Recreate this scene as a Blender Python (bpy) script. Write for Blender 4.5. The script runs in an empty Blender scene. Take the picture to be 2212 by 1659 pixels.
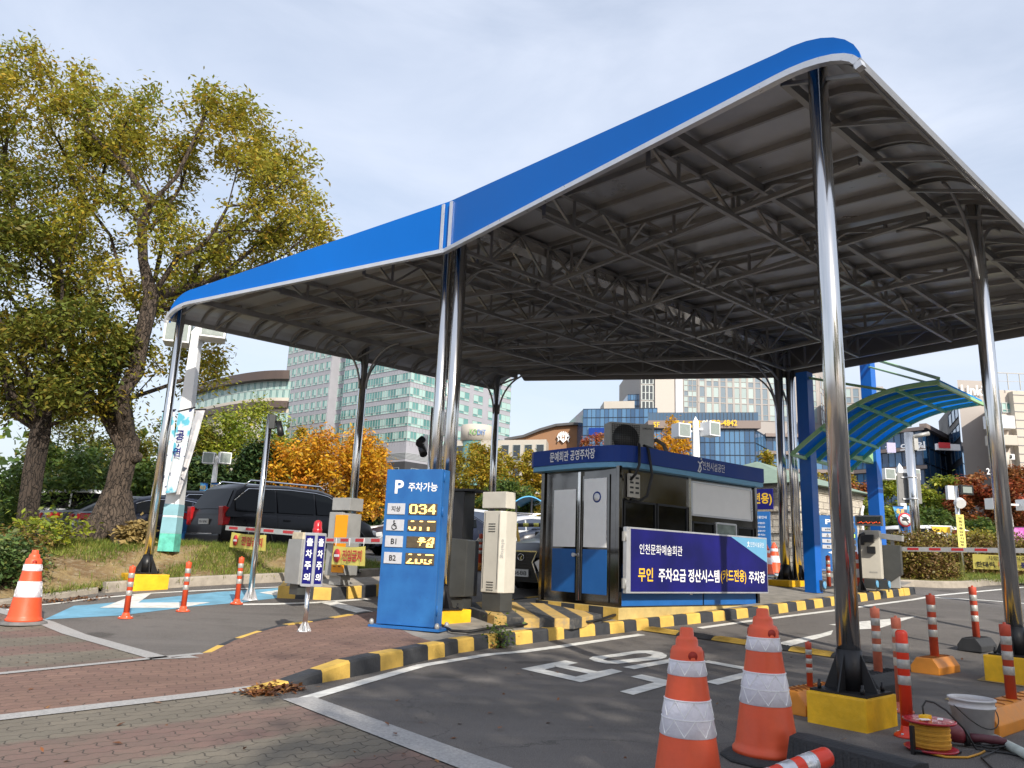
import bpy, bmesh, math, random
import numpy as np
from mathutils import Vector, Matrix
random.seed(7)
RNG = np.random.default_rng(11)
S = bpy.context.scene
COL = S.collection
R = math.radians

# ------------------------------------------------------------------ camera
FPX, CX, CY, EYE = 1661.0, 1106.0, 829.5, 1.1
_u = np.array([296, 7421.5, -1661.0]); _u /= np.linalg.norm(_u)
_f = np.array([0, 0, -1.0]); _y = _f - (_f @ _u) * _u; _y /= np.linalg.norm(_y)
RC = np.array([np.cross(_y, _u), _y, _u])
cam = bpy.data.cameras.new('camera')
cam.sensor_width = 36.0; cam.lens = 36.0 * FPX / 2212.0
cam.clip_start = 0.05; cam.clip_end = 3000
cam_ob = bpy.data.objects.new('camera', cam); COL.objects.link(cam_ob)
m = Matrix.Identity(4)
for i in range(3):
    for j in range(3):
        m[i][j] = RC[i][j]
m[2][3] = EYE
cam_ob.matrix_world = m
S.camera = cam_ob

# ------------------------------------------------------------------ light
SUN_EL, SUN_DIR = R(33), Vector((0.40, -0.92, 0)).normalized()
sv = Vector((SUN_DIR.x * math.cos(SUN_EL), SUN_DIR.y * math.cos(SUN_EL), math.sin(SUN_EL)))
W = bpy.data.worlds.new('World'); S.world = W; W.use_nodes = True
nt = W.node_tree; nt.nodes.clear()
out = nt.nodes.new('ShaderNodeOutputWorld'); bg = nt.nodes.new('ShaderNodeBackground')
sky = nt.nodes.new('ShaderNodeTexSky'); sky.sky_type = 'NISHITA'; sky.sun_disc = False
sky.sun_elevation = SUN_EL; sky.sun_rotation = math.atan2(SUN_DIR.x, SUN_DIR.y)
sky.air_density = 1.3; sky.dust_density = 2.6; sky.ozone_density = 2.0; sky.altitude = 30
# thin high cloud drawn on the sky dome itself
tc = nt.nodes.new('ShaderNodeTexCoord'); mp = nt.nodes.new('ShaderNodeMapping')
mp.inputs['Scale'].default_value = (1.0, 0.55, 3.2); mp.inputs['Rotation'].default_value = (0.2, 0.1, 0.6)
nz = nt.nodes.new('ShaderNodeTexNoise'); nz.inputs['Scale'].default_value = 2.1; nz.inputs['Detail'].default_value = 9
nz.inputs['Roughness'].default_value = 0.56; nz.inputs['Distortion'].default_value = 0.5
rp = nt.nodes.new('ShaderNodeValToRGB'); rp.color_ramp.elements[0].position = 0.34; rp.color_ramp.elements[1].position = 0.76
rp.color_ramp.elements[0].color = (0.50, 0.50, 0.50, 1); rp.color_ramp.elements[1].color = (0.90, 0.90, 0.90, 1)
mx = nt.nodes.new('ShaderNodeMix'); mx.data_type = 'RGBA'
mx.inputs['B'].default_value = (5.1, 5.5, 6.4, 1)
nt.links.new(tc.outputs['Generated'], mp.inputs['Vector']); nt.links.new(mp.outputs['Vector'], nz.inputs['Vector'])
nt.links.new(nz.outputs['Fac'], rp.inputs['Fac']); nt.links.new(rp.outputs['Color'], mx.inputs['Factor'])
nt.links.new(sky.outputs['Color'], mx.inputs['A']); nt.links.new(mx.outputs['Result'], bg.inputs['Color'])
bg.inputs['Strength'].default_value = 0.14
nt.links.new(bg.outputs['Background'], out.inputs['Surface'])
sl = bpy.data.lights.new('sun', 'SUN'); sl.energy = 4.2; sl.angle = R(0.53); sl.color = (1.0, 0.93, 0.82)
so = bpy.data.objects.new('sun', sl); COL.objects.link(so)
so.rotation_euler = sv.to_track_quat('Z', 'Y').to_euler(); so.location = (8, -20, 30)
S.view_settings.view_transform = 'Standard'; S.view_settings.look = 'None'
S.view_settings.exposure = 0.35; S.view_settings.gamma = 1.0; S.view_settings.use_curve_mapping = False
S.render.engine = 'CYCLES'
S.cycles.max_bounces = 8; S.cycles.transparent_max_bounces = 12
S.cycles.use_denoising = True

# ------------------------------------------------------------------ survey helpers: where a point of the photograph lies on the site
GY = [(-80, 0), (9.5, 0), (12, .14), (15.3, .45), (20, .84), (29, 1.08), (40, 1.15), (5000, 1.15)]
GYX = [a for a, _ in GY]; GYZ = [b for _, b in GY]
def g(y): return float(np.interp(y, GYX, GYZ))
def ray(px, py): return RC @ np.array([(px - CX) / FPX, -(py - CY) / FPX, -1.0])
def at(px, py, y):
    r = ray(px, py); t = y / r[1]
    return Vector((r[0] * t, y, EYE + r[2] * t))
def atz(px, py, z):
    r = ray(px, py); t = (z - EYE) / r[2]
    return Vector((r[0] * t, r[1] * t, z))
def gp(px, py, dz=0.0):
    r = ray(px, py); ts = np.linspace(.5, 160, 32000)
    y = r[1] * ts; z = EYE + r[2] * ts
    i = int(np.argmax(z - np.interp(y, GYX, GYZ) - dz < 0)); t = ts[i]
    return Vector((r[0] * t, r[1] * t, EYE + r[2] * t))
def hz(px, py, y): return at(px, py, y).z
U = Vector((math.cos(R(41)), math.sin(R(41)), 0)); LANE = R(41)     # the lanes run this way

# ------------------------------------------------------------------ mesh helpers
class MB:
    def __init__(s): s.v = []; s.f = []; s.mi = []; s.sm = []; s.M = Matrix.Identity(4)
    def add(s, vs, fs, mi=0, sm=False):
        b = len(s.v); s.v += [s.M @ Vector(p) for p in vs]
        for f in fs: s.f.append([b + i for i in f]); s.mi.append(mi); s.sm.append(sm)
        return s
    def box(s, c, d, rz=0, mi=0, ry=0, rx=0):
        x, y, z = d[0] / 2, d[1] / 2, d[2] / 2
        T = Matrix.Translation(c) @ Matrix.Rotation(rz, 4, 'Z') @ Matrix.Rotation(ry, 4, 'Y') @ Matrix.Rotation(rx, 4, 'X')
        vs = [T @ Vector(p) for p in [(-x,-y,-z),(x,-y,-z),(x,y,-z),(-x,y,-z),(-x,-y,z),(x,-y,z),(x,y,z),(-x,y,z)]]
        return s.add(vs, [(0,3,2,1),(4,5,6,7),(0,1,5,4),(1,2,6,5),(2,3,7,6),(3,0,4,7)], mi)
    def bb(s, a, b, mi=0):
        return s.box([(a[i] + b[i]) / 2 for i in range(3)], [abs(b[i] - a[i]) for i in range(3)], 0, mi)
    def bar(s, p0, p1, w, h=None, mi=0, up=(0, 0, 1)):
        p0, p1 = Vector(p0), Vector(p1); h = h or w; d = (p1 - p0)
        if d.length < 1e-6: return s
        d.normalize(); up = Vector(up)
        if abs(d.dot(up)) > .98: up = Vector((1, 0, 0))
        a = d.cross(up).normalized() * w / 2; b = a.cross(d).normalized() * h / 2
        vs = [p0-a-b, p0+a-b, p0+a+b, p0-a+b, p1-a-b, p1+a-b, p1+a+b, p1-a+b]
        return s.add(vs, [(0,3,2,1),(4,5,6,7),(0,1,5,4),(1,2,6,5),(2,3,7,6),(3,0,4,7)], mi)
    def tube(s, pts, r, n=8, mi=0, caps=True, sm=True):
        pts = [Vector(p) for p in pts]; k = len(pts)
        rs = r if isinstance(r, (list, tuple)) else [r] * k
        vs = []; fs = []; prev = None
        for i, p in enumerate(pts):
            d = (pts[min(i + 1, k - 1)] - pts[max(i - 1, 0)])
            d = d.normalized() if d.length > 1e-9 else Vector((0, 0, 1))
            a = prev if prev is not None else (Vector((0, 0, 1)) if abs(d.z) < .9 else Vector((1, 0, 0)))
            a = (a - d * a.dot(d))
            a = a.normalized() if a.length > 1e-6 else d.orthogonal().normalized()
            b = d.cross(a); prev = a
            for j in range(n):
                t = 2 * math.pi * j / n; vs.append(p + (a * math.cos(t) + b * math.sin(t)) * rs[i])
        for i in range(k - 1):
            for j in range(n):
                q = (j + 1) % n; fs.append((i*n+j, i*n+q, (i+1)*n+q, (i+1)*n+j))
        s.add(vs, fs, mi, sm)
        if caps:
            b = len(s.v) - k * n
            s.f.append([b + j for j in range(n)][::-1]); s.mi.append(mi); s.sm.append(False)
            s.f.append([b + (k-1)*n + j for j in range(n)]); s.mi.append(mi); s.sm.append(False)
        return s
    def lathe(s, prof, n=24, c=(0, 0, 0), mi=0, sm=True):
        c = Vector(c); vs = []; fs = []; k = len(prof)
        for r, z in prof:
            for j in range(n):
                t = 2 * math.pi * j / n; vs.append(c + Vector((r * math.cos(t), r * math.sin(t), z)))
        for i in range(k - 1):
            for j in range(n):
                q = (j + 1) % n; fs.append((i*n+j, i*n+q, (i+1)*n+q, (i+1)*n+j))
        s.add(vs, fs, mi, sm); b = len(s.v) - k * n
        if prof[0][0] > 1e-4: s.f.append([b + j for j in range(n)][::-1]); s.mi.append(mi); s.sm.append(False)
        if prof[-1][0] > 1e-4: s.f.append([b + (k-1)*n + j for j in range(n)]); s.mi.append(mi); s.sm.append(False)
        return s
    def prism(s, poly, a, b, mi=0):
        # poly: list of 3-D points in one plane; a, b: offset vectors of the two caps
        n = len(poly); a, b = Vector(a), Vector(b)
        vs = [Vector(p) + a for p in poly] + [Vector(p) + b for p in poly]
        fs = [list(range(n))[::-1], list(range(n, 2 * n))] + [(i, (i+1) % n, n + (i+1) % n, n + i) for i in range(n)]
        return s.add(vs, fs, mi)
    def build(s, name, mats, parent=None, bevel=0.0, loc=None, rz=None):
        me = bpy.data.meshes.new(name)
        me.from_pydata([tuple(p) for p in s.v], [], s.f)
        mats = mats if isinstance(mats, (list, tuple)) else [mats]
        for q in mats: me.materials.append(q)
        me.polygons.foreach_set('material_index', s.mi); me.polygons.foreach_set('use_smooth', s.sm)
        bm = bmesh.new(); bm.from_mesh(me)
        if bevel:
            es = [e for e in bm.edges if len(e.link_faces) == 2 and e.calc_face_angle(0) > .6 and e.calc_length() > bevel * 2.5]
            bmesh.ops.bevel(bm, geom=es, offset=bevel, segments=2, profile=.7, affect='EDGES', clamp_overlap=True)
        bmesh.ops.recalc_face_normals(bm, faces=bm.faces)
        bm.to_mesh(me); bm.free(); me.update()
        o = bpy.data.objects.new(name, me); COL.objects.link(o)
        if parent is not None: o.parent = parent
        if loc is not None: o.location = loc
        if rz is not None: o.rotation_euler = (0, 0, rz)
        return o

def tag(o, label=None, cat=None, group=None, kind=None):
    if label: o['label'] = label
    if cat: o['category'] = cat
    if group: o['group'] = group
    if kind: o['kind'] = kind
    return o
def thing(name, label, cat, loc=(0, 0, 0), rz=0, group=None):
    o = bpy.data.objects.new(name, None); COL.objects.link(o); o.empty_display_size = .2
    o.location = loc; o.rotation_euler = (0, 0, rz)
    return tag(o, label, cat, group)
def copy_tree(o, parent=None):
    c = o.copy(); COL.objects.link(c)
    if parent is not None: c.parent = parent
    for ch in list(o.children): copy_tree(ch, c)
    return c
def dup(o, loc, rz=0, label=None, scale=None, tilt=None):
    c = copy_tree(o); c.location = loc; c.rotation_euler = (tilt[0], tilt[1], rz) if tilt else (0, 0, rz)
    if label: c['label'] = label
    if scale: c.scale = (scale,) * 3 if not isinstance(scale, (tuple, list)) else scale
    return c
def frame(o, x, up):
    x = Vector(x).normalized(); up = Vector(up); up = (up - x * up.dot(x)).normalized(); n = x.cross(up)
    M = Matrix.Identity(4)
    for i in range(3): M[i][0], M[i][1], M[i][2], M[i][3] = x[i], up[i], n[i], o[i]
    return M
def text_geo(s, bold=0.0):
    cu = bpy.data.curves.new('lettering', 'FONT'); cu.body = s; cu.offset = bold; cu.resolution_u = 3
    ob = bpy.data.objects.new('lettering', cu); COL.objects.link(ob)
    bpy.context.view_layer.update()
    me = bpy.data.meshes.new_from_object(ob.evaluated_get(bpy.context.evaluated_depsgraph_get()))
    vs = np.array([v.co[:] for v in me.vertices]).reshape(-1, 3); fs = [list(p.vertices) for p in me.polygons]
    bpy.data.objects.remove(ob); bpy.data.curves.remove(cu); bpy.data.meshes.remove(me)
    return vs, fs
def letters(mb, s, o, x, up, h, w=None, bold=.02, mi=0, lift=.003, align='c'):
    """flat lettering: o = middle of its box (or left middle), h and w its real size"""
    vs, fs = text_geo(s, bold)
    if not len(vs): return
    mn, mxx = vs.min(0), vs.max(0); d = mxx - mn
    sy = h / d[1]; sx = (w / d[0]) if w else sy
    cx = (mn[0] + mxx[0]) / 2 if align == 'c' else mn[0]
    T = frame(o, x, up)
    P = [T @ Vector(((p[0] - cx) * sx, (p[1] - (mn[1] + mxx[1]) / 2) * sy, lift)) for p in vs]
    mb.add(P, fs, mi)

# ------------------------------------------------------------------ materials
def mat(name, col, rough=.6, metal=0.0, var=.12, scale=6.0, bump=0.0, bscale=40.0, coat=0.0, emit=0.0, spec=None, streak=None, alpha=None, rvar=.1):
    m = bpy.data.materials.new(name); m.use_nodes = True
    t = m.node_tree; b = t.nodes['Principled BSDF']; L = t.links
    tc = t.nodes.new('ShaderNodeTexCoord'); vec = tc.outputs['Object']
    if streak:
        mpn = t.nodes.new('ShaderNodeMapping'); mpn.inputs['Scale'].default_value = streak
        L.new(vec, mpn.inputs['Vector']); vec = mpn.outputs['Vector']
    n = t.nodes.new('ShaderNodeTexNoise'); n.inputs['Scale'].default_value = scale; n.inputs['Detail'].default_value = 7; n.inputs['Roughness'].default_value = .62
    L.new(vec, n.inputs['Vector'])
    mr = t.nodes.new('ShaderNodeMapRange'); mr.inputs[1].default_value = .25; mr.inputs[2].default_value = .75
    mr.inputs[3].default_value = 1 - var; mr.inputs[4].default_value = 1 + var
    L.new(n.outputs['Fac'], mr.inputs[0])
    mul = t.nodes.new('ShaderNodeMix'); mul.data_type = 'RGBA'; mul.blend_type = 'MULTIPLY'; mul.inputs['Factor'].default_value = 1
    mul.inputs['A'].default_value = (*col, 1); L.new(mr.outputs[0], mul.inputs['B'])
    L.new(mul.outputs['Result'], b.inputs['Base Color'])
    b.inputs['Metallic'].default_value = metal
    rr = t.nodes.new('ShaderNodeMapRange'); rr.inputs[1].default_value = .3; rr.inputs[2].default_value = .7
    rr.inputs[3].default_value = max(.02, rough - rvar); rr.inputs[4].default_value = min(1, rough + rvar)
    L.new(n.outputs['Fac'], rr.inputs[0]); L.new(rr.outputs[0], b.inputs['Roughness'])
    if coat: b.inputs['Coat Weight'].default_value = coat; b.inputs['Coat Roughness'].default_value = .05
    if spec is not None: b.inputs['Specular IOR Level'].default_value = spec
    if emit: b.inputs['Emission Color'].default_value = (*col, 1); b.inputs['Emission Strength'].default_value = emit
    if alpha is not None: b.inputs['Alpha'].default_value = alpha
    if bump:
        n2 = t.nodes.new('ShaderNodeTexNoise'); n2.inputs['Scale'].default_value = bscale; n2.inputs['Detail'].default_value = 5
        L.new(tc.outputs['Object'], n2.inputs['Vector'])
        bp = t.nodes.new('ShaderNodeBump'); bp.inputs['Strength'].default_value = bump; bp.inputs['Distance'].default_value = .02
        L.new(n2.outputs['Fac'], bp.inputs['Height']); L.new(bp.outputs['Normal'], b.inputs['Normal'])
    return m
def nodes(m): return m.node_tree, m.node_tree.nodes['Principled BSDF'], m.node_tree.links
def mixcol(t, fac, a, b, mode='MIX'):
    n = t.nodes.new('ShaderNodeMix'); n.data_type = 'RGBA'; n.blend_type = mode
    for k, v in (('Factor', fac), ('A', a), ('B', b)):
        if hasattr(v, 'is_output'): t.links.new(v, n.inputs[k])
        elif isinstance(v, (int, float)): n.inputs[k].default_value = v
        else: n.inputs[k].default_value = (*v, 1)
    return n.outputs['Result']
def noise(t, vec, sc, det=6, rough=.6, lo=.4, hi=.6):
    n = t.nodes.new('ShaderNodeTexNoise'); n.inputs['Scale'].default_value = sc; n.inputs['Detail'].default_value = det; n.inputs['Roughness'].default_value = rough
    if vec is not None: t.links.new(vec, n.inputs['Vector'])
    r = t.nodes.new('ShaderNodeMapRange'); r.inputs[1].default_value = lo; r.inputs[2].default_value = hi
    t.links.new(n.outputs['Fac'], r.inputs[0]); return r.outputs[0]
def objco(t): return t.nodes.new('ShaderNodeTexCoord').outputs['Object']
def bumpin(t, b, h, strength, dist=.01):
    bp = t.nodes.new('ShaderNodeBump'); bp.inputs['Strength'].default_value = strength; bp.inputs['Distance'].default_value = dist
    t.links.new(h, bp.inputs['Height']); t.links.new(bp.outputs['Normal'], b.inputs['Normal'])

def asphalt_mat(name, base, light):
    m = bpy.data.materials.new(name); m.use_nodes = True; t, b, L = nodes(m); co = objco(t)
    c = mixcol(t, noise(t, co, .35, 5, .6, .35, .65), [x * .8 for x in base], [x * 1.3 for x in base])
    c = mixcol(t, noise(t, co, 2.2, 6, .7, .55, .8), c, [x * .62 for x in base])
    q = t.nodes.new('ShaderNodeMapping'); q.inputs['Rotation'].default_value = (0, 0, R(-41)); q.inputs['Scale'].default_value = (.12, 1.5, 1); L.new(co, q.inputs['Vector'])
    c = mixcol(t, noise(t, q.outputs[0], 1.3, 4, .6, .5, .75), c, [x * 1.5 for x in base])
    vo = t.nodes.new('ShaderNodeTexVoronoi'); vo.feature = 'DISTANCE_TO_EDGE'; vo.inputs['Scale'].default_value = .32
    wv = t.nodes.new('ShaderNodeVectorMath'); wv.operation = 'ADD'; nv = t.nodes.new('ShaderNodeTexNoise'); nv.inputs['Scale'].default_value = 1.1; nv.inputs['Detail'].default_value = 6; L.new(co, nv.inputs['Vector'])
    sv_ = t.nodes.new('ShaderNodeVectorMath'); sv_.operation = 'SCALE'; sv_.inputs['Scale'].default_value = 1.6; L.new(nv.outputs['Color'], sv_.inputs[0]); L.new(co, wv.inputs[0]); L.new(sv_.outputs[0], wv.inputs[1]); L.new(wv.outputs[0], vo.inputs['Vector'])
    ck = t.nodes.new('ShaderNodeMapRange'); ck.inputs[1].default_value = .0035; ck.inputs[2].default_value = .0; ck.inputs[3].default_value = 0; ck.inputs[4].default_value = .7; L.new(vo.outputs['Distance'], ck.inputs[0])
    c = mixcol(t, ck.outputs[0], c, [x * .3 for x in base])
    c = mixcol(t, noise(t, co, .9, 3, .5, .64, .70), c, [x * .55 for x in base])
    sp = noise(t, co, 170, 2, .5, .56, .68)
    c = mixcol(t, sp, c, light)
    dk = noise(t, co, 95, 2, .5, .6, .72); c = mixcol(t, dk, c, [x * .45 for x in base])
    L.new(c, b.inputs['Base Color']); b.inputs['Roughness'].default_value = .88
    bumpin(t, b, noise(t, co, 120, 3, .6, .3, .7), .55, .006)
    return m
def paver_mat(name, cols, joint, rz, sx=4.6, sy=9.0, bands=None):
    m = bpy.data.materials.new(name); m.use_nodes = True; t, b, L = nodes(m); co = objco(t)
    rot = t.nodes.new('ShaderNodeMapping'); rot.inputs['Rotation'].default_value = (0, 0, rz); L.new(co, rot.inputs['Vector'])
    sep = t.nodes.new('ShaderNodeSeparateXYZ'); L.new(rot.outputs[0], sep.inputs[0])
    def M(op, a, b_=None):
        n = t.nodes.new('ShaderNodeMath'); n.operation = op
        for i, v in enumerate((a, b_)):
            if v is None: continue
            if hasattr(v, 'is_output'): L.new(v, n.inputs[i])
            else: n.inputs[i].default_value = v
        return n.outputs[0]
    wx = M('MULTIPLY', M('SINE', M('MULTIPLY', sep.outputs[1], 56.0)), .011)
    wy = M('MULTIPLY', M('SINE', M('MULTIPLY', sep.outputs[0], 58.0)), .011)
    jx = M('MULTIPLY', noise(t, co, 1.7, 3, .5, 0, 1), .05); jy = M('MULTIPLY', noise(t, co, 2.3, 4, .6, 0, 1), .06)
    cmb = t.nodes.new('ShaderNodeCombineXYZ'); L.new(M('ADD', M('ADD', sep.outputs[0], wx), jx), cmb.inputs[0]); L.new(M('ADD', M('ADD', sep.outputs[1], wy), jy), cmb.inputs[1])
    br = t.nodes.new('ShaderNodeTexBrick'); L.new(cmb.outputs[0], br.inputs['Vector'])
    br.inputs['Scale'].default_value = 1; br.inputs['Brick Width'].default_value = .225; br.inputs['Row Height'].default_value = .1125
    br.inputs['Mortar Size'].default_value = .0045; br.inputs['Mortar Smooth'].default_value = .35; br.inputs['Bias'].default_value = 0
    br.inputs['Color1'].default_value = (0, 0, 0, 1); br.inputs['Color2'].default_value = (1, 1, 1, 1)
    c = mixcol(t, br.outputs['Color'], cols[0], cols[1])
    if bands:
        c2 = mixcol(t, br.outputs['Color'], bands[0], bands[1])
        q = t.nodes.new('ShaderNodeMapping'); q.inputs['Rotation'].default_value = (0, 0, bands[2]); L.new(co, q.inputs['Vector'])
        sq = t.nodes.new('ShaderNodeSeparateXYZ'); L.new(q.outputs[0], sq.inputs[0])
        wob = M('MULTIPLY', noise(t, co, 1.3, 3, .5, .2, .8), .16)
        ph = M('SINE', M('MULTIPLY', M('ADD', M('ADD', sq.outputs[1], bands[4]), wob), bands[3]))
        r = t.nodes.new('ShaderNodeMapRange'); r.inputs[1].default_value = -.22; r.inputs[2].default_value = .22; L.new(ph, r.inputs[0])
        c = mixcol(t, r.outputs[0], c, c2)
    c = mixcol(t, noise(t, co, 1.1, 6, .65, .4, .75), c, [x * .62 for x in cols[0]])
    c = mixcol(t, noise(t, co, 60, 3, .6, .55, .8), c, [x * .7 for x in cols[1]])
    c = mixcol(t, M('MULTIPLY', br.outputs['Fac'], .85), c, joint)
    L.new(c, b.inputs['Base Color']); b.inputs['Roughness'].default_value = .9
    h = M('SUBTRACT', noise(t, co, 45, 3, .6, .2, .9), M('MULTIPLY', br.outputs['Fac'], 3.0))
    bumpin(t, b, h, .7, .006)
    return m

ASPH = asphalt_mat('asphalt', (.112, .101, .094), (.30, .28, .25))
RED = paver_mat('red_paver', ((.25, .150, .112), (.185, .108, .085)), (.05, .038, .032), R(-40))
DRIVE = paver_mat('driveway_paver', ((.215, .185, .142), (.168, .148, .115)), (.05, .042, .034), R(-49), bands=((.215, .132, .108), (.17, .105, .09), R(-49.5), 4.4, 0.0))
GRANITE = mat('granite', (.36, .35, .34), .8, var=.35, scale=60, bump=.2, bscale=90)
CONC = mat('concrete', (.34, .30, .25), .9, var=.3, scale=5, bump=.35, bscale=35)
CONC_D = mat('old_concrete', (.25, .23, .20), .9, var=.35, scale=4, bump=.35, bscale=35)
PAINT = mat('road_paint', (.68, .67, .63), .8, var=.28, scale=9, bump=.25, bscale=120)
BLUEROAD = mat('blue_road_paint', (.155, .36, .50), .85, var=.3, scale=3.5, bump=.3, bscale=110)
WEARY = mat('worn_yellow_paint', (.34, .26, .13), .85, var=.3, scale=5, bump=.2, bscale=90)
KY = mat('kerb_yellow', (.62, .40, .085), .75, var=.22, scale=5, bump=.3, bscale=30)
KB = mat('kerb_black', (.035, .037, .042), .65, var=.3, scale=6, bump=.3, bscale=30)
YEL = mat('yellow_paint', (.80, .45, .010), .55, var=.22, scale=5, bump=.25, bscale=16)
STEEL = mat('stainless', (.72, .71, .69), .15, 1.0, var=.16, scale=1.0, streak=(14, 14, .35), rvar=.06)
DARKST = mat('dark_steel', (.018, .018, .02), .45, .3, var=.2)
GALV = mat('galvanised_soffit', (.42, .43, .45), .38, .55, var=.2, scale=1.3, rvar=.12)
TRUSS = mat('truss_steel', (.29, .285, .28), .42, .55, var=.2, scale=3)
BACKP = mat('grey_panel', (.22, .21, .20), .5, .3, var=.12, scale=1.5)
BLUE = mat('canopy_blue', (.001, .125, .50), .45, .0, var=.10, scale=.5, streak=(1, 1, .4), spec=.2)
TRIM = mat('aluminium_trim', (.62, .63, .65), .35, .6, var=.1, scale=5)
WHITE = mat('white_paint', (.78, .79, .80), .45, var=.06, scale=4)
LETW = mat('white_lettering', (.85, .86, .88), .5, var=.03)
LETY = mat('yellow_lettering', (.85, .52, .03), .5, var=.03)
LETK = mat('black_lettering', (.02, .02, .022), .5, var=.03)
LETR = mat('red_lettering', (.58, .04, .05), .55, var=.05)
NAVY = mat('navy_panel', (.010, .010, .15), .45, var=.05, scale=2, spec=.25)
ORANGE = mat('orange_plastic', (.74, .098, .034), .42, var=.10, scale=7, bump=.05)
REDPL = mat('red_orange_plastic', (.74, .045, .016), .35, var=.10, scale=7)
ORFADE = mat('faded_orange_plastic', (.62, .17, .10), .6, var=.3, scale=6)
OBLOCK = mat('orange_block_plastic', (.72, .26, .028), .5, var=.16, scale=6, bump=.08)
BBLOCK = mat('black_rubber', (.026, .027, .03), .7, var=.4, scale=9, bump=.4, bscale=60)
REFL = mat('reflective_sheet', (.72, .70, .76), .32, var=.06, scale=9, bump=.25, bscale=26)
REFLG = mat('grey_reflective', (.42, .41, .38), .4, .25, var=.25, scale=18, bump=.2, bscale=26)
CREAM = mat('cream_metal', (.56, .53, .46), .45, var=.10, scale=4)
GREYM = mat('grey_metal', (.36, .36, .35), .45, .2, var=.15, scale=5)
DGREY = mat('dark_grey_metal', (.075, .078, .076), .42, .3, var=.2, scale=4)
BLACKP = mat('black_plastic', (.012, .012, .013), .4, var=.2)
CABLE = mat('black_cable', (.012, .012, .013), .5, var=.2)
SKYBLUE = mat('light_blue_band', (.14, .37, .58), .4, var=.05)
KIOB = mat('kiosk_blue', (.012, .11, .36), .4, var=.12, scale=3)
ROOFB = mat('kiosk_roof_blue', (.010, .045, .26), .45, var=.08, scale=2, spec=.25)
KWHITE = mat('white_film_panel', (.88, .88, .87), .5, var=.04)
GLASSD = mat('dark_glass', (.006, .007, .008), .06, 0, var=.2, spec=.35, rvar=.02)
MIRROR = mat('polished_steel', (.17, .165, .16), .10, 1.0, var=.35, scale=1.2, rvar=.04)
SIGNB = mat('sign_blue', (.022, .13, .38), .45, var=.14, scale=2.2, spec=.3)
LABELG = mat('grey_label_panel', (.52, .53, .56), .4, var=.08, scale=20)
LEDBG = mat('led_matrix', (.10, .075, .045), .5, var=.3, scale=40)
LEDON = mat('led_light', (1.0, .62, .18), .5, emit=2.2, var=.0)
LEDG = mat('led_green', (.55, 1.0, .15), .5, emit=1.6, var=.0)
LEDR = mat('led_red', (1.0, .10, .02), .5, emit=1.3, var=.0)
RUBY = mat('red_lens', (.45, .01, .015), .15, var=.1, coat=.5)
BANY = mat('yellow_vinyl', (.80, .70, .17), .5, var=.08, scale=3)
FABRIC = mat('white_banner_cloth', (.70, .73, .76), .7, var=.1, scale=3)
LAMPG = mat('lamp_glass', (.25, .29, .27), .25, var=.08, spec=.6)
# ------------------------------------------------------------------ ground
def zg(x, y): return g(y)
def fill(loops, dz, zf=zg, step=None):
    bm = bmesh.new()
    for lp in loops:
        vs = [bm.verts.new((p[0], p[1], 0)) for p in lp]
        for i in range(len(vs)): bm.edges.new((vs[i], vs[(i + 1) % len(vs)]))
    bmesh.ops.triangle_fill(bm, use_beauty=True, edges=bm.edges[:])
    cuts = [(y, 1) for y in GYX[1:-1]]
    if step:
        xs = [v.co.x for v in bm.verts]; ys = [v.co.y for v in bm.verts]
        cuts += [(q, 1) for q in np.arange(min(ys) + step, max(ys), step)] + [(q, 0) for q in np.arange(min(xs) + step, max(xs), step)]
    for q, ax in cuts:
        bmesh.ops.bisect_plane(bm, geom=bm.verts[:] + bm.edges[:] + bm.faces[:], plane_co=(0, q, 0) if ax else (q, 0, 0), plane_no=(0, 1, 0) if ax else (1, 0, 0))
    for v in bm.verts: v.co.z = zf(v.co.x, v.co.y) + dz
    bmesh.ops.recalc_face_normals(bm, faces=bm.faces)
    if sum(f.normal.z for f in bm.faces) < 0: bmesh.ops.reverse_faces(bm, faces=bm.faces)
    return bm
def sheet(name, loopsets, dz, m, zf=zg, step=None, parent=None):
    me = bpy.data.meshes.new(name); bm = bmesh.new()
    for loops in loopsets:
        b2 = fill(loops, dz, zf, step); tmp = bpy.data.meshes.new('t'); b2.to_mesh(tmp); b2.free(); bm.from_mesh(tmp); bpy.data.meshes.remove(tmp)
    bm.to_mesh(me); bm.free(); me.materials.append(m)
    o = bpy.data.objects.new(name, me); COL.objects.link(o)
    if parent is None: o['kind'] = 'structure'
    else: o.parent = parent
    return o
def gx(*pts): return [tuple(gp(*p)[:2]) for p in pts]
def offs(path, d):
    out = []
    for i, p in enumerate(path):
        a = Vector(path[max(i - 1, 0)][:2]); b = Vector(path[min(i + 1, len(path) - 1)][:2]); t = (b - a).normalized()
        out.append((p[0] - t.y * d, p[1] + t.x * d))
    return out
def strip(path, w, d0=0.0): return offs(path, d0) + offs(path, d0 + w)[::-1]
def resample(path, step):
    out = [Vector(path[0][:2])]; acc = 0
    for a, b in zip(path[:-1], path[1:]):
        a, b = Vector(a[:2]), Vector(b[:2]); L = (b - a).length; q = step - acc
        while q <= L: out.append(a + (b - a) * (q / L)); q += step
        acc = (acc + L) % step
    return [tuple(p) for p in out]
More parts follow.
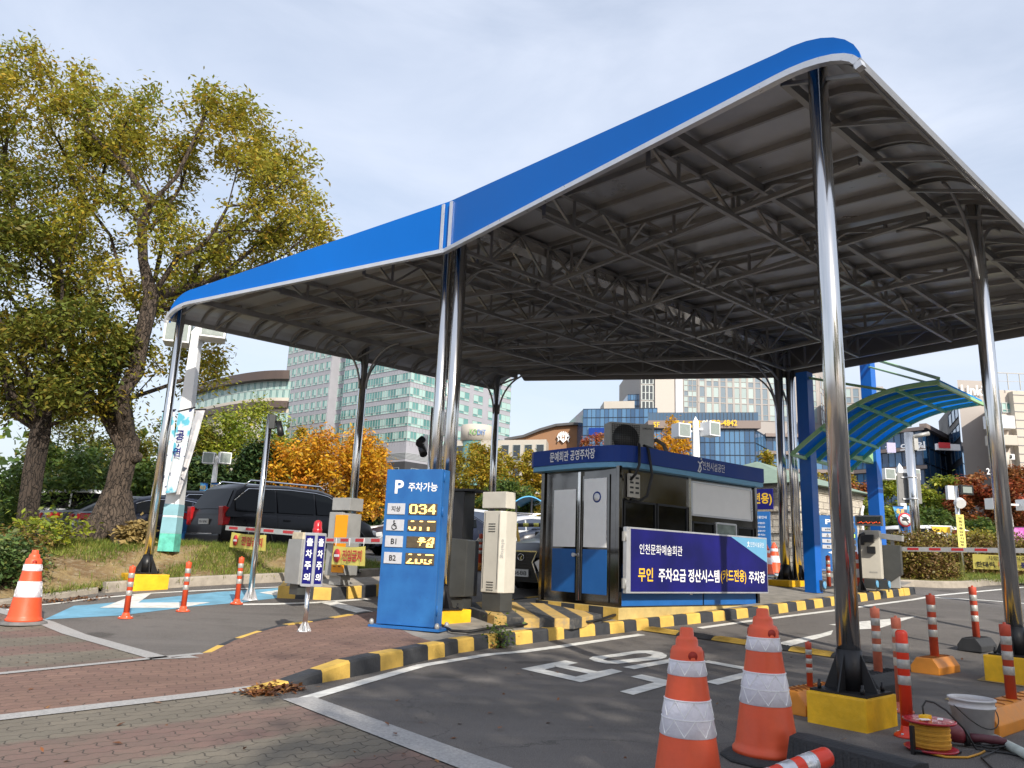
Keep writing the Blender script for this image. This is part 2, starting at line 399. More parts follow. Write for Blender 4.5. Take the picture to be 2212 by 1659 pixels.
def kerb(name, path, w, h, mats, zf=zg, stripes=None, sink=.05, hf=None, side=1):
    """path = foot of the kerb face, body lies to its left (side=1)"""
    mb = MB(); inn = offs(path, w * side); fr = offs(path, .018 * side)
    for i in range(len(path) - 1):
        P = []
        for k in (i, i + 1):
            a, b, c = path[k], fr[k], inn[k]; z = zf(a[0], a[1]); hh = hf(a[0], a[1]) if hf else h
            P += [(a[0], a[1], z - sink), (b[0], b[1], z + hh - .02), (b[0] + (c[0]-b[0]) * .12, b[1] + (c[1]-b[1]) * .12, z + hh), (c[0], c[1], z + hh), (c[0], c[1], z - sink)]
        mi = stripes(i) if stripes else 0
        mb.add(P, [(0, 5, 6, 1), (1, 6, 7, 2), (2, 7, 8, 3), (3, 8, 9, 4)] + ([(0, 1, 2, 3, 4)] if i == 0 else []) + ([(9, 8, 7, 6, 5)] if i == len(path) - 2 else []), mi)
    return mb.build(name, mats)

mb = MB()
ys = [-80, 0, 9.5, 12, 15.3, 20, 29, 40, 120, 900]; xs = [-700, -60, -20, -8, 0, 8, 20, 60, 700]
mb.add([(x, y, g(y)) for y in ys for x in xs], [(j*9+i, j*9+i+1, (j+1)*9+i+1, (j+1)*9+i) for j in range(len(ys)-1) for i in range(8)])
tag(mb.build('ground', ASPH), kind='structure')

KF = [tuple(gp(*p)[:2]) for p in [(554,1496),(627,1488),(698,1475),(757,1464),(823,1450),(872,1439),(926,1426),(962,1419),(991,1411),(1025,1406),(1056,1401),(1085,1398),(1115,1394)]]
tail = [KF[-1]] + [tuple(gp(*p)[:2]) for p in [(1231,1379),(1346,1367),(1432,1355),(1535,1344),(1637,1332),(1806,1308),(1960,1286)]]
KF2 = KF[:-1] + resample(tail, .30)
ISL = lambda x, y: .14 * min(1, max(0, ((x + 1.87) * .856 + (y - 6.3) * .519) / 1.0))
zi = lambda x, y: g(y) + ISL(x, y)
tag(kerb('striped_kerb', KF2, .16, .15, [KY, KB], stripes=lambda i: i % 2, hf=lambda x, y: ISL(x, y) + .012), kind='structure')
KU = gx((430,1412),(480,1396),(530,1387),(580,1379),(620,1372),(660,1366),(730,1353),(800,1340))
tag(kerb('striped_kerb', resample(KU, .42), .13, .15, [KY, KB], stripes=lambda i: i % 2, hf=lambda x, y: ISL(x, y) + .008, side=-1), kind='structure')
fi = offs(KF2, .158); ui = offs(KU, -.128)
split = next(i for i, p in enumerate(fi) if p[0] > -.80)
A0, A1, A2 = gx((0,1547),(410,1500),(540,1484)); B0, B1 = gx((0,1455),(430,1412))
far0 = (A0[0] - 6, A0[1] - 7.1); far1 = (B0[0] - 6, B0[1] - 9.9)
sheet('brick_pavement', [[[far0, A0, A1, A2] + fi[:split + 1] + [(-1.55, 10.55), (-1.70, 11.05)] + ui[::-1] + [B1, B0, far1]]], .004, RED, zf=zi, step=.5)
backline = [(-1.70, 11.05), (-1.20, 12.0), (-.2, 13.0), (1.4, 14.5), (4.4, 17.1), (8.3, 20.2), (9.6, 18.6)]
sheet('island_concrete', [[fi[split:] + [backline[-1]] + backline[:-1][::-1] + [(-1.55, 10.55)]]], .003, CONC_D, zf=zi, step=.8)
tag(kerb('striped_kerb', resample(backline[:-1], .32), .12, .15, [KY, KB], stripes=lambda i: i % 2, side=-1), kind='structure')
D1, D2, D3 = gx((610,1513),(770,1577),(980,1659))
sheet('brick_driveway', [[[A2, D1, D3, (2.7, 1.0), (2.7, -9), (-13, -9), far0, A0, A1]],
                         [[B1, B0, far1, (-14, -2), (-9.5, 8.5), gx((0,1322))[0], gx((95,1345))[0], gx((350,1425))[0]]]], .004, DRIVE)
gb = [strip([far0, A0, A1, A2], -.17, 0), strip([far1, B0, B1], -.10, 0), strip([D1, D3, (2.7, 1.0)], .24, 0), strip(gx((-60,1305),(95,1345),(350,1425),(420,1420)), .20, -.1)]
sheet('granite_edging', [[q] for q in gb], .010, GRANITE)

# painted markings
def zz(a, x0, y0, s): return gx(*[(x0 + s * p[0], y0 + s * p[1]) for p in a])
wl = gx((640,1510),(780,1470),(900,1437),(1050,1413),(1200,1396),(1378,1370))
wl2 = gx((1505,1356),(1620,1340),(1806,1317),(1960,1296),(2020,1286),(2212,1268))
sheet('lane_line', [[strip(wl, .13, -.13)], [strip(wl2, .11, -.11)], [strip(gx((2000,1291),(2130,1298),(2280,1310)), .12)]], .006, PAINT)
TX = [[[(115,522),(500,448),(610,470),(520,490),(780,545),(905,522),(1000,545),(635,640)], [(320,528),(420,505),(700,565),(590,590)]],
      [[(705,432),(740,412),(1130,362),(1250,362),(1340,378),(1385,402),(1380,420),(1330,437),(960,478),(850,475),(750,455)], [(828,442),(870,425),(1100,390),(1200,385),(1262,400),(1240,412),(960,447),(870,452)]],
      [[(1000,507),(1480,420),(1570,440),(1100,525)]], [[(1070,590),(1165,570),(1440,632),(1440,650),(1090,750),(975,720),(1275,640)]],
      [[(1685,460),(1745,448),(2120,515),(2120,540)]], [[(1715,635),(2085,545),(2170,570),(1830,662)]]]
sheet('road_lettering', [[zz(l, 1097.2, 1316.6, .248) for l in ls] for ls in TX], .006, PAINT)
# arrows and worn hatching on the right hand lane
ar = [[gx((1640,1398),(1800,1362),(1795,1372),(1680,1404))], [gx((1790,1350),(1980,1332),(1900,1358),(1830,1362),(1840,1356))]]
sheet('lane_arrow', ar, .006, PAINT)
hat = [[gx((2110,1470),(2140,1455),(2240,1468),(2240,1488))], [gx((2040,1512),(2062,1500),(2240,1530),(2240,1552))]]
sheet('worn_hatching', hat, .006, WEARY)
bl = gx((95,1339),(160,1309),(330,1294),(470,1279),(600,1271),(700,1266),(960,1262),(960,1280),(640,1287),(520,1302),(400,1312),(260,1330))
sheet('blue_lane', [[bl]], .004, BLUEROAD)
sheet('lane_arrow', [[gx((215,1314),(292,1286),(330,1281),(298,1303),(455,1302),(390,1314))], [gx((560,1281),(625,1272),(640,1279),(600,1288))]], .008, PAINT)
sheet('lane_line', [[strip(gx((0,1322),(95,1308),(200,1295),(330,1283),(500,1274),(700,1266)), .10)], [strip(gx((525,1307),(600,1306),(680,1303),(800,1295)), .14, -.05)],
                    [gx((690,1302),(720,1299),(805,1322),(805,1334))]], .007, PAINT)
# plain granite kerb along the planted bed on the left
KL = gx((-90,1326),(0,1311),(95,1298),(200,1284),(226,1279)); KL2 = gx((228,1281),(318,1274),(450,1265),(600,1258),(800,1247),(970,1236))
tag(kerb('kerb', resample(KL, .5), .15, .09, [CONC]), kind='structure'); tag(kerb('kerb', resample(KL2, .5), .17, .17, [CONC]), kind='structure')
KC = KL[:-1] + KL2
kxs = [p[0] for p in KC]; kys = [p[1] for p in KC]
KP = np.array([(KC[0][0] - 1.4, KC[0][1] - 9)] + KC, float)
def bedz(x, y):
    D = KP - np.array((x, y)); AB = KP[1:] - KP[:-1]; tt = np.clip(-(D[:-1] * AB).sum(1) / (AB ** 2).sum(1), 0, 1); q = D[:-1] + AB * tt[:, None]; dd = (q ** 2).sum(1); i = int(np.argmin(dd)); d = math.sqrt(dd[i]); yk = y + q[i][1]
    e = min(1, max(0, (-1.2 - x) / 2.0))
    rise = float(np.interp(d, [0, .25, .8, 1.7, 2.6, 4, 6, 8], [.09, .12, .26, .55, .66, .62, .50, .30]))
    rise = .10 + (rise - .10) * (.25 + .75 * e)
    rise += .13 * math.exp(-((x + 8.1) ** 2 + (y - 15.9) ** 2) / 1.6)
    if y > 17.6: return min(g(yk) + rise, g(y) + .10)
    return max(g(yk) + rise, g(y) + .08) + .03 * math.sin(3.1 * x + 1.7 * y) * math.sin(2.3 * y)
BED = [(-24, 2.0), (KC[0][0] - 1.55, KC[0][1] - 9)] + offs(KC, .14) + [(-1.0, 18.6), (-3.0, 19.0), (-6.3, 18.55), (-8, 18.6), (-24, 19)]
def bed_mat():
    m = bpy.data.materials.new('planted_bed_soil'); m.use_nodes = True; t, b, L = nodes(m); co = objco(t)
    c = mixcol(t, noise(t, co, 1.4, 6, .65, .42, .58), (.52, .37, .17), (.30, .19, .09))
    c = mixcol(t, noise(t, co, 9, 6, .7, .5, .7), c, (.58, .48, .32))
    c = mixcol(t, noise(t, co, 40, 4, .6, .55, .75), c, (.14, .09, .045))
    L.new(c, b.inputs['Base Color']); b.inputs['Roughness'].default_value = .95
    bumpin(t, b, noise(t, co, 22, 6, .7, .2, .8), 1.0, .06)
    return m
sheet('planted_bed', [[BED]], 0, bed_mat(), zf=bedz, step=.3)
# planted bed with clipped hedges on the right
RB = gx((1905,1268),(1960,1267),(2040,1271),(2100,1270),(2160,1264),(2212,1259),(2330,1250))
tag(kerb('kerb', resample(RB, .5), .16, .16, [CONC]), kind='structure')
GRASSM = mat('grass_soil', (.16, .15, .045), .95, var=.4, scale=6, bump=.8, bscale=25)
def rbz(x, y): return g(y) + .15 + .12 * min(3, max(0, (y - 19.5) * .35))
sheet('planted_verge', [[offs(RB, .14) + [(26, 30), (12.5, 30), (11, 24)]]], 0, GRASSM, zf=rbz, step=1.0)
# lighter road surface far off, in front of the stone pavilion
sheet('blue_lane', [[gx((1610,1238),(1870,1243),(1870,1250),(1610,1246))]], .005, mat('pale_blue_marking', (.45, .58, .66), .8, var=.3, scale=3))

# ------------------------------------------------------------------ canopy
M0 = Vector((-.95, 10.75, 0)); RC0 = Vector((2.59, 6.01, 0)); BM = Vector((6.22, 17.15, 0)); RB0 = BM + (RC0 - M0)
L0 = Vector((-6.27, 13.83, 0)); LB = Vector((-.37, 18.75, 0))
ZB = 5.45
def roof_pt(side, s, t, dz=0.0):
    """s = 0 at the valley, 1 at the outer column line, >1 on the curved overhang; t along the lane"""
    a = M0.lerp(BM, t); b = (RC0.lerp(RB0, t) if side > 0 else L0.lerp(LB, t)); W = (b - a).length
    ai, ao, dr = (.34, .44, .50) if side > 0 else (.50, .14, .44)
    if s <= 1: p = a.lerp(b, s * (W - ai) / W); z = 6.20 - .57 * s
    else:
        q = min(1, s - 1); th = q * math.pi / 2; p = b + (b - a).normalized() * ((ai + ao) * math.sin(th) - ai); z = 5.63 - dr * (1 - math.cos(th))
    return Vector((p.x, p.y, z + dz))
SS = [0, .25, .5, .75, .9, 1] + [1 + k / 8 for k in range(1, 9)]
canopy = thing('toll_canopy', 'large blue fascia steel canopy on polished columns spanning the toll lanes', 'canopy', (0, 0, 0))
for side in (1, -1):
    mb = MB(); T = [-.006 + 1.036 * k / 10 for k in range(11)]
    top = [[roof_pt(side, s, t) for s in SS] for t in T]; bot = [[roof_pt(side, s, t, -.05) for s in SS] for t in T]
    n = len(SS); vs = sum(top, []) + sum(bot, []); o = n * len(T); fs = []
    for i in range(len(T) - 1):
        for j in range(n - 1):
            a, b, c, d = i*n+j, i*n+j+1, (i+1)*n+j+1, (i+1)*n+j
            fs += [(a, b, c, d), (o+a, o+d, o+c, o+b)]
    for i in range(len(T) - 1): fs.append((i*n+n-1, o+i*n+n-1, o+(i+1)*n+n-1, (i+1)*n+n-1))
    mb.add(vs, fs); mb.build('roof_deck', GALV, canopy)
    # purlins: thin ribs under the deck, across the lane
    mb = MB(); N = 16
    for k in range(N + 1):
        t = k / N
        for a, b in zip(SS[:-2], SS[1:-1]):
            mb.bar(roof_pt(side, a, t, -.085), roof_pt(side, b, t, -.085), .035, .07)
    mb.build('purlins', TRUSS, canopy)
    # long beams with the lane
    mb = MB()
    for s in (.25, .75, 1.0): mb.bar(roof_pt(side, s, 0, -.16), roof_pt(side, s, 1, -.16), .06, .10)
    mb.bar(roof_pt(side, 1.97, -.02, -.02), roof_pt(side, 1.97, 1.02, -.02), .06, .08)
    mb.build('beams', TRUSS, canopy)
    # front fascia
    P = []; Q = []
    fw = Vector((-.045, -.055, 0))
    for s in SS:
        p = roof_pt(side, s, -.006) + fw; zt = p.z + .05
        zb = 5.46 - .05 * min(s, 1) if s <= 1 else 5.41 - .30 * (1 - math.cos((s - 1) * math.pi / 2))
        P.append(Vector((p.x, p.y, zt))); Q.append(Vector((p.x, p.y, zb)))
    th = Vector((.035, .045, 0)); mb = MB(); k = len(P)
    mb.add(P + Q + [p + th for p in P] + [q + th for q in Q], [f for i in range(k-1) for f in ((i, i+1, k+i+1, k+i), (2*k+i, 3*k+i, 3*k+i+1, 2*k+i+1), (i, 2*k+i, 2*k+i+1, i+1), (k+i, k+i+1, 3*k+i+1, 3*k+i))] + [(k-1, 2*k-1, 4*k-1, 3*k-1)])
    mb.build('fascia', BLUE, canopy)
    mb = MB(); out_ = Vector((-.022, -.026, 0))
    for a, b in zip(Q[:-1], Q[1:]): mb.bar(a + out_ + Vector((0, 0, -.02)), b + out_ + Vector((0, 0, -.02)), .07, .06)
    mb.build('fascia_trim', TRIM, canopy)
    mb = MB(); f0 = .05 if side > 0 else .07; a = P[0].lerp(P[1], f0); b = Q[0].lerp(Q[1], f0); a.z -= .03; mb.bar(a + out_ * .5, b + out_ * .5, .055, .02, up=(.7, .7, 0)); mb.build('trim_strip', TRIM, canopy)
    # back panel
    mb = MB(); P = [roof_pt(side, s, 1.03, .04) for s in SS]
    Q = [Vector((p.x, p.y, 5.40 if s <= 1 else p.z - .08)) for s, p in zip(SS, P)]; th = Vector((.04, .04, 0)); k = len(P)
    mb.add(P + Q + [p + th for p in P] + [q + th for q in Q], [f for i in range(k-1) for f in ((i, i+1, k+i+1, k+i), (2*k+i, 3*k+i, 3*k+i+1, 2*k+i+1), (i, 2*k+i, 2*k+i+1, i+1), (k+i, k+i+1, 3*k+i+1, 3*k+i))] + [(k-1, 2*k-1, 4*k-1, 3*k-1)])
    mb.build('back_panel', BACKP, canopy)
    # inner skirt on the curved edge, with its bent ribs
    mb = MB()
    for k in range(11):
        t = k / 10
        for a in range(7): mb.bar(roof_pt(side, 1 + a / 8, t, -.075), roof_pt(side, 1 + (a + 1) / 8, t, -.075), .04, .06)
        b = roof_pt(side, 1.0, t, -.2); e = roof_pt(side, 1.9, t, -.08); mb.bar(b, e, .035, .035)
    mb.build('edge_ribs', TRUSS, canopy)
def truss(a, b, topz, n, zb=ZB + .02, parent=canopy):
    mb = MB(); a, b = Vector(a), Vector(b)
    bt = lambda f: Vector((*a.lerp(b, f)[:2], zb)); tp = lambda f: Vector((*a.lerp(b, f)[:2], topz(f)))
    mb.bar(bt(0), bt(1), .055, .055)
    for i in range(n):
        mb.bar(tp(i / n), tp((i + 1) / n), .055, .055)
        mb.bar(bt((i + .5) / n), tp((i + .5) / n), .04, .04); mb.bar(bt((i + .5) / n), tp(i / n), .035, .035); mb.bar(bt((i + .5) / n), tp((i + 1) / n), .035, .035)
    mb.bar(bt(0), tp(0), .05); mb.bar(bt(1), tp(1), .05)
    return mb.build('truss', TRUSS, parent)
perp = Vector((.66, -.75, 0))
for d in (-.16, .16): truss(M0 + perp * d, BM + perp * d, lambda f: 6.06, 8)
for side in (1, -1):
    f_ = lambda s, t: roof_pt(side, s, t)
    for s__ in (.34, .67): a, b = f_(s__, .02), f_(s__, .98); truss(a, b, lambda f: 6.10 - .57 * s__, 8, zb=5.46 if s__ < .5 else 5.42)
    for t in (.20, .40, .62, .82, .985):
        a, b = f_(.02, t), f_(.97, t); truss(a, b, lambda f: 6.08 - .56 * f, 5)
mb = MB()
for off, z in ((0, 5.98),):
    mb.bar(M0 + perp * off + Vector((0, 0, z)) + U * .12, BM + perp * off + Vector((0, 0, z)) + U * .1, .26, .16)
mb.build('gutter', mat('gutter_sheet', (.55, .53, .50), .3, .8, var=.3, scale=2), canopy)
def column(xy, zb, zt, r=.083, foot=True):
    mb = MB(); mb.tube([(xy[0], xy[1], zb), (xy[0], xy[1], zt)], r, 20); c = mb.build('column', STEEL, canopy)
    if foot:
        f = MB(); f.M = Matrix.Translation((xy[0], xy[1], zb)) @ Matrix.Rotation(LANE, 4, 'Z')
        f.box((0, 0, .008), (.42, .42, .016)); f.tube([(0, 0, .016), (0, 0, .30)], r + .008, 18)
        for k in range(4):
            q = f.M.copy(); f.M = f.M @ Matrix.Rotation(k * math.pi / 2, 4, 'Z')
            f.prism([(r, 0, .016), (.20, 0, .016), (r, 0, .29)], (0, -.006, 0), (0, .006, 0)); f.lathe([(.016, .016), (.016, .05), (.010, .055), (.010, .08)], 6, (.16, .16, 0)); f.M = q
        f.build('base_plate', DARKST, c)
    return c
def footing(xy, zb, zt, sx, sy, label, rz=LANE):
    mb = MB(); mb.box((0, 0, (zt - zb) / 2), (sx, sy, zt - zb))
    o = mb.build('concrete_footing', YEL, None, bevel=.015, loc=(xy[0], xy[1], zb), rz=rz); tag(o, label, 'footing', 'yellow concrete footings of the canopy'); return o
column(RC0, .22, 5.60); footing(RC0, -.02, .22, .50, .44, 'tall yellow painted concrete footing beside the white bucket')
RC1 = Vector((5.52, 8.62, 0)); column(RC1, .27, 5.60); footing(RC1, 0, .27, .52, .5, 'yellow concrete footing under the rightmost column, behind black kerb block')
RC2 = RC0 + U * 7.86; column(RC2, .25, 5.6); footing(RC2, 0, .25, .6, .5, 'yellow concrete footing of the far right canopy column')
zf0 = zi(-.9, 10.7)
for q in ((-1.03, 10.84), (-.83, 10.66), (-.80, 10.92)): column(q, zf0 + .17, 5.6, .083 if q[0] != -.80 else .05, q[0] < -.9 or q[0] == -.83)
footing((-.86, 10.72), zf0 - .03, zf0 + .17, .50, .72, 'low yellow concrete footing beside the blue parking sign', LANE + R(90))
zl = bedz(-6.22, 13.83)
column(L0 + Vector((.03, 0, 0)), zl + .16, 5.47, .075); footing(L0 + Vector((.03, 0, 0)), zl - .25, zl + .15, .62, .62, 'bright yellow concrete footing on the grass beside the kerb')
for q in ((-3.24, 16.34), (-.37, 18.7)):
    column(q, g(q[1]) + .1, 5.45, .085)
zb2 = zi(6.2, 17.1) + .09
for q in ((6.05, 17.0), (6.42, 17.28)): column(q, zb2, 5.6, .10)
for q in ((6.17, 17.22), (6.3, 17.05)): column(q, zb2, 5.6, .06, False)
footing((6.25, 17.1), zb2 - .13, zb2, 1.5, .62, 'long flat yellow footing under the clustered rear columns', LANE - R(0))
mb = MB()
def bracket(xy, d, zt=5.45, r=.85):
    d = Vector(d).normalized(); p = Vector((*xy[:2], 0))
    b = MB(); b.tube([p + d * (.08 + r * (1 - math.cos(a))) + Vector((0, 0, zt - r * 1.1 + r * 1.1 * math.sin(a))) for a in [k * math.pi / 20 for k in range(11)]], .022, 6)
    b.build('arch_bracket', TRUSS, canopy)
nL = (M0 - L0).normalized(); nR = (M0 - RC0).normalized()
for q in ((-3.24, 16.34), (-.37, 18.7)): bracket(q, -U); bracket(q, nL)
bracket((-3.24, 16.34), U)
for q in (RC1, RC2): bracket(q, U); bracket(q, -U); bracket(q, nR)
bracket(M0, U); bracket((6.05, 17.0), -U, r=1.1); bracket((6.42, 17.28), -U, r=1.1); bracket((6.05, 17.0), -nL, r=.8)
# ------------------------------------------------------------------ cones
def make_cone(label, base_m, weathered=False):
    t = thing('traffic_cone', label, 'traffic cone', (0, 0, 0), 0, 'orange traffic cones')
    om = ORANGE
    def rad(z): return .186 - (z - .06) * (.186 - .088) / (.735 - .06)
    b = MB(); b.lathe([(.2, .035), (.2, .06), (.186, .075), (rad(.10), .10), (rad(.30), .30), (rad(.50), .50), (rad(.70), .70), (.088, .745), (.080, .765), (.062, .772), (.060, .805), (.052, .818), (.040, .822), (.036, .862), (.030, .868), (.0, .868)], 32)
    b.build('cone_body', om, t)
    for z0, z1, tri in ((.62, .70, 1), (.315, .50, 2)):
        r = MB(); e = .0025; r.lathe([(rad(z0) + .0005, z0), (rad(z0) + e, z0 + .002), (rad(z1) + e, z1 - .002), (rad(z1) + .0005, z1)], 32); rb = r.build('reflective_band', REFL, t)
        s = MB()
        for row in range(tri):
            za, zb_ = z0 + (z1 - z0) * row / tri + .008, z0 + (z1 - z0) * (row + 1) / tri - .008
            for k in range(8):
                a0, a1 = k * math.pi / 4, (k + .5) * math.pi / 4
                P = lambda a, z: ((rad(z) + .0045) * math.cos(a), (rad(z) + .0045) * math.sin(a), z)
                s.bar(P(a0, za), P(a1, zb_), .003); s.bar(P(a1, zb_), P(a0 + math.pi / 4, za), .003)
            for k in range(32): s.bar(P(k * math.pi / 16, zb_ + .004), P((k + 1) * math.pi / 16, zb_ + .004), .003)
        s.build('stitching', KWHITE, rb)
    h = MB()
    for a in (R(-62), R(20), R(160)):
        c = Vector((.0905 * math.cos(a), .0905 * math.sin(a), .735)); n = Vector((math.cos(a), math.sin(a), .14)).normalized()
        h.M = frame((rad(.725) + .001) * Vector((math.cos(a), math.sin(a), 0)) + Vector((0, 0, .725)) - n * .006, Vector((-math.sin(a), math.cos(a), 0)), Vector((0, 0, 1))); h.lathe([(.026, 0), (.026, .0062), (0, .0062)], 14)
    h.build('vent_hole', mat('cone_hole', (.35, .02, .008), .6), t)
    p = MB(); p.lathe([(.27, 0), (.275, .012), (.22, .038), (.12, .038)], 10); p.build('rubber_base', base_m, t)
    return t
BASEG = mat('worn_rubber_base', (.17, .165, .16), .85, var=.35, scale=8, bump=.3)
cone0 = make_cone('large orange cone on black rubber base beside the long black kerb block', BBLOCK)
def put_cone(c, px, py, pt, rz=0, y=None):
    p = gp(px, py) if y is None else at(px, py, y); h = hz(pt[0], pt[1], p.y) - p.z; c.location = p; c.rotation_euler = (0, 0, rz); c.scale = (h / .868,) * 3; return c
put_cone(cone0, 1657, 1640, (1643, 1314), R(-12))
c = dup(cone0, (0, 0, 0), 0, 'nearest orange cone with a round hole in its neck, cut by the bottom edge'); put_cone(c, 1487, 1722, (1477, 1355), R(-20))
coneL = make_cone('sunlit orange cone on a grey base at the left edge of the driveway', BASEG)
put_cone(coneL, 50, 1348, (76, 1188), R(10))
for px, py, pt, lb in ((1674, 1240, (1674, 1172), 'small far orange cone standing between the banner sign and the clustered columns'), (1657, 1243, (1658, 1176), 'far orange cone half hidden by the right end of the navy banner sign')):
    c = dup(coneL, (0, 0, 0), 0, lb); put_cone(c, px, py, pt)
for px, py, pt, lb in ((1853, 1279, (1852, 1192), 'orange cone left of the cream ticket machine, behind the thin black stalk'), (1867, 1279, (1866, 1190), 'orange cone mostly hidden directly behind the cream ticket machine')):
    c = dup(coneL, (0, 0, 0), 0, lb); put_cone(c, px, py, pt)

# ------------------------------------------------------------------ delineator posts and separator blocks
def make_bollard(label, body, band, flange=True, dome=False, r=.042, H=.75):
    t = thing('delineator_post', label, 'bollard', (0, 0, 0), 0, 'orange delineator posts')
    b = MB(); z0 = .05 if flange else 0
    top = [(r, H - .03), (r * .9, H - .012), (r * .6, H), (0, H)] if dome else [(r * 1.06, H - .085), (r * 1.06, H - .012), (r, H - .006), (r * .35, H - .004), (r * .3, H + .012), (0, H + .012)]
    b.lathe([(r, z0), (r, H - .09)] + top, 20); b.build('post', body, t)
    for k in range(3):
        z = H - .175 - k * .125; q = MB(); q.lathe([(r + .0005, z), (r + .002, z + .002), (r + .002, z + .07), (r + .0005, z + .072)], 20); q.build('reflective_band', band, t)
    if flange:
        q = MB(); q.lathe([(.105, 0), (.105, .012), (.085, .028), (.055, .042), (.05, .075), (r, .085)], 20)
        for k in range(4): q.lathe([(.012, .02), (.012, .034), (0, .036)], 6, (.082 * math.cos(k * 1.571 + .6), .082 * math.sin(k * 1.571 + .6), 0), 1)
        q.build('flange', [body, TRIM], t)
    return t
ORD = mat('dull_orange_plastic', (.50, .070, .035), .5, var=.15, scale=8)
def put_b(o, px, py, pt, dz=0.0, H=.75, y=None):
    p = gp(px, py, dz) if y is None else at(px, py, y); h = hz(pt[0], pt[1], p.y) - p.z; o.location = p; o.scale = (h / H,) * 3; return o
B0_ = make_bollard('orange delineator post nearest the left cone, on plain asphalt', ORANGE, REFLG)
put_b(B0_, 271, 1336, (274, 1222))
put_b(dup(B0_, (0, 0, 0), .5, 'orange delineator post in front of the tip of the blue lane, middle of three'), 395, 1321, (398, 1213))
put_b(dup(B0_, (0, 0, 0), 1.1, 'orange delineator post beside the foot of the chrome camera pole'), 511, 1305, (514, 1203))
def block(px, py, m, label, L=.62, rz=LANE, h=.17, y=None):
    p = gp(px, py) if y is None else at(px, py, y); p.z = g(p.y)
    w, tw = .15, .085
    mb = MB(); mb.prism([(-L/2, -w, 0), (-L/2, w, 0), (-L/2, w, h * .45), (-L/2, tw, h), (-L/2, -tw, h), (-L/2, -w, h * .45)], (0, 0, 0), (L, 0, 0))
    t = thing('separator_block', label, 'separator block', p, rz, 'rubber lane separator blocks'); mb.build('block', m, t, bevel=.01)
    q = MB()
    for k in range(9):
        x = -L/2 + .05 + k * (L - .1) / 8; q.tube([(x - .02, -.07, h + .003), (x + .015, -.03, h + .003), (x - .015, .02, h + .003), (x + .02, .07, h + .003)], .006, 5)
    q.build('tread_ribs', BBLOCK if m == BBLOCK else mat('block_rib', (.30, .10, .02), .7), t)
    return p
R_ORD = make_bollard('dull orange delineator post on the orange block furthest up the lane', ORD, REFLG, False, H=.62)
def on_block(px, py, pt, m, lb, lp, src=None, L=.62, pb=None, y=None):
    p = block(px, py, m, lb, L, y=y); o = dup(src or R_ORD, p + Vector((0, 0, .168)), 0, lp); h = hz(pt[0], pt[1], p.y) - p.z - .168
    s = h / .62; o.scale = (s,) * 3
    if pb: q = at(pb[0], pb[1], p.y); o.location = (q.x, q.y, p.z + .168)
    return o
on_block(1752, 1532, (1730, 1386), OBLOCK, 'orange rubber separator block tucked behind the tall yellow footing', 'delineator post on the orange block behind the right cone', L=.72)
on_block(1900, 1492, (1882, 1312), BBLOCK, 'scuffed black separator block just behind the foreground chrome column', 'faded delineator post on the black block beside the foreground column', make_bollard('faded post', ORFADE, REFLG, False, H=.62), L=.7)
on_block(2022, 1452, (2003, 1284), OBLOCK, 'clean orange separator block alone in the middle of the right lane edge', 'dull red post on the lone orange block in the right lane', L=.62)
on_block(2112, 1405, (2103, 1267), BBLOCK, 'black separator block beside the rightmost column footing', 'dull red post on the black block near the rightmost column', L=.6)
on_block(2190, 1560, (2166, 1347), OBLOCK, 'long orange separator block at the right edge behind the bucket', 'tall post with three grey bands at the right edge of the photo', L=1.6)
_p = R_ORD; 
pb_ = block(1036, 1232, OBLOCK, 'small orange separator block seen between the cream cabinet and the dark cabinet', L=.8); _p.location = pb_ + Vector((0, 0, .168)); _p['label'] = 'far thin red post between the dark cabinet and the cream cabinet'
_p.scale = (1.1,) * 3
o = on_block(1792, 1285, (1786, 1200), BBLOCK, 'dark separator block left of the cream ticket machine behind the column', 'orange post standing behind the foreground column beside the blue post', L=1.0)
block(1632, 1283, BBLOCK, 'small dark separator block peeping out behind the navy banner sign', L=.5)
for nm in [o_ for o_ in COL.objects if o_.get('label') == 'faded post']:
    for ch in list(nm.children): bpy.data.objects.remove(ch)
    bpy.data.objects.remove(nm)
put_b(make_bollard('bright red orange post with a domed top, in front of the cable reel', REDPL, REFLG, True, True, .047, .82), 1962, 1592, (1955, 1361), H=.82)
put_b(make_bollard('pale faded orange post standing just behind the bright domed one', ORFADE, mat('worn_cream_band', (.50, .46, .38), .6, var=.3, scale=15), True, False, .04, .82), 1948, 1538, (1938, 1333), H=.82)
fb = make_bollard('short orange and silver delineator tube lying on the ground', REDPL, mat('bright_silver_band', (.62, .63, .66), .25, .5, var=.2, scale=12), False, True, .045, .62)
p = at(1792, 1632, 3.86); fb.location = Vector((p.x, p.y, p.z)) - Vector((.50, -.02, .0)) ; q = (at(1792, 1636, 3.86) - at(1690, 1676, 3.75)).normalized(); fb.rotation_euler = q.to_track_quat('Z', 'Y').to_euler(); fb.location = p - q * .62
# long black rubber block in the foreground
mb = MB(); a = at(1722, 1570, 4.62); b = at(1985, 1640, 4.02); d = (b - a).normalized(); n = Vector((d.y, -d.x, 0)).normalized()
if n.y > 0: n = -n
a.z = b.z = .20
P = [a, a + n * .07 + Vector((0, 0, -.015)), a + n * .12 + Vector((0, 0, -.20)), a - n * .10 + Vector((0, 0, -.20)), a - n * .08 + Vector((0, 0, -.01))]
mb.prism(P, (0, 0, 0), b - a)
for k in range(16):
    q = a + (b - a) * (k + .5) / 16; mb.bar(q + n * .076 + Vector((0, 0, -.03)), q + n * .122 + d * .03 + Vector((0, 0, -.185)), .012, .006)
tag(mb.build('rubber_kerb_block', BBLOCK, None, .006), 'long black rubber kerb block lying in front of the yellow footing', 'kerb block')

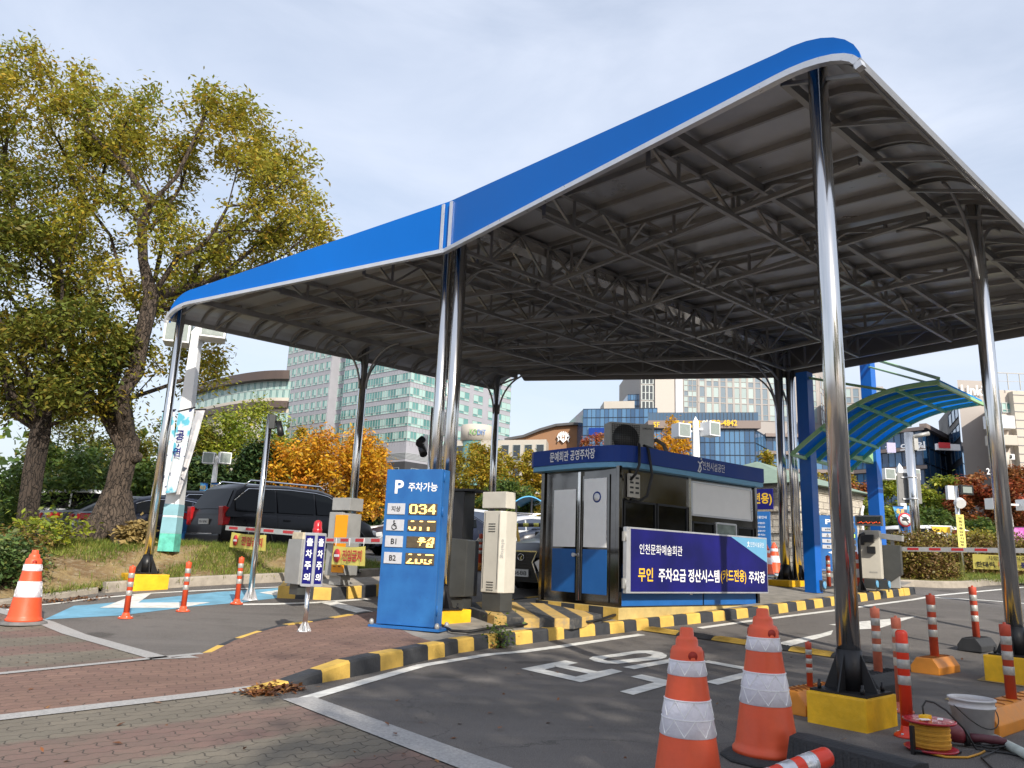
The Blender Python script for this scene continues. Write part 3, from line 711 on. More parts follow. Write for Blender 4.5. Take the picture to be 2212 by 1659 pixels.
# ------------------------------------------------------------------ bucket, cable reel, grinder
p = gp(2105, 1588); bk = thing('bucket', 'dirty white plastic bucket with wire handle', 'bucket', p, R(10))
hb = hz(2100, 1507, p.y) - p.z; rb_ = .143
mb = MB(); mb.lathe([(rb_ * .82, 0), (rb_ * .97, hb * .76), (rb_ * 1.04, hb * .765), (rb_ * 1.04, hb * .80), (rb_ * .98, hb * .81), (rb_, hb * .94), (rb_ * 1.07, hb * .95), (rb_ * 1.07, hb), (rb_ * .97, hb), (rb_ * .96, hb * .9), (rb_ * .8, .02), (0, .02)], 32)
mb.build('tub', mat('bucket_plastic', (.60, .59, .60), .5, var=.18, scale=7), bk)
mb = MB(); mb.tube([(rb_ * 1.05 * math.cos(t), -rb_ * 1.05 * abs(math.sin(t)) - .006, hb * .8 - hb * .52 * math.sin(t) ** 1.3 if math.sin(t) > 0 else hb * .8) for t in [k * math.pi / 16 for k in range(17)]], .0035, 6); mb.build('handle', DARKST, bk)
p = gp(2012, 1624); rl = thing('cable_reel', 'red cable reel wound with orange cord, lying flat', 'cable reel', p, R(20))
RM = mat('reel_red', (.42, .018, .035), .3, var=.15, coat=.3)
for z in (.012, .175):
    mb = MB(); mb.lathe([(.0, z), (.145, z), (.155, z + .008), (.155, z + .016), (.14, z + .012), (.05, z + .02), (.0, z + .02)], 30); mb.build('disc', RM, rl)
mb = MB()
for k in range(9): mb.lathe([(.108 + .004 * (k % 2) + .006 * math.cos(t), .04 + k * .0145 + .0085 * math.sin(t)) for t in [q * math.pi / 4 for q in range(9)]], 26)
mb.lathe([(.10, .02), (.10, .175)], 20)
mb.build('wound_cord', mat('orange_cord', (.55, .27, .02), .55, var=.15, scale=30), rl)
mb = MB(); mb.box((-.02, .01, .205), (.08, .05, .022), .4); mb.build('socket', YEL, rl)
mb = MB(); mb.box((.05, -.04, .199), (.05, .03, .006), .7); mb.box((-.07, -.03, .199), (.06, .03, .006), -.3); mb.build('sticker', KWHITE, rl)
mb = MB(); mb.box((-.18, -.03, .08), (.03, .02, .17), .3); mb.tube([(-.18, -.03, .02), (0, -.12, .012), (.15, -.08, .012)], .012, 6); mb.build('stand', DARKST, rl)
mb = MB(); z0 = p.z
mb.tube([p + Vector(q) for q in [(-.10, -.10, .02), (.0, -.165, .008), (.14, -.15, .008), (.28, -.04, .008), (.36, .04, .008)]], .007, 6)
tag(mb.build('extension_cable', mat('orange_cord_loose', (.55, .27, .02), .55, var=.15)), 'loose orange cord trailing from under the red reel', 'cable')
gq = gp(2075, 1612); gr = thing('angle_grinder', 'dark red angle grinder with black collar lying beside the reel', 'power tool', gq + Vector((0, 0, .055)), R(-14))
mb = MB(); mb.tube([(-.17, 0, .05), (-.13, 0, .05), (-.02, 0, .02), (.03, 0, .0)], [.030, .055, .058, .04], 14); mb.build('housing', mat('tool_red', (.15, .02, .03), .45), gr)
mb = MB(); mb.tube([(.025, 0, 0), (.05, 0, 0)], .05, 14); mb.build('collar', BLACKP, gr)
mb = MB(); mb.tube([(.05, 0, 0), (.12, 0, .005), (.22, 0, .0), (.27, 0, -.005)], [.03, .026, .028, .02], 12); mb.build('grip', mat('tool_grip', (.09, .02, .03), .5), gr)
mb = MB(); c0 = Vector(gp(2135, 1615))
pts = [gq + Vector((.27, -.06, .05))]
for k in range(46):
    a = k * .42; rr = .11 + .05 * math.sin(k * .7); pts.append(c0 + Vector((rr * math.cos(a) + .02 * math.sin(k), .7 * rr * math.sin(a), .012 + .02 * abs(math.sin(k * .9)))))
pts += [Vector(gp(2120, 1640)) + Vector((0, 0, .01)), Vector(gp(2170, 1690)) + Vector((0, 0, .01))]
mb.tube(pts, .0055, 6); tag(mb.build('extension_cable', CABLE), 'tangled black power cord of the grinder beside the bucket', 'cable')
mb = MB(); t0 = Vector(p) + Vector((-.02, .02, .20))
mb.tube([t0, t0 + Vector((0, .01, .06)), t0 + Vector((.03, .02, .095)), t0 + Vector((.07, .0, .09)), t0 + Vector((.13, -.03, .05)), t0 + Vector((.22, -.05, -.05)), gq + Vector((.03, -.12, .012)), gq + Vector((.2, -.2, .008)), gq + Vector((.3, -.4, .008))], .0065, 6)
tag(mb.build('extension_cable', CABLE), 'thick black plug lead looping up out of the cable reel', 'cable')
# plastic pipe lying by the right edge
mb = MB(); mb.tube([gp(2150, 1606) + Vector((0, 0, .03)), gp(2235, 1650) + Vector((0, 0, .03))], .03, 12); tag(mb.build('plastic_pipe', mat('pipe_plastic', (.50, .55, .50), .4, var=.25, scale=9)), 'pale plastic pipe lying near the bottom right corner', 'pipe')

# ------------------------------------------------------------------ speed hump: rubber sections across the right lane
h0 = gp(1400, 1361); h1 = gp(1935, 1436); hd = (h1 - h0); hd.z = 0; hn = int(hd.length / .52); hd.normalize(); hp = Vector((-hd.y, hd.x, 0))
HY = mat('hump_yellow', (.42, .27, .05), .7, var=.25, scale=8); 
for k in range(hn):
    a = h0 + hd * (.52 * k); c = a + hd * .26; t = thing('speed_hump', '', 'speed hump', (c.x, c.y, g(c.y)), math.atan2(hd.y, hd.x), 'speed hump sections across the lane')
    t['label'] = 'yellow ribbed rubber section of the speed hump' if k % 2 == 0 else 'black ribbed rubber section of the speed hump'
    sl_ = (g(a.y + hd.y * .52) - g(a.y)) / .52
    mb = MB(); prof = [(-.17, 0), (-.14, .018), (-.07, .04), (0, .046), (.07, .04), (.14, .018), (.17, 0)]
    mb.prism([(-.257, y_, z_ - .257 * sl_) for y_, z_ in prof], (0, 0, .004), (.514, 0, .514 * sl_ + .004)); mb.build('section', HY if k % 2 == 0 else BBLOCK, t)
    mb = MB()
    for j in range(1, 7):
        rr = .024 * j; pts = []
        for q in range(25):
            th = q * math.pi / 12; x_, y_ = rr * 1.45 * math.cos(th), rr * .95 * math.sin(th)
            pts.append((x_, y_, float(np.interp(abs(y_), [0, .07, .14, .17], [.046, .04, .018, 0])) + .006 + x_ * sl_))
        mb.tube(pts, .0045, 4, caps=False)
    mb.build('ridges', HY if k % 2 == 0 else BBLOCK, t)

# ------------------------------------------------------------------ blue parking sign
PSM = SIGNB
def worn_blue():
    m = bpy.data.materials.new('worn_sign_blue'); m.use_nodes = True; t, b, L = nodes(m); co = objco(t)
    sep = t.nodes.new('ShaderNodeSeparateXYZ'); L.new(co, sep.inputs[0])
    z = t.nodes.new('ShaderNodeMapRange'); z.inputs[1].default_value = .85; z.inputs[2].default_value = .2; L.new(sep.outputs[2], z.inputs[0])
    x = t.nodes.new('ShaderNodeMapRange'); x.inputs[1].default_value = .80; x.inputs[2].default_value = .86; L.new(sep.outputs[0], x.inputs[0])
    q = t.nodes.new('ShaderNodeMath'); q.operation = 'MULTIPLY'; L.new(z.outputs[0], q.inputs[0]); L.new(noise(t, co, 6, 6, .7, .3, .6), q.inputs[1])
    q2 = t.nodes.new('ShaderNodeMath'); q2.operation = 'MULTIPLY'; L.new(q.outputs[0], q2.inputs[0]); L.new(x.outputs[0], q2.inputs[1])
    c = mixcol(t, noise(t, co, 2.5, 5, .6, .35, .7), (.015, .105, .33), (.026, .16, .43))
    c = mixcol(t, noise(t, co, 14, 5, .7, .62, .72), c, (.02, .08, .22))
    c = mixcol(t, q2.outputs[0], c, (.50, .49, .46)); L.new(c, b.inputs['Base Color']); b.inputs['Roughness'].default_value = .45
    return m
def parking_sign(name, label, loc, rz, w, d, h, rows, leds, fs=.12, led_m=None, arrow=False, head='주차가능'):
    t = thing(name, label, 'sign', loc, rz)
    mb = MB(); mb.bb((0, 0, .04), (w, d, h)); mb.build('cabinet', worn_blue(), t, bevel=.006)
    mb = MB(); mb.bb((-.08, -.06, 0), (w + .10, d + .06, .03)); mb.bar((w + .003, d * .22, .04), (w + .003, d * .22, h), .006, .004)
    for z in (h * .95, h * .73, h * .12): mb.tube([(w + .008, d * .22, z - .06), (w + .008, d * .22, z + .06)], .010, 8)
    mb.build('base_frame', SIGNB, t)
    mb = MB()
    for x, y in ((-.05, -.03), (w + .06, -.03), (w + .06, d + .02)): mb.lathe([(.03, .03), (.03, .065), (.022, .09), (0, .10)], 12, (x, y, 0))
    mb.build('anchor_bolts', GREYM, t)
    mb = MB(); X, Z = (1, 0, 0), (0, 0, 1)
    letters(mb, 'P', (w * .245, 0, h * .885), X, Z, h * .088, w * .16, .03, lift=.004)
    letters(mb, head, (w * .67, 0, h * .885), X, Z, h * .058, w * .52, .02, lift=.004)
    mb.build('lettering', LETW, t)
    for k, (lab, led) in enumerate(zip(rows, leds)):
        zc = h * (.742 - k * .104); rh = h * .071
        mb = MB(); mb.bb((w * .06, -.012, zc - rh / 2), (w * .375, 0, zc + rh / 2)); pl = mb.build('label_plate', LABELG, t, bevel=.003)
        mb = MB()
        if lab == '#':
            c = Vector((w * .21, -.016, zc)); s = rh
            mb.lathe([(0, -.002), (.075 * s, -.002), (.075 * s, .002), (0, .002)], 12); T = Matrix.Translation(c + Vector((-.05 * s, 0, .36 * s))) @ Matrix.Rotation(R(90), 4, 'X'); mb.v = [T @ v for v in mb.v]
            for a_, b_ in (((-.05, .28), (-.02, -.05)), ((-.02, -.05), (.17, -.05)), ((.17, -.05), (.25, -.32)), ((-.04, .13), (.15, .12))): mb.bar(c + Vector((a_[0] * s, 0, a_[1] * s)), c + Vector((b_[0] * s, 0, b_[1] * s)), .004, .085 * s, up=(0, 0, 1))
            mb.tube([c + Vector((s * (-.02 + .23 * math.cos(q)), 0, s * (-.16 + .23 * math.sin(q)))) for q in [R(100 + 22 * i) for i in range(12)]], .035 * s, 6)
        else: letters(mb, lab, (w * .2175, -.012, zc), X, Z, rh * .50 if len(lab) > 1 else rh * .5, None, .02, lift=.003)
        mb.build('symbol' if lab == '#' else 'lettering', LETK, pl)
        mb = MB(); mb.bb((w * .445, -.010, zc - rh / 2), (w * .945, 0, zc + rh / 2)); sc = mb.build('led_screen', LEDBG, t, bevel=.002)
        # lit dots drawn as a dot grid of the read-out, partly dark as in the photograph
        mb = MB(); G = led; ny = len(G); nx = max(len(r) for r in G); dx = w * .47 / nx; dz = rh * .86 / ny
        for j, row in enumerate(G):
            for i, ch in enumerate(row):
                if ch == '#': mb.box((w * .46 + (i + .5) * dx, -.0115, zc + rh * .43 - (j + .5) * dz), (dx * .82, .003, dz * .82))
        if mb.v: mb.build('led_digits', led_m or LEDON, sc)
    if arrow:
        mb = MB(); mb.prism([(w * .2, 0, h * .33), (w * .38, 0, h * .37), (w * .38, 0, h * .345), (w * .95, 0, h * .345), (w * .95, 0, h * .315), (w * .38, 0, h * .315), (w * .38, 0, h * .29)], (0, -.004, 0), (0, -.001, 0)); mb.build('arrow', LETW, t)
    return t
N0, N3, N4 = [' ##### ','##   ##','##   ##','##   ##','##   ##','##   ##','##   ##',' ##### '], [' ##### ','##   ##','     ##','  #### ','     ##','     ##','##   ##',' ##### '], ['    ## ','   ### ','  #### ',' ## ## ','##  ## ','#######','    ## ','    ## ']
J = lambda *d: [' '.join(q[r] for q in d) for r in range(8)]
L1 = J(N0, N3, N4); L2 = ['  ###     ###    #######'] + ['', '', '', ''] + ['##   ##   ##     ## ', '##   ##   ##     ## ', ' #####    ##     ## ']
L3 = ['           ####     ####', '          ######   ## ##', '           ####   ##  ##', '         ########    ###', '            #     ##  ##', '           #     ######', '           #     ##  ##', '                 ######']
L4 = ['  ###     ###    #######', '', '', '', '   ##   ##   ## ##   ##', '  ##    ##   ##     ## ', ' ##     ##   ## ##   ##', '####### #####   ##### ']
pb0 = gp(812, 1352, .15); pb1 = gp(936, 1365, .15)
pd = (pb1 - pb0); pw = Vector((pd.x, pd.y, 0)).length; prz = math.atan2(pd.y, pd.x)
ph = hz(832, 1012, pb0.y) - pb0.z
parking_sign('parking_sign', 'tall blue parking availability sign with lit counters on the brick island', (pb0.x, pb0.y, zi(pb0.x, pb0.y)), prz, pw, .22, ph, ['지상', '#', 'B1', 'B2'], [L1, L2, L3, L4])
# ------------------------------------------------------------------ two sided warning sign on a post
p = gp(657, 1366, .13); ws = thing('exit_warning_sign', 'navy two panel sign on a chrome post with red beacon on top', 'sign', p, 0)
zt, zb_ = hz(650, 1150, p.y) - p.z, hz(650, 1266, p.y) - p.z; ZC = (zt + zb_) / 2; HH = zt - zb_
mb = MB(); mb.tube([(0, 0, 0), (0, 0, zb_)], .028, 16); mb.build('post', STEEL, ws)
mb = MB(); mb.lathe([(.09, 0), (.09, .012), (.05, .02)], 16)
for k in range(4):
    mb.M = Matrix.Rotation(k * math.pi / 2 + .5, 4, 'Z'); mb.prism([(.028, 0, .012), (.085, 0, .012), (.028, 0, .12)], (0, -.004, 0), (0, .004, 0)); mb.lathe([(.014, .012), (.014, .04), (0, .05)], 8, (.07, .03, 0))
mb.build('base_plate', TRIM, ws)
el = (-.085, -.045); em = (.062, -.085); er = (.150, .02)
fr = MB(); fr.prism([(el[0], el[1], zb_), (em[0], em[1], zb_), (er[0], er[1], zb_), (.03, .10, zb_), (-.10, .06, zb_)], (0, 0, 0), (0, 0, HH)); fr.build('housing', TRIM, ws, bevel=.004)
for (a_, b_) in ((el, em), (em, er)):
    a_, b_ = Vector((*a_, 0)), Vector((*b_, 0)); d_ = (b_ - a_).normalized(); n_ = Vector((d_.y, -d_.x, 0)); Lp = (b_ - a_).length
    mb = MB(); c = (a_ + b_) / 2 + n_ * .002; T = frame(c + Vector((0, 0, ZC)), d_, (0, 0, 1)); mb.M = T; mb.box((0, 0, .001), (Lp * .78, HH * .90, .004)); pn = mb.build('panel', NAVY, ws)
    mb = MB(); mb.M = T
    for s_ in (-1, 1): mb.box((s_ * Lp * .45, 0, .003), (Lp * .09, HH * .98, .012)); mb.box((0, s_ * HH * .475, .003), (Lp * .8, HH * .05, .012))
    mb.build('panel_frame', TRIM, ws)
    mb = MB()
    for i, ch in enumerate('출차주의'): letters(mb, ch, c + n_ * .004 + Vector((0, 0, ZC + HH * (.325 - .218 * i))), d_, (0, 0, 1), HH * .15, Lp * .56, .035)
    mb.build('lettering', LETW, pn)
mb = MB(); mb.lathe([(.058, zt), (.058, zt + .05), (.05, zt + .055), (.05, zt + .11), (.042, zt + .135), (.02, zt + .152), (0, zt + .155)], 20, (.045, .0, 0)); mb.build('beacon', RUBY, ws)

# ------------------------------------------------------------------ barrier island on the left lane
q0, q1 = gp(606, 1293), gp(720, 1297); I = [gp(598, 1292), gp(716, 1297), gp(830, 1287), gp(990, 1270)]
ip = [tuple(v[:2]) for v in I]
tag(kerb('striped_kerb', resample(ip, .30), .12, .20, [KY, KB], stripes=lambda i: i % 2, hf=lambda x, y: .20), kind='structure')
ibk = [(ip[0][0] - .10, ip[0][1] + .55), (ip[-1][0] - .5, ip[-1][1] + .5)]
tag(kerb('striped_kerb', [ip[0], ibk[0]], .12, .20, [KY], side=-1, hf=lambda x, y: .20), kind='structure')
sheet('island_concrete', [[offs(ip, .1) + ibk[::-1]]], .195, CONC)
def arm(name, label, p0, p1, group='striped barrier arms', stripes=5, drop=None, off=0):
    p0, p1 = Vector(p0), Vector(p1); d = p1 - p0; L = d.length
    t = thing(name, label, 'barrier arm', p0, 0, group); mb = MB(); mb.bar((0, 0, 0), d, .035, .095); mb.build('boom', mat('boom_aluminium', (.60, .60, .60), .4, .3, var=.08), t)
    mb = MB(); n = Vector((d.y, -d.x, 0)).normalized()
    if n.y > 0: n = -n
    for k in range(stripes):
        a = d * ((k + .25 + off) / stripes); b = d * ((k + .25 + off + .52) / stripes); mb.bar(a + n * .0185 + Vector((0, 0, .005)), b + n * .0185 + Vector((0, 0, .005)), .004, .05)
    mb.build('red_stripes', LETR, t); return t
def vinyl(name, label, p0, d, w, h, zoff, draw, group=None, mt=BANY):
    """thin banner hung under an arm: p0 top left, d along"""
    d = Vector(d).normalized(); n = Vector((d.y, -d.x, 0)).normalized(); dd = Vector((d.x, d.y, 0)).normalized()
    if n.y > 0: n = -n
    t = thing(name, label, 'banner', p0, 0, group); mb = MB(); NX, NY = 14, 5; vs = []
    f = lambda u, v: d * (u * w) + Vector((0, 0, -v * h - .02 * math.sin(u * math.pi) * (1 - v))) + n * (.012 * math.sin(u * 9 + v * 2) * (v + .3))
    for s_ in (0, 1):
        for j in range(NY + 1):
            for i in range(NX + 1): vs.append(f(i / NX, j / NY) + n * (.003 * s_))
    o = (NX + 1) * (NY + 1); fs = []
    for j in range(NY):
        for i in range(NX):
            a = j * (NX + 1) + i; fs += [(a, a + 1, a + NX + 2, a + NX + 1), (o + a, o + a + NX + 1, o + a + NX + 2, o + a + 1)]
    mb.add(vs, fs, 0, True); sh = mb.build('cloth', mt, t)
    draw(t, d, n, w, h); 
    mb = MB()
    for u in (.06, .5, .94): mb.bar(d * (u * w), d * (u * w) + Vector((0, 0, .13)), .006)
    mb.build('cable_ties', KWHITE, t); return t
def no_entry(t, d, n, w, h):
    mb = MB(); c = d * (w * .16) + n * .022 + Vector((0, 0, -h * .52)); T = frame(c, d if d.cross(Vector((0, 0, 1))).dot(n) > 0 else -d, (0, 0, 1)); mb.M = T; mb.lathe([(0, 0), (h * .36, 0), (h * .36, .002), (0, .002)], 26); mb.build('no_entry_disc', LETR, t)
    mb = MB(); mb.M = T; mb.box((0, 0, .003), (h * .54, h * .13, .003)); mb.build('no_entry_bar', LETW, t)
    mb = MB(); letters(mb, '진입금지', d * (w * .64) + n * .022 + Vector((0, 0, -h * .5)), d, (0, 0, 1), h * .60, w * .60, .03); mb.build('lettering', LETR, t)
A1 = at(648, 1152, 14.0); A2_ = at(489, 1140, 16.4)
arm('boom_barrier', 'short striped barrier arm pointing left from the grey cabinet', A1, A2_, stripes=4)
dv = (A2_ - A1); va = A1 + dv * .905; vb = A1 + dv * .41
bw_ = (vb - va).length
vinyl('no_entry_banner', 'yellow no entry banner hung under the left barrier arm, half behind the pole', va + Vector((0, 0, -.08)), (vb - va), bw_, .30, 0, no_entry, 'yellow no entry banners')
A3 = at(700, 1167, 13.7); A4 = Vector((A3.x + 2.9 * .66, A3.y - 2.9 * .75, A3.z + .02))
arm('boom_barrier', 'striped barrier arm running right from the orange gate behind the blue sign', A3, A4, stripes=6)
va = A3 + (A4 - A3) * .13 - Vector((0, .03, .09)); vinyl('no_entry_banner', 'yellow no entry banner under the right arm, beside the blue parking sign', va, (A4 - A3), 1.02, .31, 0, no_entry, 'yellow no entry banners')
# grey arm cabinet half hidden by the warning sign
bx = gp(645, 1284, .20); t = thing('barrier_cabinet', 'grey metal barrier cabinet half hidden behind the navy warning sign', 'barrier gate', bx, R(-45)); hh = hz(640, 1165, bx.y) - bx.z
mb = MB(); mb.prism([(-.2, -.15, .16), (.2, -.15, .16), (.2, -.15, hh), (-.2, -.15, hh), (-.24, -.15, hh * .7), (-.24, -.15, .3)], (0, 0, 0), (0, .32, 0)); mb.build('cabinet', GREYM, t, bevel=.01)
mb = MB(); mb.bb((-.12, -.1, 0), (.12, .12, .17)); mb.build('plinth', DGREY, t)
mb = MB(); mb.bb((-.16, -.12, hh + .003), (.16, .14, hh + .11)); mb.build('lid', mat('peeling_lid', (.58, .50, .36), .6, var=.35, scale=7), t, bevel=.012)
# orange and grey gate machine
bx = gp(728, 1263, .20); t = thing('barrier_gate', 'grey and orange barrier machine with slotted vents on the striped island', 'barrier gate', bx, R(-30)); hh = hz(735, 1107, bx.y) - bx.z; h0_ = hz(735, 1244, bx.y) - bx.z
mb = MB(); mb.bb((-.17, -.16, h0_), (.13, .20, hh)); mb.build('cabinet', GREYM, t, bevel=.02)
OGATE = mat('gate_orange', (.86, .33, .005), .4, var=.06)
mb = MB(); mb.bb((.0, -.185, h0_ + .06), (.27, -.163, hh - .05)); mb.build('front_door', OGATE, t, bevel=.008)
mb = MB()
for k in range(5):
    for x in (.07, .18): mb.box((x, -.187, h0_ + .16 + k * .035), (.05, .006, .010))
    mb.box((-.172, .02, hh - .14 - k * .03), (.006, .07, .010)); mb.box((-.172, .02, h0_ + .10 + k * .03), (.006, .07, .010))
mb.build('vent_slots', DARKST, t)
mb = MB(); mb.bb((.131, -.15, h0_ + .02), (.27, .18, hh - .02)); mb.build('side_cabinet', GREYM, t, bevel=.01)
mb = MB(); mb.bb((-.1, -.1, 0), (.16, .14, h0_)); mb.build('pedestal', GREYM, t)
hc = hz(735, 1103, bx.y) - bx.z; hd_ = hz(735, 1076, bx.y) - bx.z
mb = MB(); mb.bb((-.14, -.14, hc), (.27, .2, hd_)); mb.build('display_box', GREYM, t, bevel=.008)
mb = MB(); mb.tube([(.04, 0, hh), (.04, 0, hc)], .03, 10); mb.build('neck', DGREY, t)
tag(MB().box((0, 0, .08), (.42, .22, .16)).build('separator_block', YEL, None, .01, gp(765, 1232), R(-15)), 'short yellow block on the ground behind the orange gate', 'separator block')
# chrome camera poles
def cam_pole(px, py, pt, label, heads, r=.04, y=None, dz=0):
    b = gp(px, py, dz) if y is None else at(px, py, y); t = thing('camera_pole', label, 'camera pole', b, 0, 'chrome camera poles'); top = at(pt[0], pt[1], b.y); 
    mb = MB(); mb.tube([(0, 0, 0), (0, 0, top.z - b.z)], r, 14); mb.build('pole', STEEL, t)
    mb = MB(); mb.lathe([(.13, 0), (.13, .015), (r, .03)], 14)
    for k in range(4): mb.M = Matrix.Rotation(k * math.pi / 2, 4, 'Z'); mb.prism([(r, 0, .015), (.12, 0, .015), (r, 0, .2)], (0, -.005, 0), (0, .005, 0))
    mb.build('base_plate', TRIM, t)
    heads(t, top.z - b.z); return t
def head_bullet(t, H):
    mb = MB(); mb.box((.06, -.02, H - .13), (.10, .10, .24)); mb.build('junction_box', DGREY, t, bevel=.008)
    mb = MB(); mb.tube([(.12, -.03, H - .12), (.2, -.06, H - .16)], .02, 8); mb.tube([(.17, -.04, H - .14), (.26, -.14, H - .36)], [.05, .055], 14); mb.build('camera', BLACKP, t)
cam_pole(540, 1297, (578, 895), 'tall chrome pole with a black camera standing between two delineator posts', head_bullet, .047)
def head_boxes(t, H):
    mb = MB(); mb.box((.13, -.02, H - .28), (.17, .12, .40)); mb.box((-.10, -.04, H - .65), (.07, .10, .32)); mb.build('junction_box', WHITE, t, bevel=.01)
    mb = MB(); mb.tube([(-.14, -.08, H - .55), (-.2, -.12, H - .62), (-.19, -.2, H - .66)], .06, 12); mb.tube([(-.17, -.1, H - .68), (-.10, -.22, H - .84)], [.06, .065], 14); mb.build('camera', BLACKP, t)
    mb = MB(); mb.tube([(.06, -.06, H - .5), (.15, -.08, H - .62), (.12, -.08, H - .82), (.02, -.06, H - .9)], .014, 6); mb.build('cable', CABLE, t)
cam_pole(912, 1290, (916, 880), 'chrome pole with white boxes and a round camera behind the blue sign', head_boxes, .05, y=13.0)

# ------------------------------------------------------------------ dark cabinet, tall black box, cream cabinet on the island
q = gp(985, 1328, .15); t = thing('payment_cabinet', 'dark grey payment cabinet with a hanging handset beside the twin columns', 'cabinet', (q.x, q.y, zi(q.x, q.y)), R(-25)); H = hz(985, 1162, q.y) - q.z; h0_ = hz(985, 1285, q.y) - q.z
mb = MB(); mb.prism([(-.18, -.19, h0_ + .02), (.0, -.19, h0_ - .02), (.22, -.19, h0_), (.22, -.19, H - .02), (.0, -.19, H), (-.18, -.19, H)], (0, 0, 0), (0, .38, 0)); mb.build('cabinet', DGREY, t, bevel=.015)
mb = MB(); mb.bb((-.13, -.14, 0), (.17, .14, h0_ - .02)); mb.build('plinth', DGREY, t)
mb = MB(); mb.box((-.14, -.21, H - .22), (.07, .05, .09)); mb.box((-.14, -.2, H - .12), (.09, .04, .03)); mb.build('card_reader', GREYM, t, bevel=.004)
mb = MB(); mb.tube([(-.10, -.21, H - .2), (-.08, -.22, H - .35), (-.11, -.22, H - .48), (-.14, -.22, H - .45), (-.12, -.22, H - .38)], .010, 6); mb.build('cord', CABLE, t)
q = at(975, 1290, 12.4); t = thing('equipment_box', 'tall black equipment box with a flat overhanging lid behind the dark cabinet', 'cabinet', (q.x, q.y, zi(q.x, q.y)), R(-25)); H = hz(978, 1062, 12.4) - zi(q.x, q.y)
mb = MB(); mb.bb((-.20, -.12, 0), (.20, .25, H)); mb.build('box', BLACKP, t, bevel=.008)
mb = MB(); mb.bb((-.26, -.18, H + .002), (.40, .30, H + .035)); mb.build('lid', BLACKP, t)
# striped slab
sp = [gp(*v, .27) for v in ((1000,1306),(1068,1328),(1130,1334),(1240,1334),(1300,1325),(1180,1302),(1075,1297),(1010,1300))]
SLZ = .12
def stripe_mat():
    m = bpy.data.materials.new('hatched_paint'); m.use_nodes = True; t, b, L = nodes(m); co = objco(t)
    q = t.nodes.new('ShaderNodeMapping'); q.inputs['Rotation'].default_value = (0, 0, R(80)); L.new(co, q.inputs['Vector'])
    s = t.nodes.new('ShaderNodeSeparateXYZ'); L.new(q.outputs[0], s.inputs[0])
    mm = t.nodes.new('ShaderNodeMath'); mm.operation = 'MULTIPLY'; mm.inputs[1].default_value = 15.0; L.new(s.outputs[1], mm.inputs[0])
    sn = t.nodes.new('ShaderNodeMath'); sn.operation = 'SINE'; L.new(mm.outputs[0], sn.inputs[0])
    r = t.nodes.new('ShaderNodeMapRange'); r.inputs[1].default_value = -.06; r.inputs[2].default_value = .06; L.new(sn.outputs[0], r.inputs[0])
    c = mixcol(t, r.outputs[0], (.05, .052, .055), (.52, .34, .10)); c = mixcol(t, noise(t, co, 7, 6, .7, .5, .8), c, (.22, .19, .15))
    L.new(c, b.inputs['Base Color']); b.inputs['Roughness'].default_value = .8; bumpin(t, b, noise(t, co, 40, 4, .6, .3, .7), .4, .008); return m
STRIPE = stripe_mat()
mb = MB(); lo = [(v.x, v.y, zi(v.x, v.y) - .02) for v in sp]; hi = [(v.x, v.y, zi(v.x, v.y) + SLZ) for v in sp]; n = len(sp)
mb.add(lo + hi, [list(range(n))[::-1], list(range(n, 2*n))] + [(i, (i+1) % n, n+(i+1) % n, n+i) for i in range(n)]); tag(mb.build('raised_slab', STRIPE, None, .015), kind='structure')
q = gp(1078, 1318, .27); t = thing('ticket_cabinet', 'cream metal ticket cabinet on a black plinth with a flat box on top', 'cabinet', (q.x, q.y, zi(q.x, q.y) + SLZ), R(-38)); zz0 = zi(q.x, q.y) + SLZ
H = hz(1080, 1105, q.y) - zz0; h0_ = hz(1080, 1280, q.y) - zz0; hb0 = hz(1080, 1099, q.y) - zz0; hb1 = hz(1080, 1064, q.y) - zz0
mb = MB(); mb.prism([(-.21, -.17, h0_), (.09, -.17, h0_), (.15, -.10, h0_), (.15, .14, h0_), (-.21, .14, h0_)], (0, 0, 0), (0, 0, H - h0_)); mb.build('cabinet', CREAM, t, bevel=.012)
mb = MB(); mb.bb((-.19, -.15, 0), (.13, .12, h0_ - .003)); mb.build('plinth', DGREY, t)
mb = MB()
for zc in (H - .18, h0_ + .14):
    for k in range(4): mb.box((-.05, -.173, zc - k * .035), (.12, .008, .009))
mb.bar((.07, -.172, h0_ + .05), (.07, -.172, H - .05), .005, .005); mb.bar((-.18, -.172, h0_ + .05), (-.18, -.172, H - .03), .005, .005)
mb.build('vent_slots', DGREY, t)
mb = MB(); letters(mb, 'eleiog', (.122, -.137, H * .62), (0, 0, -1), Vector((.06, .07, 0)), .06, .26, .0, lift=.004); mb.build('lettering', GREYM, t)
mb = MB(); mb.bb((-.25, -.17, hb0), (.18, .05, hb1)); mb.build('display_box', CREAM, t, bevel=.01)
mb = MB(); mb.bb((-.03, -.05, H), (.03, .02, hb0)); mb.build('neck', GREYM, t)
# cables on the kerb
mb = MB(); z_ = .012
for o_ in (0, .03):
    pts = [gp(950, 1352, .16), gp(975, 1366, .16), gp(1010, 1368, .16), gp(1080, 1357, .16), gp(1150, 1349, .17), gp(1215, 1343, .17), gp(1270, 1346, .17), gp(1300, 1340, .17), gp(1335, 1328, .2), gp(1348, 1318, .2), gp(1349, 1290, .35)]
    mb.tube([v + Vector((o_ * .4, -o_, .02)) for v in pts], .016, 7)
tag(mb.build('electric_cable', CABLE), 'pair of thick black cables running along the striped kerb to the booth', 'cable')

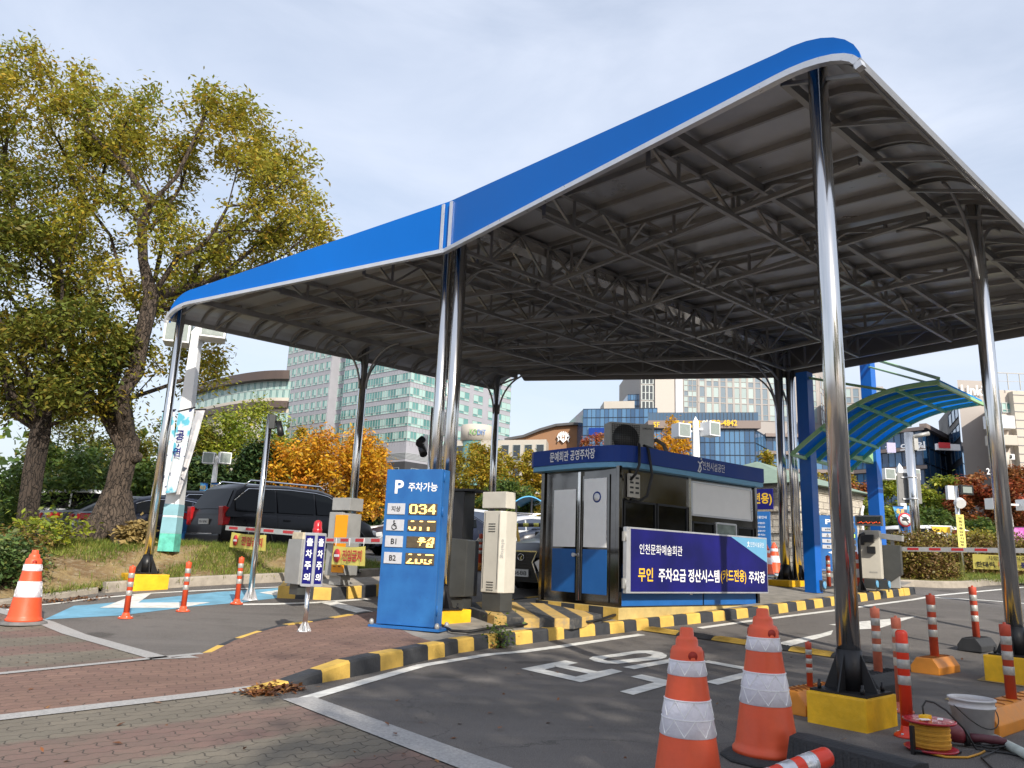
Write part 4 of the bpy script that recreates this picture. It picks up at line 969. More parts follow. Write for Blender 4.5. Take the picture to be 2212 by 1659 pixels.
# ------------------------------------------------------------------ toll booth
k0 = gp(1338, 1345, .15); KO = Vector((1.675, 11.62, 0)); KO.z = zi(KO.x, KO.y)
KL_, KW_ = 3.62, 1.66
kb = thing('toll_booth', 'blue roofed toll booth with white panelled doors and dark windows on the island', 'booth', KO, R(40))
PH = .17; HW = hz(1340, 1006, KO.y) - KO.z; HR = hz(1345, 962, KO.y) - KO.z
mb = MB(); mb.bb((-.06, -.06, -.05), (KL_ + .06, KW_ + .06, PH)); mb.build('plinth', mat('plinth_yellow', (.50, .37, .14), .8, var=.25, scale=5, bump=.3), kb, bevel=.01)
mb = MB()
for k in range(6):
    a = -.06 + k * (KW_ + .12) / 6; mb.bb((-.064, a, -.03), (-.0605, a + (KW_ + .12) / 6, PH - .004), k % 2)
mb.build('plinth_stripes', [KY, KB], kb)
mb = MB(); mb.bb((0, 0, PH), (KL_, KW_, HW)); mb.build('wall', MIRROR, kb)
# long side (y = 0 face): lower blue panels, windows, white film
mb = MB(); mb.bb((.05, -.012, PH + .02), (2.02, 0, PH + .62)); mb.bb((2.06, -.012, PH + .02), (KL_ - .06, 0, PH + .62)); mb.build('side_panel', KIOB, kb, bevel=.004)
for x0, x1, z0, z1, nm, mt in ((.10, .82, 1.02, 1.72, 'window', GLASSD), (.88, 1.62, 1.02, 1.72, 'window', GLASSD), (1.78, 2.36, 1.02, 1.50, 'window', GLASSD), (2.42, 3.0, 1.02, 1.52, 'window', mat('pale_window', (.22, .27, .25), .15, var=.3)), (3.05, 3.52, 1.02, 1.48, 'window', GLASSD), (1.76, 3.50, 1.62, 2.16, 'window_film', KWHITE)):
    mb = MB(); mb.bb((x0, -.008, z0), (x1, 0, z1)); w_ = mb.build(nm, mt, kb)
    mb = MB()
    for a, b in (((x0, z0), (x1, z0)), ((x1, z0), (x1, z1)), ((x1, z1), (x0, z1)), ((x0, z1), (x0, z0))): mb.bar((a[0], -.012, a[1]), (b[0], -.012, b[1]), .03, .03, up=(0, 1, 0))
    mb.build('frame', DARKST if mt is GLASSD else TRIM, w_)
# door side (x = 0 face)
for y0, y1 in ((.18, .76), (.84, 1.44)):
    mb = MB(); mb.bb((-.018, y0, PH + .06), (0, y1, HW - .12)); d_ = mb.build('door', MIRROR, kb)
    ztop = HW - .17 if y0 < .5 else HW - .32
    mb = MB(); mb.bb((-.026, y0 + .05, 1.02), (-.018, y1 - .05, ztop)); mb.build('white_panel', KWHITE, d_, bevel=.002)
    mb = MB(); mb.bb((-.026, y0 + .04, PH + .16), (-.018, y1 - .04, .99)); mb.build('blue_panel', KIOB, d_, bevel=.002)
mb = MB(); mb.tube([(-.02, .85, .90), (-.07, .85, .90)], .018, 10); mb.tube([(-.07, .85, .90), (-.11, .85, .90)], [.028, .03], 14); mb.build('door_knob', TRIM, kb)
mb = MB(); mb.M = frame((-.027, .43, 1.78), (0, -1, 0), (0, 0, 1)); mb.lathe([(0, 0), (.085, 0), (.085, .003), (0, .003)], 26); stk = mb.build('sticker', ROOFB, kb)
mb = MB(); mb.M = frame((-.0305, .43, 1.78), (0, -1, 0), (0, 0, 1)); mb.lathe([(0, 0), (.062, 0), (.062, .002), (0, .002)], 26); mb.build('sticker_face', LETW, stk)
mb = MB()
for x, y in ((0, 0), (KL_, 0), (KL_, KW_), (0, KW_)): mb = MB(); mb.box((x, y, (PH + HW) / 2), (.07, .07, HW - PH)); mb.build('corner_post', MIRROR, kb, bevel=.006)
mb = MB(); mb.box((-.02, .80, (PH + HW) / 2), (.05, .06, HW - PH - .1)); mb.build('door_post', STEEL, kb, bevel=.006)
mb = MB(); mb.box((1.70, -.014, 1.3), (.07, .03, 1.9)); mb.build('mullion', STEEL, kb, bevel=.006)
# roof band with a rounded door end
def rband(z0, z1, o, mt, nm):
    pts = [(KL_ + .05, -.16 - o), (.32, -.16 - o)] + [(.32 - (.50 + o) * math.sin(a) * .9, .32 - (.48 + o) * math.cos(a)) for a in [k * math.pi / 16 for k in range(1, 8)]]
    pts += [(-.20 - o, .50), (-.22 - o, KW_ / 2), (-.20 - o, KW_ + .05), (-.12 - o, KW_ + .16 + o)] + [(.32, KW_ + .16 + o), (KL_ + .05, KW_ + .16 + o)]
    mb = MB(); mb.prism([(x, y, 0) for x, y in pts], (0, 0, z0), (0, 0, z1)); return mb.build(nm, mt, kb, bevel=.006)
rband(HW + .06, HR, .02, ROOFB, 'roof_fascia'); rband(HW - .02, HW + .06, 0, SKYBLUE, 'roof_band')
mb = MB(); zc = (HW + HR) / 2 + .03; hl = (HR - HW) * .52
letters(mb, '문예회관 공영주차장', (-.243, .78, zc), (0, -1, 0), (0, 0, 1), hl, 1.0, .015); letters(mb, '인천시설공단', (2.15, -.182, zc), (1, 0, 0), (0, 0, 1), hl * .85, .62, .0)
for a, b in (((1.72, -.11), (1.77, .02)), ((1.77, .02), (1.71, .05)), ((1.77, .02), (1.84, .07)), ((1.77, .0), (1.80, -.06)), ((1.80, -.06), (1.76, -.12)), ((1.76, -.12), (1.70, -.10))): mb.bar((a[0], -.183, zc + a[1]), (b[0], -.183, zc + b[1]), .004, .022)
mb.M = frame((1.80, -.183, zc + .10), (1, 0, 0), (0, 0, 1)); mb.lathe([(0, 0), (.018, 0), (.018, .003), (0, .003)], 12)
mb.build('lettering', LETW, kb)
mb = MB(); mb.bb((.16, -.05, HW - .46), (.42, -.012, HW - .10)); vt = mb.build('vent_cover', CREAM, kb, bevel=.008)
mb = MB()
for k in range(4):
    for x in (.225, .35): mb.box((x, -.053, HW - .16 - k * .075), (.075, .006, .03))
mb.build('vent_slots', BLACKP, vt)
# air conditioner on the roof
ac = thing('air_conditioner', 'grey outdoor air conditioner unit on the booth roof', 'air conditioner', KO + Matrix.Rotation(R(40), 3, 'Z') @ Vector((1.30, .95, HR + .02)), R(12))
mb = MB(); mb.bb((-.40, -.16, .05), (.40, .16, .58)); mb.build('casing', mat('ac_casing', (.42, .42, .39), .55, var=.15), ac, bevel=.015)
mb = MB(); mb.bb((-.36, -.19, 0), (-.28, .19, .05)); mb.bb((.28, -.19, 0), (.36, .19, .05)); mb.build('feet', DARKST, ac)
mb = MB(); mb.M = frame((-.12, -.163, .31), (1, 0, 0), (0, 0, 1)); mb.lathe([(0, 0), (.235, 0), (.235, .004), (0, .004)], 26); mb.build('fan_opening', DGREY, ac)
mb = MB()
for k in range(13): mb.bar((-.36 + k * .04, -.172, .08), (-.36 + k * .04, -.172, .545), .006); mb.bar((-.37, -.172, .085 + k * .038), (.13, -.172, .085 + k * .038), .006)
mb.build('grille', DARKST, ac)
mb = MB(); letters(mb, 'SAMSUNG', (.27, -.161, .50), (1, 0, 0), (0, 0, 1), .035, .17, .01); mb.build('lettering', LETK, ac)
mb = MB(); mb.tube([(.40, 0, .30), (.50, -.02, .34), (.62, -.05, .26), (.68, -.08, .10), (.70, -.1, .0)], .035, 8); mb.tube([(.40, .02, .2), (.47, .0, .22), (.53, -.03, .10), (.5, -.05, .0)], .025, 8); mb.build('hose', mat('wrapped_hose', (.16, .15, .14), .8, var=.3, scale=30, bump=.5), ac)
KT = Matrix.Translation(KO) @ Matrix.Rotation(R(40), 4, 'Z')
mb = MB(); mb.M = KT
mb.tube([(.50, .05, HR + .03), (.30, -.12, HR + .05), (.22, -.20, HR + .01), (.20, -.22, HW + .02), (.14, -.2, HW - .12), (.17, -.08, HW - .2)], .022, 8)
mb.tube([(.9, .0, HR + .03), (.45, -.10, HR + .04), (.42, -.21, HR - .03), (.50, -.22, HW - .1), (.48, -.14, HW - .42), (.33, -.10, HW - .52), (.20, -.08, HW - .48)], .022, 8)
tag(mb.build('electric_cable', CABLE), 'black cables looping down over the booth roof edge to the vent', 'cable')
# big navy banner sign on the booth's long side
bs = thing('banner_sign', 'wide navy sign with white and yellow lettering hinged on the booth side', 'sign', KT @ Vector((-.03, -.16, 0)), R(40))
bz0, bz1 = .38, 1.33; BL_ = 3.72
mb = MB(); mb.bb((0, -.02, bz0), (BL_, .05, bz1)); mb.build('frame', TRIM, bs, bevel=.006)
def banner_mat():
    m = bpy.data.materials.new('printed_navy'); m.use_nodes = True; t, b, L = nodes(m); co = objco(t)
    c = mixcol(t, noise(t, co, 1.5, 4, .5, .35, .7), (.007, .008, .085), (.012, .011, .16)); L.new(c, b.inputs['Base Color']); b.inputs['Roughness'].default_value = .5; b.inputs['Specular IOR Level'].default_value = .25; return m
mb = MB(); mb.bb((.09, -.024, bz0 + .025), (BL_ - .02, -.02, bz1 - .025)); mb.build('printed_face', banner_mat(), bs)
mb = MB(); e = -.0265; mb.add([(2.62, e, bz1 - .026), (BL_ - .021, e, bz1 - .026), (BL_ - .021, e, bz0 + .52)], [(0, 2, 1)]); mb.build('blue_corner', SKYBLUE, bs)
mb = MB(); letters(mb, '인천문화예술회관', (.28, -.024, bz1 - .31), (1, 0, 0), (0, 0, 1), .15, 1.02, .0, align='l'); letters(mb, '주차요금 정산시스템', (.72, -.024, bz0 + .27), (1, 0, 0), (0, 0, 1), .20, 1.55, .02, align='l'); letters(mb, '주차장', (3.12, -.024, bz0 + .27), (1, 0, 0), (0, 0, 1), .20, .50, .02, align='l')
letters(mb, '인천시설공단', (3.40, -.0265, bz1 - .13), (1, 0, 0), (0, 0, 1), .085, .42, .0); mb.build('white_lettering', LETW, bs)
for a, b in (((3.10, -.06), (3.14, .01)), ((3.14, .01), (3.10, .03)), ((3.14, .01), (3.18, .04)), ((3.14, .0), (3.15, -.05)), ((3.15, -.05), (3.10, -.07))): pass
mb = MB(); letters(mb, '무인', (.25, -.024, bz0 + .27), (1, 0, 0), (0, 0, 1), .20, .34, .02, align='l'); letters(mb, '(카드전용)', (2.31, -.024, bz0 + .27), (1, 0, 0), (0, 0, 1), .23, .73, .02, align='l'); mb.build('yellow_lettering', LETY, bs)
mb = MB(); letters(mb, 'ㅊ', (3.13, -.0265, bz1 - .13), (1, 0, 0), (0, 0, 1), .10, .07, .01); mb.build('emblem', LETW, bs)
mb = MB()
for z in (bz0 + .14, bz1 - .14): mb.box((-.025, .01, z), (.05, .03, .14)); mb.tube([(-.01, -.01, z - .07), (-.01, -.01, z + .07)], .012, 8)
mb.build('hinges', GREYM, bs)
# ------------------------------------------------------------------ vegetation
def leaf_mat(name, a, b, c, cs=1.2, trans=.35):
    m = bpy.data.materials.new(name); m.use_nodes = True; t, bs, L = nodes(m); co = objco(t)
    ge = t.nodes.new('ShaderNodeNewGeometry')
    col = mixcol(t, noise(t, co, cs, 4, .6, .40, .62), a, b)
    r = t.nodes.new('ShaderNodeMapRange'); r.inputs[1].default_value = .62; r.inputs[2].default_value = 1.0; L.new(ge.outputs['Random Per Island'], r.inputs[0])
    col = mixcol(t, r.outputs[0], col, c)
    hv = t.nodes.new('ShaderNodeHueSaturation'); L.new(col, hv.inputs['Color'])
    r2 = t.nodes.new('ShaderNodeMapRange'); r2.inputs[3].default_value = .62; r2.inputs[4].default_value = 1.45; L.new(ge.outputs['Random Per Island'], r2.inputs[0])
    mlt = t.nodes.new('ShaderNodeMath'); mlt.operation = 'FRACT'; m3 = t.nodes.new('ShaderNodeMath'); m3.operation = 'MULTIPLY'; m3.inputs[1].default_value = 7.31
    L.new(ge.outputs['Random Per Island'], m3.inputs[0]); L.new(m3.outputs[0], mlt.inputs[0]); L.new(mlt.outputs[0], r2.inputs[0]); L.new(r2.outputs[0], hv.inputs['Value'])
    L.new(hv.outputs[0], bs.inputs['Base Color']); bs.inputs['Roughness'].default_value = .5; bs.inputs['Specular IOR Level'].default_value = .35
    tr = t.nodes.new('ShaderNodeBsdfTranslucent'); L.new(hv.outputs[0], tr.inputs['Color']); ms = t.nodes.new('ShaderNodeMixShader'); ms.inputs[0].default_value = trans
    L.new(bs.outputs[0], ms.inputs[1]); L.new(tr.outputs[0], ms.inputs[2]); L.new(ms.outputs[0], t.nodes['Material Output'].inputs['Surface'])
    return m
def leaves(name, cen, n, sig, size, m, parent, rng, droop=.35, aspect=.45, flat=.6, normals=None):
    """n rhombic leaves round each centre"""
    cen = np.asarray(cen, float); sg = np.broadcast_to(np.asarray(sig, float), (len(cen), 3) if np.ndim(sig) else (len(cen), 3))
    P = np.repeat(cen, n, 0) + rng.normal(0, 1, (len(cen) * n, 3)) * np.repeat(sg, n, 0)
    k = len(P); az = rng.uniform(0, 2 * np.pi, k); s = size * rng.uniform(.6, 1.35, k)
    d = np.stack([np.cos(az), np.sin(az), -droop + rng.normal(0, .45, k)], 1); d /= np.linalg.norm(d, axis=1)[:, None]
    up = rng.normal(0, 1, (k, 3)) * (1 - flat) + np.array([0, 0, 1.0]) * flat
    w = np.cross(d, up); w /= np.linalg.norm(w, axis=1)[:, None] + 1e-9
    a = P; b = P + d * (s * .5)[:, None] + w * (s * aspect * .5)[:, None]; c = P + d * s[:, None] + np.array([0, 0, -.1]) * s[:, None]; e = P + d * (s * .5)[:, None] - w * (s * aspect * .5)[:, None]
    V = np.stack([a, b, c, e], 1).reshape(-1, 3)
    me = bpy.data.meshes.new(name); me.vertices.add(4 * k); me.vertices.foreach_set('co', V.ravel())
    me.loops.add(4 * k); me.loops.foreach_set('vertex_index', np.arange(4 * k)); me.polygons.add(k); me.polygons.foreach_set('loop_start', np.arange(k) * 4)
    me.update(calc_edges=True); me.materials.append(m)
    o = bpy.data.objects.new(name, me); COL.objects.link(o)
    if parent is not None: o.parent = parent
    return o
def bark_mat(name, a, b):
    m = bpy.data.materials.new(name); m.use_nodes = True; t, bs, L = nodes(m); co = objco(t)
    q = t.nodes.new('ShaderNodeMapping'); q.inputs['Scale'].default_value = (1, 1, .35); L.new(co, q.inputs['Vector'])
    c = mixcol(t, noise(t, q.outputs[0], 9, 7, .7, .35, .65), a, b); c = mixcol(t, noise(t, co, 26, 3, .6, .62, .72), c, [x * 1.9 for x in b]); L.new(c, bs.inputs['Base Color']); bs.inputs['Roughness'].default_value = .92
    vo = t.nodes.new('ShaderNodeTexVoronoi'); vo.feature = 'DISTANCE_TO_EDGE'; vo.inputs['Scale'].default_value = 16; q2 = t.nodes.new('ShaderNodeMapping'); q2.inputs['Scale'].default_value = (1, 1, .22); L.new(co, q2.inputs['Vector'])
    wa = t.nodes.new('ShaderNodeVectorMath'); wa.operation = 'ADD'; nn = t.nodes.new('ShaderNodeTexNoise'); nn.inputs['Scale'].default_value = 6; L.new(co, nn.inputs['Vector']); sc_ = t.nodes.new('ShaderNodeVectorMath'); sc_.operation = 'SCALE'; sc_.inputs['Scale'].default_value = .12; L.new(nn.outputs['Color'], sc_.inputs[0]); L.new(q2.outputs[0], wa.inputs[0]); L.new(sc_.outputs[0], wa.inputs[1]); L.new(wa.outputs[0], vo.inputs['Vector'])
    r = t.nodes.new('ShaderNodeMapRange'); r.inputs[1].default_value = 0; r.inputs[2].default_value = .10; L.new(vo.outputs['Distance'], r.inputs[0])
    c = mixcol(t, r.outputs[0], [x * .35 for x in b], c); L.new(c, bs.inputs['Base Color'])
    ad = t.nodes.new('ShaderNodeMath'); ad.operation = 'ADD'; L.new(r.outputs[0], ad.inputs[0]); L.new(noise(t, q.outputs[0], 22, 6, .7, .2, .8), ad.inputs[1]); bumpin(t, bs, ad.outputs[0], 1.0, .03); return m
BARK = bark_mat('grey_brown_bark', (.135, .10, .075), (.055, .040, .030)); BARKD = bark_mat('dark_bark', (.075, .055, .042), (.04, .03, .024))
def wood(trunk, attract, rng, r_tip=.008, path_w=.42, up_bias=.25, seg=.45, rmax=None, expo=2.0, nside=6):
    """trunk: list of node points; every attractor grows a limb from the best existing node"""
    N = [np.array(p, float) for p in trunk]; par = [-1] + list(range(len(trunk) - 1)); plen = [0.0]
    for i in range(1, len(N)): plen.append(plen[-1] + np.linalg.norm(N[i] - N[i - 1]))
    root = N[-1]; order = np.argsort([np.linalg.norm(a - root) for a in attract]); start = max(1, len(trunk) // 2); tips = []
    for k in order:
        a = np.asarray(attract[k], float); A = np.array(N[start:]); d = np.linalg.norm(A - a, axis=1)
        lower = np.maximum(0, A[:, 2] - a[2] + .1) * 1.5
        cost = d + path_w * np.array(plen[start:]) + lower; i = start + int(np.argmin(cost)); p = N[i]; L = np.linalg.norm(a - p); ns = max(1, int(L / seg)); prev = i
        bow = np.array([0, 0, -1.0]) * L * up_bias * .18 if a[2] > p[2] else np.array([0, 0, 1.0]) * L * .15
        side = rng.normal(0, .04 * L, 3)
        for j in range(1, ns + 1):
            f = j / ns; q = p + (a - p) * f + (bow + side) * math.sin(math.pi * f) + (rng.normal(0, .03 * L / ns ** .5, 3) if j < ns else 0)
            N.append(q); par.append(prev); plen.append(plen[prev] + np.linalg.norm(q - N[prev])); prev = len(N) - 1
        tips.append(prev)
    n = len(N); acc = np.zeros(n); kids = [[] for _ in range(n)]
    for i in range(n - 1, 0, -1):
        if acc[i] == 0: acc[i] = r_tip ** expo
        acc[par[i]] += acc[i]; kids[par[i]].append(i)
    if acc[0] == 0: acc[0] = r_tip ** expo
    rad = acc ** (1 / expo)
    if rmax: rad = np.where(rad > r_tip, r_tip + (rad - r_tip) * (rmax - r_tip) / (rad[0] - r_tip), rad)
    mb = MB(); done = set()
    def chain(i0, first):
        pts = [N[i0]]; rs = [rad[first] if i0 != 0 else rad[0]]; c = first
        while True:
            pts.append(N[c]); rs.append(rad[c]); ks = kids[c]
            if not ks: break
            ks = sorted(ks, key=lambda q: -rad[q])
            for q in ks[1:]: stack.append((c, q))
            c = ks[0]
        mb.tube(pts, list(rs), nside if rs[0] > .03 else (5 if rs[0] > .012 else 3), caps=False)
    stack = []; ks = sorted(kids[0], key=lambda q: -rad[q])
    for q in ks: stack.append((0, q))
    while stack: a, b = stack.pop(); chain(a, b)
    return mb, np.array(N), rad
def ell(rng, c, r, n, shell=.55):
    v = rng.normal(0, 1, (n, 3)); v /= np.linalg.norm(v, axis=1)[:, None]; q = rng.uniform(shell ** 3, 1, n) ** (1 / 3)
    return np.asarray(c) + v * q[:, None] * np.asarray(r)
def make_tree(name, label, loc, trunk, blobs, natt, lm, bm_, seed, lsize=.10, per=60, sig=.30, rmax=.3, group=None, cat='tree', twig=3, path_w=.42, flat=.6, droop=.35, seg=.45, aspect=.45, r_tip=.008):
    rng = np.random.default_rng(seed); t = thing(name, label, cat, loc, 0, group)
    tot = sum(b[2] for b in blobs); att = np.concatenate([ell(rng, b[0], b[1], max(2, int(natt * b[2] / tot))) for b in blobs])
    mb, N, rad = wood(trunk, list(att), rng, rmax=rmax, path_w=path_w, seg=seg, r_tip=r_tip); mb.build('trunk', bm_, t)
    thin = N[(rad < .022)]; 
    if len(thin) > len(att) * twig: thin = thin[rng.choice(len(thin), len(att) * twig, replace=False)]
    cen = np.concatenate([att, thin]); leaves('crown', cen, max(3, int(per * len(att) / len(cen))), sig, lsize, lm, t, rng, droop=droop, flat=flat, aspect=aspect)
    return t
ZEL = leaf_mat('zelkova_leaf', (.36, .32, .04), (.24, .275, .04), (.46, .29, .035), .5, .45)
ZELD = leaf_mat('zelkova_leaf_green', (.16, .17, .024), (.10, .135, .024), (.26, .19, .03), .7)
YG = leaf_mat('yellow_green_leaf', (.27, .31, .03), (.16, .23, .03), (.36, .32, .03), .7)
GRN = leaf_mat('mid_green_leaf', (.095, .155, .03), (.06, .11, .025), (.16, .19, .03), 1.0)
ORG = leaf_mat('orange_leaf', (.62, .33, .015), (.52, .20, .02), (.50, .38, .03), .8)
MIXG = leaf_mat('turning_leaf', (.25, .25, .025), (.34, .25, .022), (.42, .22, .025), .8)
REDL = leaf_mat('red_leaf', (.36, .075, .035), (.28, .12, .035), (.22, .12, .03), .8)
PINE = leaf_mat('pine_needle', (.045, .085, .028), (.028, .062, .022), (.09, .12, .03), 1.2, .15)
HEDG = leaf_mat('hedge_leaf', (.19, .135, .035), (.17, .10, .04), (.22, .22, .03), 1.1, .2)
HEDY = leaf_mat('hedge_yellow_leaf', (.32, .30, .03), (.24, .22, .03), (.38, .30, .04), 1.3, .25)
SHRUB = leaf_mat('shrub_leaf', (.10, .16, .045), (.06, .115, .032), (.16, .17, .04), 1.4, .2)
# the big zelkova by the left lane; positions read off the site
ty = 16.2
def W3(px, py, y): return np.array(at(px, py, y))
B = W3(237, 1172, ty); B[2] = bedz(B[0], B[1]) - .05
rel = lambda px, py, y=ty: W3(px, py, y) - B
trunk = [np.zeros(3), rel(243, 1120), rel(252, 1060), rel(266, 1000), rel(278, 962)]
blobs = [(rel(120, 260, 16.5), (2.0, 2.2, 1.35), 26), (rel(270, 330, 16.0), (1.5, 1.9, 1.5), 20), (rel(490, 300, 16.2), (1.05, 1.5, 1.05), 13), (rel(590, 430, 16.0), (1.1, 1.6, 1.35), 13), (rel(640, 520, 16.2), (.85, 1.4, .55), 6),
         (rel(60, 520, 16.6), (1.6, 2.0, 1.7), 18), (rel(300, 560, 16.2), (1.9, 2.0, 1.3), 20), (rel(480, 560, 16.6), (1.2, 1.5, .9), 9), (rel(430, 800, 18.6), (.6, .8, .9), 6), (rel(240, 800, 16.0), (1.0, 1.2, 1.0), 9), (rel(60, 760, 16.6), (1.2, 1.4, 1.2), 9)]
big = make_tree('zelkova_tree', 'largest tree with olive gold autumn leaves, thick trunk flaring beside the left canopy column', B, trunk, blobs, 560, ZEL, BARK, 5, lsize=.12, per=115, sig=.155, rmax=.27, twig=3, path_w=.50, seg=.75, aspect=.42, r_tip=.008)
mb = MB(); 
for k in range(11):
    a = k * .571 + .2; r1 = .75 + .35 * math.sin(k * 2.3); d = Vector((math.cos(a), math.sin(a), 0))
    z1 = bedz(B[0] + d.x * r1, B[1] + d.y * r1) - B[2]
    mb.tube([d * .10 + Vector((0, 0, 1.05)), d * .24 + Vector((0, 0, .55)), d * .42 + Vector((0, 0, .26)), d * r1 + Vector((0, 0, z1 - .03))], [.19, .19, .17, .07], 8, caps=False)
mb.build('roots', BARK, big)
mb = MB(); c_ = rel(285, 992); mb.tube([c_, c_ + np.array((.13, -.05, .05)), c_ + np.array((.19, -.07, .10))], [.13, .12, .07], 9)
mb.build('burl', BARK, big)
B2 = W3(62, 1120, 15.2); B2[2] = bedz(B2[0], B2[1]) - .1; rel2 = lambda px, py, y=15.2: W3(px, py, y) - B2
tr2 = [np.zeros(3), rel2(72, 1020), rel2(88, 930), rel2(100, 880)]
make_tree('zelkova_tree', 'darker green tree at the left edge with a slim dark forked trunk', B2, tr2, [(rel2(40, 620), (1.5, 1.7, 1.4), 14), (rel2(160, 730), (1.2, 1.4, .8), 9), (rel2(30, 830), (1.2, 1.4, .7), 8), (rel2(-60, 480), (1.4, 1.6, 1.6), 10), (rel2(190, 850), (.9, 1.1, .45), 5)], 240, ZELD, BARKD, 8, lsize=.12, per=110, sig=.155, rmax=.21, twig=3, path_w=.50, seg=.7)
# trees of the car park and street, by kind
def kind_tree(name, label, px, py_base, y, wpx, py_top, lm, seed, bm_=BARKD, shape='round', group=None, per=70, natt=60, lsize=None, zb=None, droop=.3):
    """built at its own place and size: wpx = crown width in pixels, py_top = its top"""
    zb = g(y) if zb is None else zb
    p = at(px, py_base, y); top = hz(px, py_top, y); H = top - zb; w = wpx / FPX * y / 2; t0 = Vector((p.x, p.y, zb)); s = y / 16.0
    if shape == 'round': blobs = [((0, 0, H * .62), (w, w, H * .36), 3), ((w * .3, 0, H * .78), (w * .6, w * .7, H * .22), 1), ((-w * .4, 0, H * .55), (w * .6, w * .7, H * .25), 1)]; th = .38
    elif shape == 'tall': blobs = [((0, 0, H * .58), (w, w, H * .42), 3)]; th = .3
    elif shape == 'pine': blobs = [((0, 0, H * (.3 + .16 * k)), (w * (1 - .17 * k), w * (1 - .17 * k), H * .07), 3 - .4 * k) for k in range(5)]; th = .75
    else: blobs = [((0, 0, H * .5), (w, w, H * .5), 3)]; th = .2
    trunk = [np.array((0, 0, 0.)), np.array((w * .04, 0, H * th * .5)), np.array((-w * .03, w * .02, H * th))]
    return make_tree(name, label, t0, trunk, blobs, natt, lm, bm_, seed, lsize=(lsize or .17) * .72 * s ** .5, per=int(per * 1.7), sig=max(.12, w * .10), rmax=max(.06, H * .022), group=group, twig=2, path_w=.3, flat=.75 if shape == 'pine' else .6, droop=droop, seg=max(.4, H * .08))
GB = 'trees behind the car park'
kind_tree('deciduous_tree', 'bright yellow green tree behind the banner pole', 505, 1100, 34, 260, 862, YG, 21, group=GB, natt=90, per=80)
kind_tree('deciduous_tree', 'yellow green tree behind the big trunk at left, above the parked sedans', 360, 1100, 33, 210, 890, ZELD, 22, group=GB, natt=70, per=80)
kind_tree('deciduous_tree', 'sparse golden green tree between the two left trunks', 165, 1100, 31, 230, 850, ZELD, 23, group=GB, natt=70)
kind_tree('deciduous_tree', 'small turning tree just above the orange tree beside the tower', 620, 1100, 40, 90, 905, MIXG, 24, group=GB)
kind_tree('pine_tree', 'dark pine tree left of the orange tree behind the black van', 548, 1110, 30, 190, 965, PINE, 25, shape='pine', group='dark pines behind the car park', natt=110, per=110, lsize=.20)
kind_tree('pine_tree', 'dark pine tree behind the leaning banners', 430, 1110, 29, 170, 1000, PINE, 26, shape='pine', group='dark pines behind the car park', natt=110, per=100, lsize=.20)
kind_tree('pine_tree', 'dark evergreen low behind the sedans at the far left', 150, 1110, 27, 260, 965, GRN, 27, shape='bush', group='dark pines behind the car park', natt=90, per=100, lsize=.20)
kind_tree('pine_tree', 'dark evergreen behind the big trunk above the white suv', 320, 1110, 28, 190, 985, GRN, 28, shape='bush', group='dark pines behind the car park', natt=70, per=100, lsize=.20)
kind_tree('pine_tree', 'dark pine right of the orange tree, beside the blue sign', 790, 1120, 36, 120, 1000, PINE, 29, shape='pine', group='dark pines behind the car park', natt=70, per=100, lsize=.20)
kind_tree('autumn_tree', 'large bright orange tree behind the black van', 690, 1115, 31, 262, 930, ORG, 31, group='orange autumn trees', natt=130, per=95)
kind_tree('autumn_tree', 'smaller golden orange tree right of the large orange one', 785, 1125, 32.5, 100, 965, ORG, 32, group='orange autumn trees', natt=60)
kind_tree('deciduous_tree', 'tall green and yellow tree between the blue sign and the booth', 1020, 1150, 42, 150, 950, MIXG, 33, shape='tall', group='street trees behind the booth', natt=120, per=90)
kind_tree('deciduous_tree', 'green tree just left of the booth above the blue arched shelter', 1128, 1150, 44, 120, 970, MIXG, 34, shape='tall', group='street trees behind the booth', natt=90, per=80)
kind_tree('deciduous_tree', 'low green tree behind the cream ticket cabinet', 1090, 1150, 38, 130, 1035, GRN, 35, group='street trees behind the booth', natt=60)
kind_tree('autumn_tree', 'red leaved tree peeping left of the rooftop air conditioner', 1285, 1150, 70, 90, 930, REDL, 36, group='red autumn trees', natt=60)
kind_tree('autumn_tree', 'golden tree behind the rooftop air conditioner', 1440, 1150, 52, 130, 905, ORG, 37, group='orange autumn trees', natt=90)
kind_tree('deciduous_tree', 'green tree above the pavilion roof left of the clustered columns', 1640, 1150, 45, 110, 980, MIXG, 38, group='street trees behind the booth', natt=50)
kind_tree('deciduous_tree', 'golden tree behind the pavilion, between the blue posts', 1800, 1180, 40, 130, 1005, MIXG, 39, group='street trees behind the booth', natt=60)
kind_tree('deciduous_tree', 'yellow green tree between the blue post and the road sign', 1920, 1190, 36, 100, 1035, YG, 40, group='street trees right of the booth', natt=60)
kind_tree('deciduous_tree', 'yellow green tree right of the grey back of the road sign', 2040, 1190, 36, 110, 1028, YG, 41, group='street trees right of the booth', natt=70)
kind_tree('autumn_tree', 'red tree just left of the rightmost canopy column', 2115, 1190, 34, 100, 1020, REDL, 42, group='red autumn trees', natt=70)
kind_tree('autumn_tree', 'rust red tree at the right edge of the photo', 2195, 1190, 33, 90, 1005, REDL, 43, group='red autumn trees', natt=70)
kind_tree('autumn_tree', 'red tree between the foreground column and the second blue post', 1850, 1190, 38, 90, 1035, REDL, 44, group='red autumn trees', natt=60)
kind_tree('deciduous_tree', 'dark green tree low behind the right hedge', 2000, 1200, 31, 150, 1090, GRN, 45, shape='bush', group='street trees right of the booth', natt=70)
kind_tree('deciduous_tree', 'dark green tree behind the camera pole at the right', 2110, 1200, 30, 130, 1100, GRN, 46, shape='bush', group='street trees right of the booth', natt=60)
